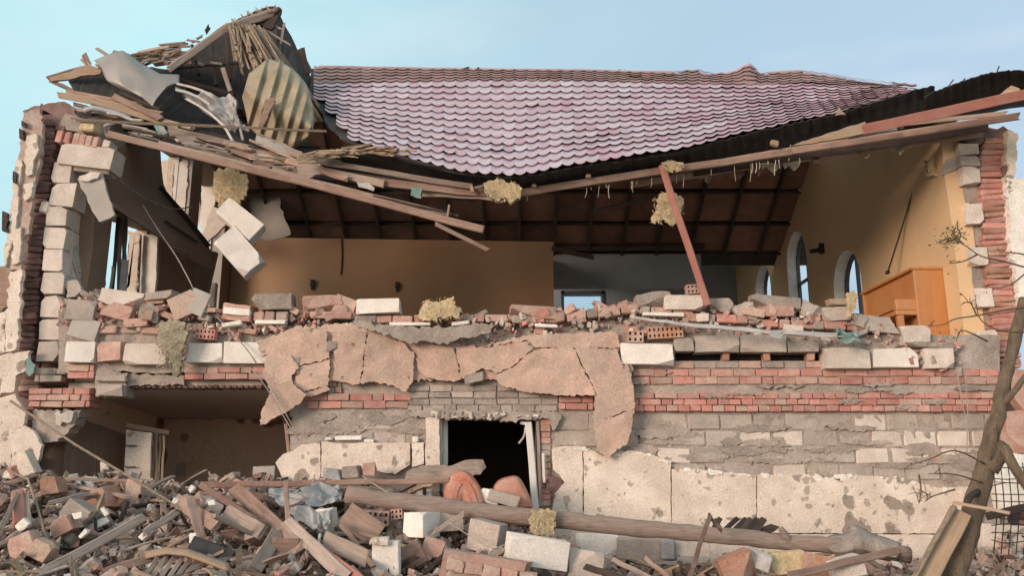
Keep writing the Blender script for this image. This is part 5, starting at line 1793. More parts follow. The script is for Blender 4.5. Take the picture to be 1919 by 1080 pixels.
def EZ(x):
    for lim, w in ((300, 'by the left wall'), (560, 'near the hanging insulation'), (880, 'before the tan wall'), (1200, 'above the peach plaster'), (1450, 'right of the leaning post'), (1640, 'below the arched windows')):
        if x < lim:
            return w
    return 'before the piano'


# brick courses that still lie on the edge, with a white foam strip
def ledge_bricks(x0, x1, y0, y1, slope, mats, Y=YE + 0.02):
    x = x0
    while x < x1:
        w = random.choice((21, 40, 42))
        yy = y0 + slope * (x - x0)
        o = blk('loose_brick', x, yy, min(x + w - 2, x1), yy + (y1 - y0) - 1, Y + U(-0.03, 0.03), 0.14, random.choice(mats), None, roll=math.degrees(math.atan(slope)) + U(-2, 2), cham=0.009, jit=0.007)
        ez = EZ(x)
        thing(o, 'dusty brick in the broken course on the upper floor edge ' + ez, 'brick', 'course bricks on the floor edge ' + ez)
        x += w


PK = [M['brick_pink'], M['brick_pink'], M['mortar'], M['brick']]
ledge_bricks(560, 665, 583, 597, 0.03, PK)
ledge_bricks(665, 735, 592, 606, 0.0, PK)
ledge_bricks(735, 806, 592, 608, 0.0, PK)
ledge_bricks(868, 962, 590, 604, 0.0, PK)
ledge_bricks(960, 1050, 590, 606, -0.01, PK)
ledge_bricks(1040, 1200, 586, 604, -0.13, PK)
ledge_bricks(1200, 1300, 574, 590, 0.12, PK)
ledge_bricks(1280, 1420, 588, 604, 0.03, PK)
ledge_bricks(1420, 1620, 598, 614, 0.035, PK)
ledge_bricks(474, 540, 584, 602, 0.0, PK)
ledge_bricks(180, 300, 612, 626, 0.02, PK, Y=YE + 0.05)
ledge_bricks(300, 470, 606, 622, 0.02, PK, Y=YE + 0.06)
ledge_bricks(1180, 1280, 612, 632, 0.0, [M['brick'], M['brick_pink']], Y=YE + 0.06)

FOAM = [((418, 578, 468, 590), 6, 'short white foam strip tilted by the pink brick pile'), ((478, 600, 535, 607), -1, 'white foam strip under the grey topped brick pile'), ((730, 605, 806, 610), 0, 'white foam strip under bricks beside the white block'), ((846, 603, 880, 609), -6, 'small white foam strip below yellow insulation'), ((1003, 607, 1045, 614), 2, 'white foam strip above the hanging peach plaster'), ((1205, 586, 1282, 592), 2, 'white foam strip under the white block beside leaning post'), ((415, 604, 452, 611), -8, 'white foam strip lowest on the pink brick pile')]
for a, r, lb in FOAM:
    piece(a, 'foam', lb, 'foam strip', 'foam_strip', d=0.12, Y=YE - 0.03, roll=r, cham=0.006)
o = sheet('torn_film', gridpx([[(1180, 592, 9.5), (1300, 606, 9.45), (1440, 618, 9.4), (1560, 624, 9.45), (1615, 622, 9.5)], [(1182, 597, 9.5), (1300, 613, 9.42), (1440, 626, 9.38), (1560, 632, 9.4), (1610, 630, 9.46)]], 60, 4, 0.03, 6.0), M['cloth_white'], None, thick=0.01)
thing(o, 'long white plastic film strip sagging along the broken floor edge', 'plastic film')
o = sheet('torn_film', gridpx([[(1438, 621, 9.4), (1460, 622, 9.4), (1484, 622, 9.4)], [(1446, 632, 9.36), (1462, 636, 9.34), (1476, 628, 9.38)]], 12, 6, 0.06, 8.0), M['cloth_white'], None, thick=0.006)
thing(o, 'small crumpled lilac white film scrap under the film strip', 'plastic film')
o = sheet('torn_film', gridpx([[(1562, 618, 9.45), (1590, 622, 9.42), (1612, 622, 9.42)], [(1570, 632, 9.4), (1592, 640, 9.36), (1612, 640, 9.38)]], 16, 8, 0.12, 9.0), M['cloth_teal'], None, thick=0.006)
thing(o, 'crumpled pale green film at the right end of the strip', 'plastic film')

L = [
    # box, material, roll, cuts, depth, label, category, name
    ((122, 562, 176, 600), 'block_grey', 3, 0, 0.3, 'square grey block at the foot of the left wall', 'block', 'concrete_block'),
    ((128, 596, 184, 636), 'grey_wall', 14, 1, 0.2, 'tilted grey plaster slab below the square grey block', 'slab', 'plaster_slab'),
    ((186, 544, 268, 574), 'block', 8, 1, 0.35, 'large pale flat slab highest on the left rubble', 'slab', 'concrete_slab'),
    ((190, 568, 246, 596), 'brick_pink', 14, 1, 0.25, 'brown brick lump under the large pale slab', 'brick lump', 'brick_lump'),
    ((270, 546, 322, 560), 'block_grey', -6, 1, 0.2, 'thin grey slab beside the large pale slab', 'slab', 'concrete_slab'),
    ((318, 550, 366, 592), 'peach', -28, 1, 0.08, 'peach plaster slab standing on edge by grey sheet', 'slab', 'plaster_slab'),
    ((352, 545, 388, 588), 'grey_wall', 22, 0, 0.03, 'grey blue plaster sheet leaning on the left rubble', 'slab', 'plaster_slab'),
    ((232, 598, 274, 612), 'brick_pink', -4, 0, 0.2, 'single pink brick lying flat in left rubble', 'brick', 'broken_brick'),
    ((262, 570, 300, 600), 'mortar', 20, 2, 0.2, 'purple grey mortar lump beside a sawn timber end', 'mortar lump', 'mortar_lump'),
    ((268, 580, 286, 600), 'wood_raw', 10, 0, 0.4, 'sawn pale timber end sticking out of left rubble', 'timber', 'timber_end'),
    ((122, 641, 176, 680), 'block_white', 1, 0, 0.25, 'square white block in the lower course by left wall', 'block', 'concrete_block'),
    ((180, 640, 226, 676), 'brick_pink', -4, 1, 0.25, 'pink brick lump between white block and cream block', 'brick lump', 'brick_lump'),
    ((232, 644, 312, 683), 'block', 2, 1, 0.25, 'cream block with a broken corner left of insulation', 'block', 'concrete_block'),
    ((352, 642, 416, 681), 'block_white', 0, 0, 0.25, 'white block just right of the hanging insulation', 'block', 'concrete_block'),
    ((419, 642, 505, 681), 'block_white', 1, 0, 0.25, 'long white block beside the peach plaster', 'block', 'concrete_block'),
    ((415, 570, 470, 600), 'brick_pink', 6, 1, 0.22, 'pink brick lump topped with a white foam strip', 'brick lump', 'brick_lump'),
    ((460, 550, 546, 580), 'mortar', -2, 2, 0.3, 'grey mortar slab crowning a pink brick pile', 'mortar lump', 'mortar_lump'),
    ((566, 553, 640, 580), 'brick_pink', -1, 1, 0.3, 'pink mortar caked brick lump left of white block', 'brick lump', 'brick_lump'),
    ((624, 555, 664, 592), 'peach', 18, 2, 0.2, 'peach lump leaning against the white block', 'brick lump', 'brick_lump'),
    ((668, 560, 747, 588), 'block_white', -2, 0, 0.22, 'white block alone before the tan wall', 'block', 'concrete_block'),
    ((958, 573, 1042, 594), 'brick_pink', 4, 2, 0.25, 'low dusty mortar lump below the bright back window', 'mortar lump', 'mortar_lump'),
    ((1196, 548, 1258, 576), 'mortar', -6, 2, 0.3, 'rough mortar lump left of the block by the post', 'mortar lump', 'mortar_lump'),
    ((1246, 551, 1317, 580), 'block', 0, 0, 0.25, 'cream block beside the foot of leaning post', 'block', 'concrete_block'),
    ((1330, 560, 1374, 585), 'block_grey', 0, 1, 0.2, 'grey cube just right of the leaning post', 'block', 'concrete_block'),
    ((1368, 566, 1412, 594), 'block_grey', 6, 2, 0.2, 'grey broken lump right of the grey cube', 'mortar lump', 'mortar_lump'),
    ((1408, 555, 1500, 577), 'mortar', 6, 2, 0.3, 'flat grey slab below the far arched window', 'slab', 'concrete_slab'),
    ((1432, 573, 1487, 592), 'brick_pink', 0, 0, 0.2, 'pale pink brick under the flat grey slab', 'brick', 'broken_brick'),
    ((1394, 576, 1434, 592), 'peach', 10, 1, 0.15, 'cream plaster shard left of the pale pink brick', 'slab', 'plaster_slab'),
    ((1500, 570, 1546, 598), 'block_grey', 20, 2, 0.25, 'leaning grey lump with a bright face under tall arched window', 'mortar lump', 'mortar_lump'),
    ((1544, 575, 1590, 600), 'block_grey', 0, 0, 0.2, 'grey block under the orange wooden offcut', 'block', 'concrete_block'),
    ((1555, 559, 1592, 571), 'wood_raw', -2, 0, 0.15, 'short orange brown wood offcut below arched windows', 'board', 'wood_offcut'),
    ((1612, 594, 1690, 622), 'block_grey', 6, 1, 0.25, 'grey slanting slab at the foot of the piano', 'slab', 'concrete_slab'),
    ((1692, 611, 1744, 646), 'block', 0, 0, 0.2, 'cream block in front of the piano', 'block', 'concrete_block'),
    ((1598, 590, 1624, 612), 'mortar', 24, 2, 0.2, 'dark grey stone beside the dirty wool strip', 'mortar lump', 'mortar_lump'),
    ((1700, 642, 1790, 652), 'mortar', 2, 2, 0.2, 'mortar bed on the white blocks below piano', 'mortar lump', 'mortar_lump'),
    ((1548, 652, 1630, 690), 'block', 0, 0, 0.25, 'cream block beside the dark slot, leftmost of three', 'block', 'concrete_block'),
    ((1636, 653, 1720, 690), 'block_white', 0, 0, 0.25, 'white block with grey mortar edges, middle of three', 'block', 'concrete_block'),
    ((1733, 652, 1788, 690), 'block', 0, 0, 0.25, 'cream block next to right wall, last of three', 'block', 'concrete_block'),
    ((1164, 645, 1262, 684), 'block_white', 1, 0, 0.25, 'long white block at the edge of the peach plaster', 'block', 'concrete_block'),
    ((1302, 628, 1386, 660), 'block_grey', 0, 0, 0.2, 'weathered grey block over the slot, nearest to post', 'block', 'concrete_block'),
    ((1389, 628, 1474, 660), 'block_grey', 0, 0, 0.2, 'weathered grey block over the middle of slot', 'block', 'concrete_block'),
    ((1477, 640, 1534, 660), 'mortar', 0, 0, 0.2, 'brownish thin block over the slot end', 'block', 'concrete_block'),
    ((1264, 632, 1300, 658), 'block_grey', 0, 0, 0.2, 'small grey block between white block and slot blocks', 'block', 'concrete_block'),
]
for a, m, r, cu, d, lb, ct, nm in L:
    dy = 0.0
    if a[1] > 625:
        dy = -0.02
    piece(a, m, lb, ct, nm, d=d, Y=YE + dy + U(-0.03, 0.03), roll=r, cuts=cu, cham=0.004, jit=0.010, yaw=U(-6, 6) if cu else U(-2, 2))
# smaller pieces lying on the edge
for i in range(110):
    x = U(118, 1800)
    y = lut(LEDGE, x) + random.choice((U(-8, 4), U(4, 34)))
    w, h = U(7, 22), U(5, 13)
    mm = random.choice(('mortar', 'brick_pink', 'block_grey', 'mortar', 'brick_pink', 'block', 'brick'))
    ez = EZ(x)
    o = blk('edge_piece', x - w, y - h * 0.6, x + w, y + h * 0.6, YE + U(-0.02, 0.35), U(0.06, 0.16), M[mm], None, roll=U(-35, 35), yaw=U(-30, 30), cuts=random.choice((1, 2, 2)), cham=0.006, rough=0.005)
    thing(o, 'small broken ' + EH[mm] + ' lying on the upper floor edge ' + ez, 'masonry piece', 'small ' + EH[mm] + 's on the floor edge ' + ez)
# perforated bricks
for a, hl, lb, r in (((1287, 533, 1316, 550), (4, 2), 'perforated pink brick standing on the cream block by the post', -3), ((1176, 620, 1206, 642), (3, 2), 'small perforated brick end beside white block', 2), ((1214, 612, 1280, 634), (8, 2), 'orange perforated brick below the film strip', -3), ((366, 617, 402, 636), (5, 2), 'red perforated brick right of hanging insulation', 4)):
    o = blk('perforated_brick', *a, YE - 0.05, 0.12, M['brick_orange'] if a[0] > 1200 and a[0] < 1280 else M['brick_pink'] if a[0] != 366 else M['brick'], None, roll=r, hole=hl)
    thing(o, lb, 'brick')
# slot below the grey blocks, with brick stubs
box = blk('slot_shade', 1250, 652, 1550, 684, YF + 0.22, 0.1, M['felt'], fw)  # black slab at the back stands in for the shade inside the slot
for x in (1355, 1432, 1514):
    blk('brick', x, 661, x + 13, 676, YF - 0.02, 0.15, M['brick_orange'], fw)
brick_band(1176, 1545, 677, 691, 1, YF + 0.0, [M['mortar'], M['mortar'], M['brick_pink']], 0.2)
# blocks dangling from the torn wall at the left
for a, r, lb in (((404, 388, 495, 434), 38, 'pale block hanging tilted under insulation, upper of two'), ((402, 444, 494, 500), 47, 'pale block hanging steeply over tan wall, lower of two')):
    o = blk('hanging_block', a[0] + 2, a[1] + 2, a[2] - 4, a[3] - 6, 9.95, 0.26, M['block_white'], None, roll=r, yaw=8, cham=0.004, jit=0.008, rough=0.002, chips=3)
    thing(o, lb, 'block')
# insulation: torn mats, hanging tufts and a lump
def wool_mat(pts, Y, m, label, t=0.05, rel=0.05):
    o = poly('insulation', pts, Y, t, M[m], None, amp=2.2, step=3.5, relief=rel)
    xs, ys = [p[0] for p in pts], [p[1] for p in pts]
    w = wool('loose_fibre', min(xs), min(ys), max(xs), max(ys), Y - 0.03, M[m], o, strands=110, depth=0.12, hang=1.2, core=False)
    w['kind'] = 'stuff'
    return thing(o, label, 'insulation')


wool_mat([(402, 322), (430, 316), (462, 326), (464, 350), (456, 372), (440, 386), (424, 376), (408, 386), (398, 360)], 10.25, 'wool', 'yellow brown insulation hanging above the dangling blocks')
wool_mat([(1238, 362), (1262, 358), (1282, 372), (1274, 400), (1262, 424), (1242, 412), (1218, 418), (1230, 394)], 9.6, 'wool', 'yellow insulation scrap caught behind the leaning post', 0.03, 0.03)
wool_mat([(906, 344), (930, 336), (958, 340), (978, 352), (974, 374), (960, 380), (946, 368), (930, 376), (912, 366)], 9.25, 'wool', 'yellow insulation bursting out at lowest point of eave', 0.08, 0.06)
wool_mat([(1237, 306), (1256, 302), (1282, 308), (1276, 320), (1262, 318), (1248, 324)], 9.35, 'wool', 'small wool tuft at the top of leaning post', 0.03, 0.02)
wool_mat([(1586, 550), (1600, 546), (1606, 560), (1602, 580), (1594, 598), (1586, 590), (1590, 572)], 9.5, 'wool', 'thin strip of wool below the near arched window', 0.03, 0.02)
wool_mat([(300, 606), (322, 598), (346, 604), (352, 630), (344, 664), (336, 700), (326, 706), (318, 676), (304, 660), (294, 634)], 9.45, 'wool_grey', 'grey green insulation tuft hanging over left floor edge', 0.06, 0.06)
wool_mat([(784, 598), (790, 575), (800, 562), (822, 566), (848, 556), (850, 572), (864, 576), (862, 598), (840, 594), (815, 602)], 9.55, 'wool', 'yellow insulation lump on the floor edge', 0.14, 0.07)
# the leaning post
thing(B('leaning_post', 1240, 310, 9.35, 1326, 572, 9.5, 14, 0.07, M['wood_red'], None, segs=5, wob=0.004), 'thin red brown post leaning from eave beam to floor edge', 'post')

# ------------------------------------------------------------------ piano
PX0, PX1, PY0, PY1 = 4.96, 5.33, 10.28, 11.78
PZ = ZF
pn = thing(empty('upright_piano', loc=(5.1, 11.0, PZ)), 'orange brown upright piano against the yellow wall', 'piano')
rotp = Matrix.Translation((5.1, 10.9, 0)) @ Matrix.Rotation(math.radians(1.5), 4, 'Z') @ Matrix.Translation((-5.1, -10.9, 0))


def pb(name, x0, x1, y0, y1, z0, z1, m='piano', c=0.006):
    me = chunk_mesh(name, x1 - x0, y1 - y0, z1 - z0, c, 0.0, 0, 0)
    return mesh_obj(name, me, M[m], pn, rotp @ Matrix.Translation(((x0 + x1) / 2, (y0 + y1) / 2, (z0 + z1) / 2)))


pb('side_panel', PX0, PX1, PY0, PY0 + 0.05, PZ, PZ + 1.17)
pb('side_panel', PX0, PX1, PY1 - 0.05, PY1, PZ, PZ + 1.17)
pb('lid', PX0 - 0.02, PX1 + 0.005, PY0 - 0.012, PY1 + 0.012, PZ + 1.172, PZ + 1.205)
pb('upper_panel', PX0 + 0.03, PX0 + 0.06, PY0 + 0.052, PY1 - 0.052, PZ + 0.74, PZ + 1.168)
pb('lower_panel', PX0 + 0.03, PX0 + 0.06, PY0 + 0.052, PY1 - 0.052, PZ + 0.08, PZ + 0.60)
pb('back_panel', PX1 - 0.04, PX1 - 0.002, PY0 + 0.053, PY1 - 0.053, PZ + 0.05, PZ + 1.16)
pb('keybed', PX0 - 0.26, PX0 + 0.028, PY0 + 0.02, PY1 - 0.02, PZ + 0.60, PZ + 0.66)
pb('key_block', PX0 - 0.25, PX0 + 0.027, PY0 + 0.022, PY0 + 0.10, PZ + 0.662, PZ + 0.80)
pb('key_block', PX0 - 0.25, PX0 + 0.027, PY1 - 0.10, PY1 - 0.022, PZ + 0.662, PZ + 0.80)
pb('fallboard', PX0 - 0.20, PX0 + 0.025, PY0 + 0.102, PY1 - 0.102, PZ + 0.70, PZ + 0.735)
pb('music_ledge', PX0 - 0.03, PX0 + 0.029, PY0 + 0.055, PY1 - 0.055, PZ + 0.735, PZ + 0.76)
for yy in (PY0 + 0.06, PY1 - 0.06):
    pb('leg', PX0 - 0.24, PX0 - 0.16, yy - 0.035, yy + 0.035, PZ, PZ + 0.598)
pb('plinth', PX0 + 0.01, PX1 - 0.05, PY0 + 0.054, PY1 - 0.054, PZ, PZ + 0.075)

# ------------------------------------------------------------------ heap of rubble in front
hv, hf = [], []
HX, HY = 96, 64
for i in range(HX + 1):
    for j in range(HY + 1):
        x = -8.2 + 16.4 * i / HX
        y = 2.4 + (13.2 - 2.4) * j / HY
        z = heap(x, y) - 0.15
        if y > 9.62 and x > -2.4:
            z = -0.05
        hv.append((x, y, z))
for i in range(HX):
    for j in range(HY):
        a = i * (HY + 1) + j
        hf.append((a, a + HY + 1, a + HY + 2, a + 1))
tag(mk('rubble', hv, hf, M['rubble'], None), 'mound of dust and fine debris filling the foreground', 'rubble', kind='stuff')

POOL = {
    'brick': [chunk_mesh('broken_brick', U(0.12, 0.25), 0.12, 0.066, 0.006, 0.006, random.choice((0, 1, 1, 2)), 500 + i) for i in range(10)],
    'block': [chunk_mesh('block_piece', U(0.12, 0.30), U(0.1, 0.2), U(0.10, 0.19), 0.010, 0.01, random.choice((1, 2, 2, 3)), 540 + i) for i in range(8)],
    'mortar': [chunk_mesh('mortar_piece', U(0.08, 0.22), U(0.07, 0.16), U(0.04, 0.11), 0.010, 0.014, random.choice((1, 2, 3)), 570 + i) for i in range(8)],
    'flake': [chunk_mesh('plaster_piece', U(0.12, 0.3), U(0.09, 0.2), 0.025, 0.005, 0.008, random.choice((1, 2, 3)), 600 + i) for i in range(7)],
}


def board_mesh(i):
    rr = random.Random(700 + i)
    L_, w, t = rr.uniform(0.35, 1.2), rr.uniform(0.03, 0.10), rr.uniform(0.018, 0.035)
    vs, fs = [], []
    S = 4
    for k in range(S + 1):
        f = k / S
        bx = 0.0 if k not in (0, S) else 0.05
        for (a, b) in ((-1, -1), (1, -1), (1, 1), (-1, 1)):
            vs.append(((f - 0.5) * L_ + rr.uniform(-bx, bx), a * w / 2 * (1 + rr.uniform(-0.08, 0.08)), b * t / 2 + 0.02 * math.sin(f * 3)))
    for k in range(S):
        for q in range(4):
            fs.append((k * 4 + q, k * 4 + (q + 1) % 4, k * 4 + 4 + (q + 1) % 4, k * 4 + 4 + q))
    fs += [(3, 2, 1, 0), (S * 4, S * 4 + 1, S * 4 + 2, S * 4 + 3)]
    me = bpy.data.meshes.new('splintered_board')
    me.from_pydata(vs, [], fs)
    return me


POOL['board'] = [board_mesh(i) for i in range(12)]
for lst in POOL.values():
    for me in lst:
        me.materials.append(None)


ZONES = [(-9, 'at the far left of the rubble heap'), (250, 'in the heap below the left room'), (480, 'in the heap below the steel rail'), (660, 'in the heap under the log and window'), (1040, 'in the low heap before the cream wall'), (1420, 'in the low heap beside the tree')]
HUE = {'red_brick': 'red', 'dusty_brick': 'dusty pink', 'dust_caked_brick': 'dust caked', 'dark_brick': 'dark', 'orange_brick': 'orange', 'rubble_dust': 'dust covered', 'mortar': 'grey brown', 'grey_block': 'grey', 'aerated_block': 'pale', 'peach_plaster': 'peach', 'white_foam': 'white', 'cream_render': 'cream', 'grey_plaster': 'grey', 'white_block': 'white', 'weathered_wood': 'grey', 'brown_wood': 'brown', 'raw_wood': 'tan', 'lath_wood': 'straw coloured'}


def zone_of(x, yv):
    px = 959.5 + FPX * x / (yv * CP)
    z = ZONES[0][1]
    for a, b in ZONES:
        if px >= a:
            z = b
    return z


def scatter(kind, name, n, mats, label, cat, group, xr=(-6.3, 6.2), yr=(6.3, 9.6), lift=(-0.02, 0.06), flat=0.5, smin=0.5, smax=1.05, xbias=0.0):
    rr = random.Random(hash(kind) % 1000 if False else sum(map(ord, kind + name)))
    k = 0
    while k < n:
        x = rr.uniform(*xr)
        if rr.random() < xbias * max(0.0, min(1.0, (x + 1.0) / 4.0)):
            continue
        yv = rr.uniform(*yr)
        if abs(x) > yv * 0.63 + 0.2:
            continue
        if x > 0.6 and yv > 9.25:
            continue
        z = heap(x, yv) + rr.uniform(*lift)
        me = rr.choice(POOL[kind])
        m = rr.choice(mats)
        s = rr.uniform(smin, smax)
        e = Euler((rr.gauss(0, flat), rr.gauss(0, flat), rr.uniform(0, 6.28)))
        o = bpy.data.objects.new(name, me)
        link(o, None, Matrix.Translation((x, yv, z)) @ e.to_matrix().to_4x4() @ Matrix.Diagonal((s, s, s, 1)))
        o.material_slots[0].link = 'OBJECT'
        o.material_slots[0].material = m
        zn = zone_of(x, yv)
        tag(o, HUE[m.name] + ' ' + label + ' lying loose ' + zn, cat, HUE[m.name] + ' ' + group + ' ' + zn)
        k += 1


scatter('brick', 'broken_brick', 290, [M['brick_dusty'], M['brick_dusty'], M['brick_dusty'], M['brick_pink'], M['brick_pink'], M['brick'], M['brick_orange'], M['rubble'], M['brick_dark']], 'broken brick', 'brick', 'broken bricks', lift=(-0.03, 0.10), flat=0.55, xbias=0.4)
scatter('block', 'block_piece', 80, [M['block_grey'], M['block_grey'], M['block'], M['mortar'], M['mortar']], 'block piece', 'block', 'block pieces', lift=(-0.06, 0.06), flat=0.6, xbias=0.3)
scatter('mortar', 'mortar_piece', 290, [M['mortar'], M['block_grey'], M['rubble'], M['brick_dusty'], M['rubble'], M['mortar']], 'mortar lump', 'mortar lump', 'mortar lumps', lift=(-0.03, 0.08), flat=0.8, xbias=0.3)
scatter('flake', 'plaster_piece', 120, [M['peach'], M['foam'], M['cream'], M['grey_wall'], M['block_grey'], M['brick_pink'], M['block_white']], 'thin plaster piece', 'plaster piece', 'plaster pieces', lift=(0.0, 0.10), flat=0.6, xbias=0.3)
scatter('board', 'splintered_board', 200, [M['wood_grey'], M['wood_brown'], M['wood_raw'], M['wood_grey'], M['wood_straw'], M['wood_brown']], 'splintered board', 'board', 'splintered boards', lift=(0.02, 0.14), flat=0.28, xbias=0.2)

# fine debris between the pieces
rr = random.Random(99)
fm = [M['brick_dusty'], M['mortar'], M['rubble'], M['brick_pink'], M['block_grey'], M['foam'], M['wood_grey'], M['wood_straw'], M['block'], M['wood_dark']]
av, af, am = [], [], []
for i in range(52000):
    x = rr.uniform(-6.4, 6.3)
    yv = rr.uniform(6.0, 9.6)
    if abs(x) > yv * 0.64 + 0.2:
        continue
    s = 0.009 + 0.060 * rr.random() ** 2.8 + (0.02 if i < 2500 else 0.0)
    mi = min(int(rr.random() ** 1.3 * 10), 9)
    dims = (s * rr.uniform(0.7, 1.6), s * rr.uniform(0.6, 1.2), s * rr.uniform(0.3, 0.9))
    if mi in (6, 7, 9):
        dims = (s * rr.uniform(2, 5), s * 0.35, s * 0.25)
    if mi in (5, 8):
        dims = tuple(q * 0.7 for q in dims)
    c = Vector((x, yv, heap(x, yv) - 0.15 + rr.uniform(0, 0.20) * (0.4 + 0.6 * (noise.noise(Vector((x * 5, yv * 5, 1))) > -0.05))))
    e = Euler((rr.gauss(0, 0.6), rr.gauss(0, 0.6), rr.uniform(0, 6))).to_matrix()
    o = len(av)
    for sx in (-1, 1):
        for sy in (-1, 1):
            for sz in (-1, 1):
                av.append(c + e @ Vector((sx * dims[0] * rr.uniform(0.6, 1), sy * dims[1] * rr.uniform(0.6, 1), sz * dims[2] * rr.uniform(0.6, 1))))
    for f in ((0, 1, 3, 2), (4, 6, 7, 5), (0, 4, 5, 1), (2, 3, 7, 6), (0, 2, 6, 4), (1, 5, 7, 3)):
        af.append(tuple(o + q for q in f))
        am.append(mi)
me = bpy.data.meshes.new('rubble')
me.from_pydata([tuple(v) for v in av], [], af)
for mm in fm:
    me.materials.append(mm)
me.polygons.foreach_set('material_index', am)
me.update()
tag(link(bpy.data.objects.new('rubble', me)), 'fine chips and splinters strewn over the rubble heap', 'rubble', kind='stuff')

# ------------------------------------------------------------------ pieces in the heap that can be told apart
def hb(a, m, label, cat, name, Y, d=0.2, **k):
    o = blk(name, *a, Y, d, M[m], None, **{**dict(cham=0.004, jit=0.008, rough=0.003, chips=2), **k})
    return thing(o, label, cat)


hb((752, 960, 796, 1008), 'block_white', 'cream block standing under the long log', 'block', 'concrete_block', 8.0, 0.3, yaw=-28, roll=2)
hb((806, 962, 868, 996), 'block_grey', 'dark grey block with pale bottom edge under the log', 'block', 'concrete_block', 8.2, 0.25, roll=-4, yaw=8)
hb((876, 978, 934, 1036), 'block_grey', 'grey cube tilted in front of the log', 'block', 'concrete_block', 7.9, 0.25, roll=10, yaw=-18)
hb((952, 1008, 1068, 1066), 'block_white', 'long white block tilted before the cream wall', 'block', 'concrete_block', 7.6, 0.2, roll=9, yaw=10)
hb((697, 1014, 748, 1092), 'block_white', 'white slab standing upright at the bottom edge', 'slab', 'concrete_slab', 7.4, 0.1, roll=-2)
hb((694, 1009, 727, 1022), 'cream', 'thin cream offcut lying on the upright white slab', 'slab', 'plaster_slab', 7.35, 0.1, roll=-3)
hb((826, 1046, 1010, 1100), 'brick_pink', 'large slab of mortared bricks at the bottom edge', 'brick lump', 'brick_lump', 7.3, 0.3, roll=9, cuts=1)
for i in range(5):
    hb((838 + i * 34, 1050 + i * 6, 869 + i * 34, 1072 + i * 6), 'brick_pink' if i % 2 else 'peach', 'brick set in the slab of mortared bricks', 'brick', 'slab_brick', 7.27, 0.1, roll=9)['group'] = 'bricks of the mortared slab'
hb((915, 1026, 943, 1046), 'cream', 'small cream chunk between grey cube and white block', 'plaster piece', 'plaster_chunk', 7.7, 0.1, roll=8, cuts=1)
hb((790, 1010, 830, 1045), 'brick_pink', 'red brick half with a pale broken edge', 'brick', 'broken_brick', 7.7, 0.15, roll=20, cuts=1)
hb((754, 1016, 794, 1066), 'wood_brown', 'brown board end leaning beside upright white slab', 'board', 'broken_board', 7.6, 0.05, roll=-30)
hb((1066, 1034, 1132, 1092), 'block_grey', 'grey plastered lump right of long white block', 'slab', 'plaster_slab', 7.7, 0.2, roll=8, cuts=1)
hb((1158, 1010, 1268, 1052), 'block_grey', 'grey slab lying along the foot of cream wall', 'slab', 'concrete_slab', 9.0, 0.15, roll=1)
hb((1240, 1014, 1266, 1050), 'cloth_blue', 'blue white package against the grey slab', 'package', 'package', 8.9, 0.1, cham=0.02)
hb((1266, 1012, 1330, 1046), 'block', 'pale slab behind the bent steel rod', 'slab', 'concrete_slab', 9.0, 0.15)
hb((1080, 1002, 1160, 1040), 'foam', 'pale crumbling plaster at the foot of cream wall', 'slab', 'plaster_slab', 9.1, 0.12, roll=3, cuts=1)
o = blk('perforated_brick', 678, 958, 728, 986, 8.2, 0.12, M['brick_pink'], None, roll=3, hole=(5, 2))
thing(o, 'red perforated brick facing us under the log end', 'brick')
o = blk('perforated_brick', 732, 955, 754, 974, 8.25, 0.12, M['brick_pink'], None, roll=-6, hole=(3, 2))
thing(o, 'small perforated brick end left of cream block', 'brick')
hb((640, 960, 716, 1008), 'wood_brown', 'brown panel sloping down below the perforated brick', 'board', 'broken_board', 8.0, 0.05, roll=32)
hb((1352, 1040, 1420, 1090), 'brick_orange', 'orange brick lump at bottom beside blue package wrapping', 'brick lump', 'brick_lump', 7.4, 0.2, roll=-20, cuts=2)
hb((1446, 1034, 1508, 1078), 'wool', 'yellow box like insulation block under the log', 'insulation', 'insulation_block', 7.6, 0.1, roll=-2)
hb((1392, 1030, 1446, 1066), 'cloth_white', 'crumpled pale packaging beside the orange brick lump', 'package', 'package', 7.5, 0.1, roll=20, cuts=2)
hb((1508, 1042, 1570, 1084), 'brick_orange', 'brown board end below the log on the right', 'board', 'broken_board', 7.5, 0.06, roll=14)
hb((1560, 1046, 1620, 1086), 'block', 'pale cream chunk at the bottom right of the heap', 'plaster piece', 'plaster_chunk', 7.4, 0.2, roll=-14, cuts=1)
hb((16, 1004, 60, 1044), 'brick_pink', 'large pinkish brick lump at the far left bottom', 'brick lump', 'brick_lump', 7.4, 0.2, roll=-26, cuts=1)
hb((54, 1016, 92, 1050), 'peach', 'peach plaster wedge beside the large pinkish brick lump', 'plaster piece', 'plaster_chunk', 7.35, 0.15, roll=24, cuts=1)
hb((112, 944, 160, 988), 'block_grey', 'grey block corner in the left heap', 'block', 'concrete_block', 8.0, 0.2, roll=34, cuts=1)
hb((94, 972, 132, 1004), 'brick_pink', 'pink brick slanting in the left heap below the grey corner', 'brick', 'broken_brick', 7.7, 0.2, roll=-30)
hb((160, 916, 212, 960), 'brick_orange', 'orange hollow brick lump below the cream door', 'brick lump', 'brick_lump', 8.6, 0.2, roll=-20, cuts=2)
hb((232, 900, 262, 958), 'peach', 'upright peach plaster lump under the cream door', 'plaster piece', 'plaster_chunk', 8.8, 0.15, roll=5, cuts=2)
hb((75, 896, 112, 926), 'brick_orange', 'orange brick under the thin left rod', 'brick', 'broken_brick', 8.6, 0.15, roll=-10, cuts=1)
hb((590, 955, 625, 1000), 'block_white', 'white rumpled lump under the blue sheet', 'package', 'package', 8.1, 0.2, roll=-6, cuts=2)
hb((20, 858, 68, 884), 'cream', 'cream wedge on top of the far left heap', 'plaster piece', 'plaster_chunk', 9.2, 0.15, roll=60, cuts=1)
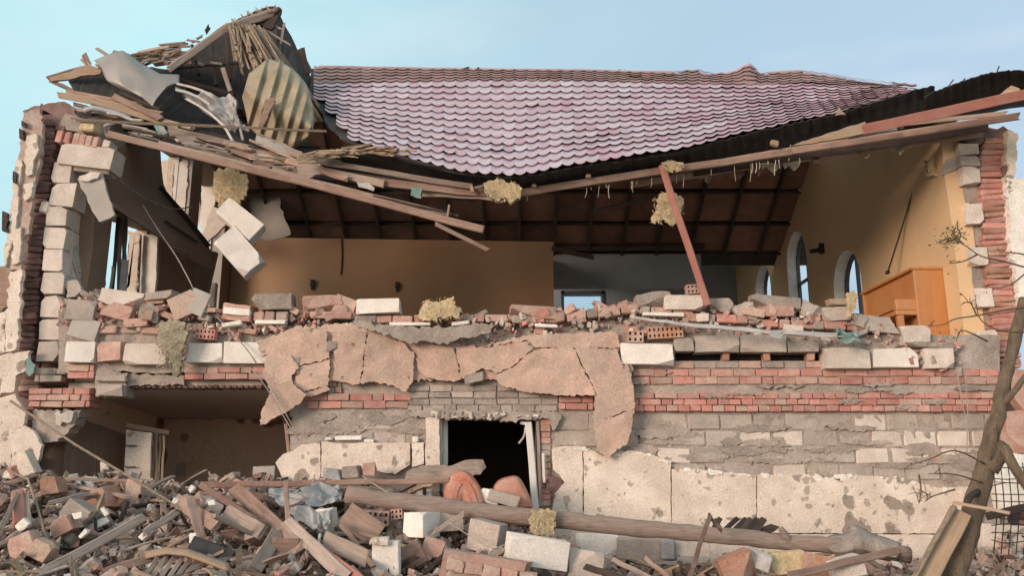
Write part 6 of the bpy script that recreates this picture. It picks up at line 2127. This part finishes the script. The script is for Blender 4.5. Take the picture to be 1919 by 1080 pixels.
hb((352, 1018, 436, 1048), 'black', 'black plastic panel lying in the heap', 'panel', 'plastic_panel', 7.4, 0.05, roll=19, tilt=-20)
hb((506, 1010, 556, 1080), 'wood_brown', 'brown board standing upright in the central heap', 'board', 'broken_board', 7.5, 0.05, roll=4)
for i, a in enumerate(((268, 985, 280, 1016), (352, 912, 364, 922), (322, 935, 332, 945), (390, 938, 402, 948), (146, 998, 164, 1006), (30, 976, 52, 994), (354, 1000, 368, 1018), (448, 1066, 476, 1090), (186, 955, 204, 964), (132, 962, 152, 974))):
    o = blk('foam_bit', *a, U(7.3, 7.8), 0.05, M['foam'], None, roll=U(-50, 50), cuts=1, cham=0.006)
    thing(o, 'small white foam scrap among the left rubble', 'foam scrap', 'white scraps in the left heap')
# larger boards and rods across the left heap
for a in ((78, 1074, 7.2, 268, 972, 8.0, 17, 0.06, 'wood_grey', 'long grey board rising to the right in the left heap', 'board', 'broken_board'),
          (268, 1000, 7.5, 330, 962, 7.9, 12, 0.05, 'wood_grey', 'curved grey board beyond the end of the long grey board', 'board', 'broken_board'),
          (332, 940, 8.3, 406, 986, 7.8, 24, 0.04, 'wood_brown', 'wide brown board sloping right in the left centre heap', 'board', 'broken_board'),
          (424, 958, 8.2, 492, 1000, 7.7, 26, 0.05, 'wood_grey', 'grey board stub under the rusty steel angle', 'board', 'broken_board'),
          (376, 910, 8.6, 500, 990, 7.8, 13, 0.05, 'rust', 'rusty brown steel angle sloping down to the right', 'steel bar', 'steel_angle'),
          (440, 915, 8.6, 560, 1030, 7.5, 26, 0.05, 'wood_brown', 'dark brown beam crossing behind the thin upright', 'beam', 'broken_beam'),
          (536, 905, 8.3, 540, 985, 7.8, 9, 0.04, 'wood_brown', 'thin brown upright crossing the rusty rail', 'post', 'thin_post'),
          (540, 980, 7.8, 650, 1085, 7.1, 24, 0.06, 'wood_grey', 'heavy grey beam sloping to bottom below the thin upright', 'beam', 'broken_beam'),
          (590, 1020, 7.5, 690, 1095, 7.0, 13, 0.05, 'wood_red', 'reddish board beside the heavy grey beam', 'board', 'broken_board'),
          (608, 1012, 7.6, 690, 1050, 7.4, 30, 0.04, 'wood_grey', 'wide grey board left of upright white slab', 'board', 'broken_board'),
          (640, 985, 7.9, 700, 1062, 7.3, 9, 0.03, 'wood_brown', 'narrow brown slat leaning on upright white slab', 'board', 'broken_board'),
          (34, 928, 8.2, 38, 986, 7.8, 22, 0.1, 'wood_red', 'red brown post stub upright at far left', 'post', 'post_stub'),
          (50, 930, 8.2, 56, 985, 7.8, 8, 0.05, 'wood_grey', 'grey slat beside the red brown post stub', 'stick', 'loose_stick'),
          (0, 1000, 7.4, 30, 930, 8.1, 9, 0.05, 'wood_grey', 'grey stick leaning at the left picture edge', 'stick', 'loose_stick'),
          (20, 905, 8.8, 66, 890, 8.9, 9, 0.05, 'wood_brown', 'short brown stick across the far left heap', 'stick', 'loose_stick'),
          (90, 944, 8.2, 170, 925, 8.5, 8, 0.05, 'wood_grey', 'grey stick below the thin rod on the left', 'stick', 'loose_stick'),
          (200, 1072, 7.2, 300, 1040, 7.4, 16, 0.05, 'wood_brown', 'brown board low in the left heap', 'board', 'broken_board'),
          (1290, 1090, 7.0, 1330, 968, 7.7, 8, 0.03, 'rust', 'rusty bent steel rod standing before the cream wall', 'steel bar', 'steel_rod'),
          (1330, 970, 7.7, 1352, 996, 7.7, 6, 0.03, 'rust', 'short bent end of the rusty steel rod', 'steel bar', 'steel_rod'),
          (1150, 1050, 7.7, 1230, 1090, 7.2, 9, 0.03, 'wood_grey', 'grey stick before the grey slab', 'stick', 'loose_stick'),
          (1210, 1048, 7.7, 1262, 1092, 7.2, 8, 0.03, 'wood_brown', 'brown stick before the blue white package', 'stick', 'loose_stick'),
          (1480, 1080, 7.2, 1680, 1032, 7.5, 14, 0.05, 'wood_brown', 'brown board under the thin end of the log', 'board', 'broken_board'),
          (480, 1066, 7.2, 520, 1000, 7.7, 26, 0.05, 'wood_grey', 'grey ladder like board standing in the centre heap', 'board', 'broken_board'),
          (810, 1000, 8.0, 866, 965, 8.1, 9, 0.03, 'wood_grey', 'grey wedge shaped slat between blocks below log', 'board', 'broken_board'),
          (1100, 1064, 7.4, 1180, 1088, 7.1, 12, 0.03, 'wood_dark', 'dark board below the grey slab', 'board', 'broken_board')):
    thing(B(a[11], *a[:6], a[6], a[7], M[a[8]], None, segs=4, splint=0.04, wob=0.006), a[9], a[10])
# pale brushwood bundle of laths at the bottom
bd = thing(empty('lath_bundle', loc=P(310, 1060, 7.2)), 'bundle of thin grey laths under a curved orange brown board', 'lath bundle')
for i in range(7):
    x = 268 + i * 15
    B('lath', x, 1088, 7.1, x + 34, 1034 + i * 1.5, 7.35, 8, 0.025, M['wood_grey'], bd, splint=0.02)
o = sheet('curved_board', gridpx([[(270, 1034, 7.4), (310, 1026, 7.35), (350, 1028, 7.3), (390, 1042, 7.25), (430, 1056, 7.2)], [(272, 1046, 7.3), (312, 1036, 7.25), (350, 1040, 7.2), (390, 1054, 7.15), (430, 1070, 7.1)]], 16, 3), M['wood_raw'], None, thick=0.02)
thing(o, 'curved orange brown board over the lath bundle', 'board')

# the log
lg = []
for k in range(15):
    f = k / 14
    p = P(650 + (1705 - 650) * f, 928 + 117 * f + 4 * math.sin(f * 5), 8.35 - 0.5 * f)
    lg.append(p)
log = tube('fallen_log', lg, 0.080, M['log'], None, n=18, r1=0.070)
thing(log, 'long grey brown log lying across the heap before the window', 'log')
for v in log.data.vertices:
    n_ = 0.016 * noise.noise(v.co * 4.0) + 0.009 * noise.noise(v.co * 14.0)
    v.co += Vector((0, -n_, n_))
wool_mat([(994, 958), (1016, 955), (1040, 958), (1042, 985), (1036, 1006), (1020, 1002), (1004, 1008), (992, 990)], 8.0, 'wool', 'square yellow insulation wad draped over the log', 0.07, 0.05)
o = sheet('torn_bark', gridpx([[(1540, 1018, 7.95), (1570, 1002, 7.95), (1600, 984, 7.95), (1635, 996, 7.92), (1690, 1020, 7.85)], [(1560, 1035, 7.78), (1600, 1030, 7.75), (1630, 1035, 7.72), (1680, 1045, 7.7)], [(1570, 1046, 7.85), (1610, 1050, 7.85), (1660, 1054, 7.85), (1685, 1052, 7.85)]], 26, 14, 0.09, 5.0), M['mortar'], None, thick=0.02)
thing(o, 'grey rumpled sheet draped over the right end of the log', 'sheet')
tpx('log_fork', [(1480, 1022, 7.95), (1470, 1002, 7.9), (1462, 990, 7.9)], 0.045, M['log'], log, n=8, r1=0.025)
# broken crate slats behind the log
cr = thing(empty('broken_crate', loc=P(1390, 990, 8.25)), 'broken dark slatted crate behind the log', 'crate')
for a in ((1336, 994, 1350, 972, 9), (1350, 994, 1340, 974, 8), (1356, 996, 1382, 972, 9), (1374, 998, 1398, 974, 10), (1388, 998, 1408, 974, 11), (1402, 998, 1420, 974, 12), (1414, 998, 1432, 974, 12)):
    B('slat', a[0], a[1], 8.25, a[2], a[3], 8.35, a[4], 0.02, M['wood_dark'], cr, segs=2)
B('rail', 1362, 973, 8.38, 1436, 973, 8.38, 5, 0.03, M['wood_grey'], cr)
poly('slat', [(1424, 998), (1432, 988), (1446, 983), (1462, 988), (1450, 998), (1436, 1003)], 8.3, 0.03, M['wood_dark'], cr, amp=0.6)
# rusty rail across the heap
rl = []
thing(B('rusty_rail', 378, 909, 8.9, 620, 906, 8.8, 11, 0.07, M['rust'], None, segs=6, wob=0.008), 'dark red steel rail over the heap, left half', 'steel bar')
thing(B('rusty_rail', 612, 905, 8.8, 842, 901, 8.75, 10, 0.07, M['wood_brown'], None, segs=6, wob=0.008), 'brown rail running from the steel rail to the orange chair', 'rail')
thing(B('thin_rail', 72, 897, 8.95, 262, 902, 8.9, 6, 0.04, M['wood_brown'], None, segs=5), 'thin brown rail before the left ground floor room', 'rail')
thing(tpx('loose_pole', [(20, 752, 9.3), (140, 833, 9.0), (260, 905, 8.6), (402, 992, 7.9)], 0.014, M['wood_straw'], None, n=6, sub=False), 'long thin pale pole slanting down across the left room', 'pole')
thing(tpx('loose_pole', [(20, 885, 8.9), (52, 898, 8.7), (70, 950, 8.2), (92, 1030, 7.4)], 0.013, M['wood_straw'], None, n=6, sub=False), 'thin pale stick falling down the far left heap', 'pole')
# plank and stone on the window sill
o = poly('broken_board', [(764, 884, 9.3), (790, 872, 9.3), (850, 872, 9.35), (880, 862, 9.4), (905, 862, 9.45), (911, 876, 9.45), (900, 890, 9.4), (860, 900, 9.35), (760, 900, 9.3)], 9.35, 0.18, M['wood_grey'], None, amp=1.2, relief=0.02)
thing(o, 'weathered grey plank end resting on the window sill', 'board')
for a, m, lb in (((680, 868, 702, 892), 'brick_pink', 'brown stone on the heap below the left cream panel'), ((640, 874, 682, 896), 'mortar', 'grey stone beside the brown stone below cream panel'), ((600, 880, 640, 900), 'cloth_blue', 'pale bluish rag before the left cream panel')):
    hb(a, m, lb, 'stone' if m != 'cloth_blue' else 'rag', 'loose_stone' if m != 'cloth_blue' else 'rag', 9.3, 0.15, roll=U(-10, 10), cuts=2)
def crumple(amp):
    def f(u, v):
        q = Vector((u * 2.2, v * 1.6, amp * 37))
        return Vector((0.3 * amp * noise.noise(q * 2.1), amp * (1 - 2 * abs(noise.noise(q))) + amp * 0.7 * (1 - 2 * abs(noise.noise(q * 2.3))), amp * 0.8 * (1 - 2 * abs(noise.noise(q * 1.7 + Vector((9, 4, 2)))))))
    return f


o = sheet('crumpled_sheet', gridpx([[(504, 916, 8.6), (540, 918, 8.55), (590, 917, 8.55), (634, 922, 8.6)], [(500, 936, 8.4), (545, 940, 8.35), (600, 938, 8.35), (636, 942, 8.4)], [(506, 950, 8.25), (550, 954, 8.2), (600, 954, 8.2), (630, 954, 8.25)]], 60, 40, fold=crumple(0.09)), M['cloth_blue'], None, thick=0.004)
thing(o, 'crumpled blue white sheet below the steel rail', 'sheet')
o = sheet('crumpled_sheet', gridpx([[(540, 958, 8.1), (580, 955, 8.1), (620, 962, 8.1)], [(548, 985, 7.85), (585, 990, 7.8), (618, 985, 7.85)], [(560, 1002, 7.75), (590, 1006, 7.7), (612, 1000, 7.75)]], 44, 30, fold=crumple(0.07)), M['cloth_white'], None, thick=0.004)
thing(o, 'crumpled dirty white sheet below the blue white sheet', 'sheet')

# two orange chairs thrown against the window
def chair_shell(name, pts, Y, d, label):
    bm = bmesh.new()
    ring = []
    n = len(pts)
    pp = []
    for i in range(n - 1):
        for s in range(4):
            t = s / 4
            p0, p1, p2, p3 = pts[max(0, i - 1)], pts[i], pts[i + 1], pts[min(n - 1, i + 2)]
            pp.append(tuple(0.5 * (2 * p1[k] + (p2[k] - p0[k]) * t + (2 * p0[k] - 5 * p1[k] + 4 * p2[k] - p3[k]) * t * t + (3 * p1[k] - p0[k] - 3 * p2[k] + p3[k]) * t ** 3) for k in range(2)))
    pp.append(pts[-1])
    cx = sum(p[0] for p in pp) / len(pp)
    cy = max(p[1] for p in pp)
    rows = []
    for (s, dy) in ((0.80, -0.045), (0.92, -0.036), (0.975, -0.02), (1.0, 0.0), (1.0, d * 0.5), (0.99, d), (0.95, d + 0.02)):
        rows.append([P(cx + (p[0] - cx) * s, cy + (p[1] - cy) * s, Y + dy) for p in pp])
    rows.insert(0, [P(cx + (p[0] - cx) * 0.45, cy + (p[1] - cy) * 0.5, Y - 0.05) for p in pp])
    rows.insert(0, [P(cx + (p[0] - cx) * 0.02, cy + (p[1] - cy) * 0.05, Y - 0.05) for p in pp])
    o = sheet(name, rows, M['orange'], None, thick=0.012)
    return thing(o, label, 'chair'), pp, cx, cy


o, pp, cx, cy = chair_shell('orange_chair', [(834, 944), (833, 920), (838, 902), (850, 889), (866, 884), (880, 890), (892, 904), (902, 922), (908, 944)], 8.75, 0.4, 'bright orange rounded chair back leaning on the heap before window')
o, pp, cx, cy = chair_shell('orange_chair', [(924, 930), (926, 914), (936, 902), (952, 896), (968, 895), (978, 906), (990, 930), (998, 952)], 8.9, 0.4, 'faded orange chair back beside the right window frame')
poly('seat_rim', [(846, 944), (848, 922), (856, 904), (866, 896), (878, 904), (888, 920), (896, 944), (889, 944), (878, 922), (866, 906), (858, 922), (854, 944)], 8.69, 0.02, M['orange'], bpy.data.objects['orange_chair'], amp=0.3)
hb((898, 918, 936, 944), 'foam', 'white foam piece between the two orange chairs', 'foam piece', 'foam_piece', 8.75, 0.1, roll=14, cuts=1)
hb((914, 924, 972, 946), 'block_grey', 'pale grey panel with a hole between orange chairs', 'slab', 'plaster_slab', 8.7, 0.05, roll=16)

# ------------------------------------------------------------------ loose wires and ropes
WIRES = [
    ([(470, 690, 9.5), (500, 728, 9.45), (540, 795, 9.4), (552, 812, 9.4)], 0.006, 'wire', 'pale double wire hanging across the torn peach flake'),
    ([(480, 690, 9.5), (508, 728, 9.45), (546, 795, 9.4), (560, 826, 9.4)], 0.005, 'wire', 'second pale wire hanging beside the first over the peach flake'),
    ([(225, 338, 10.1), (260, 365, 10.8), (300, 385, 11.2), (330, 392, 11.5), (362, 386, 12.0)], 0.010, 'wire', 'thin wire sagging before the upper left windows'),
    ([(268, 385, 10.5), (296, 430, 10.5), (330, 480, 10.2), (352, 520, 10.0), (375, 560, 9.8), (450, 640, 9.55), (480, 680, 9.5)], 0.008, 'wire', 'wire running diagonally from the left window to floor edge'),
    ([(1792, 690, 9.5), (1800, 735, 9.5), (1812, 800, 9.5), (1812, 850, 9.5)], 0.006, 'wire', 'pale string hanging on the right brick band, inner one'),
    ([(1808, 692, 9.5), (1812, 740, 9.5), (1816, 800, 9.5), (1828, 855, 9.5)], 0.006, 'wire', 'pale string hanging on the right brick band, outer one'),
    ([(678, 892, 8.9), (720, 920, 8.5), (745, 932, 8.4)], 0.006, 'wire', 'pale cord from the steel rail to the log end'),
    ([(590, 890, 8.7), (582, 920, 8.6), (576, 950, 8.4)], 0.006, 'wire', 'thin pale cord hanging over the steel rail'),
    ([(840, 980, 7.9), (880, 1005, 7.8), (922, 1028, 7.7), (945, 1022, 7.7)], 0.005, 'wire', 'thin pale cord before the grey cube'),
    ([(600, 1002, 7.6), (598, 1030, 7.5), (620, 1040, 7.5), (650, 1060, 7.4)], 0.014, 'cloth_white', 'dusty white rope coiling in the central heap'),
]
for pp, r, m, lb in WIRES:
    thing(tpx('loose_wire', pp, r, M[m], None, n=5), lb, 'wire')

# ------------------------------------------------------------------ tree, plank and fence at the right
tr = thing(empty('bare_tree', loc=P(1790, 1090, 7.6)), 'bare crooked tree trunk with thin twigs at the right edge', 'tree')
trk = tpx('trunk', [(1782, 1105, 7.5), (1806, 1020, 7.55), (1832, 930, 7.6), (1850, 850, 7.6), (1868, 780, 7.6), (1884, 710, 7.65), (1900, 640, 7.7), (1922, 560, 7.7)], 0.098, M['bark'], tr, n=20, r1=0.042)
for v in trk.data.vertices:
    v.co += Vector((0.024 * noise.noise(v.co * 6.0) + 0.014 * noise.noise(v.co * 17.0), 0.015 * noise.noise(v.co * 9.0), 0))
tpx('limb', [(1852, 880, 7.6), (1872, 850, 7.55), (1886, 838, 7.5)], 0.085, M['bark'], tr, n=10, r1=0.07)
tpx('limb', [(1880, 838, 7.5), (1900, 875, 7.45), (1930, 920, 7.4)], 0.05, M['bark'], tr, n=8, r1=0.04)
tpx('limb', [(1876, 760, 7.6), (1900, 735, 7.5), (1925, 700, 7.5)], 0.035, M['bark'], tr, n=8, r1=0.02)
tpx('limb', [(1838, 920, 7.6), (1820, 930, 7.4), (1810, 946, 7.3)], 0.03, M['wood_dark'], tr, n=8, r1=0.025)
TW_ = [[(1935, 505, 7.6), (1880, 490, 7.5), (1838, 480, 7.4), (1805, 458, 7.3), (1778, 446, 7.3)],
       [(1935, 480, 7.6), (1900, 474, 7.5), (1870, 473, 7.45)],
       [(1805, 458, 7.3), (1790, 442, 7.3), (1786, 430, 7.3)], [(1778, 446, 7.3), (1764, 452, 7.3), (1756, 456, 7.3)], [(1784, 449, 7.3), (1770, 458, 7.3)], [(1796, 453, 7.3), (1800, 440, 7.3), (1794, 426, 7.3)],
       [(1830, 478, 7.4), (1805, 490, 7.35), (1780, 494, 7.3)],
       [(1935, 575, 7.6), (1880, 582, 7.5), (1830, 592, 7.4), (1790, 598, 7.35), (1770, 608, 7.3), (1740, 612, 7.3)],
       [(1935, 622, 7.6), (1885, 622, 7.5), (1855, 612, 7.5), (1835, 595, 7.45), (1828, 560, 7.4)],
       [(1830, 592, 7.4), (1820, 570, 7.4), (1812, 566, 7.35)],
       [(1935, 500, 7.6), (1900, 530, 7.55), (1870, 540, 7.5), (1850, 536, 7.45)],
       [(1850, 640, 7.5), (1820, 625, 7.4), (1800, 620, 7.4), (1792, 640, 7.4)],
       [(1845, 870, 7.5), (1790, 845, 7.4), (1740, 862, 7.4), (1700, 874, 7.4)],
       [(1840, 905, 7.5), (1790, 890, 7.4), (1740, 888, 7.4)], [(1722, 890, 7.4), (1726, 920, 7.4), (1722, 945, 7.4)], [(1790, 918, 7.4), (1750, 930, 7.4), (1735, 940, 7.4)],
       [(1856, 862, 7.5), (1862, 820, 7.4), (1868, 790, 7.4)]]
for t in TW_:
    tpx('twig', t, 0.009, M['twig'], tr, n=5, r1=0.003)
rr = random.Random(5)
for i in range(70):
    t = rr.choice(TW_)
    p = P(*t[-1]).lerp(P(*t[-2]), rr.random() * 0.8)
    e = p + Vector((rr.gauss(0, 0.05), rr.gauss(0, 0.04), rr.gauss(0.01, 0.05)))
    tube('twig', [p, p.lerp(e, 0.5) + Vector((0, 0, 0.008)), e], 0.004, M['twig'], tr, n=4, r1=0.002, sub=False)
lvs, lfs = [], []
for i in range(150):
    if rr.random() < 0.6:
        c = P(rr.gauss(1785, 14), rr.gauss(444, 9), 7.3)
    else:
        t = rr.choice(TW_[:12])
        c = P(*t[-1]) + Vector((rr.gauss(0, 0.05), rr.gauss(0, 0.04), rr.gauss(0, 0.05)))
    a = Vector([rr.gauss(0, 1) for _ in range(3)]).normalized()
    b = a.cross(Vector([rr.gauss(0, 1) for _ in range(3)])).normalized()
    s = rr.uniform(0.010, 0.024)
    o = len(lvs)
    lvs += [c - a * s, c + b * s * 0.4, c + a * s, c - b * s * 0.4]
    lfs.append((o, o + 1, o + 2, o + 3))
tag(mk('dry_leaves', lvs, lfs, M['leaf'], tr), kind='stuff')
pk = thing(empty('leaning_plank', loc=P(1700, 1080, 7.3)), 'wide pale plank with dark edge leaning against the tree', 'plank')
B('plank_board', 1722, 1110, 7.3, 1800, 960, 7.45, 38, 0.05, M['wood_raw'], pk, segs=4, wob=0.003)
B('plank_edge', 1700, 1105, 7.25, 1788, 950, 7.4, 9, 0.06, M['wood_straw'], pk, segs=4, wob=0.003)
thing(B('crosspiece', 1786, 942, 7.3, 1890, 962, 7.2, 6, 0.03, M['wood_raw'], None, segs=3, splint=0.02), 'thin raw strip of wood lying across the top of leaning plank', 'stick')
wf = thing(empty('wire_fence', loc=P(1895, 1000, 8.4)), 'bent wire mesh fence behind the tree', 'fence')
for i in range(6):
    x = 1868 + i * 14
    tpx('wire', [(x - 6, 1040, 8.4), (x, 960, 8.4), (x - 4, 900, 8.4), (x - 8, 868, 8.45)], 0.0055, M['wire_dark'], wf, n=5)
for j in range(10):
    y = 880 + j * 15
    tpx('wire', [(1858, y + U(-3, 3), 8.39), (1890, y + U(-5, 5), 8.39), (1945, y + U(-5, 5), 8.39)], 0.005, M['wire_dark'], wf, n=5)
B('dark_rail', 1850, 968, 8.3, 1950, 945, 8.3, 14, 0.05, M['wood_dark'], wf)
# pale lumps and bricks behind the fence
for a, m, lb in (((1862, 850, 1935, 905), 'foam', 'pale broken foam slab behind the upper fence'), ((1858, 905, 1935, 960), 'block_white', 'white broken slab behind the middle of fence'), ((1845, 985, 1935, 1060), 'block', 'cream broken slab behind the lower fence'), ((1890, 770, 1935, 850), 'brick_pink', 'brick stub behind the tree at the right edge'), ((1900, 694, 1940, 768), 'brick_pink', 'upper brick stub behind the tree')):
    hb(a, m, lb, 'slab' if 'slab' in lb else 'brick lump', 'broken_slab' if 'slab' in lb else 'brick_lump', 9.3, 0.2, cuts=1, roll=U(-6, 6))
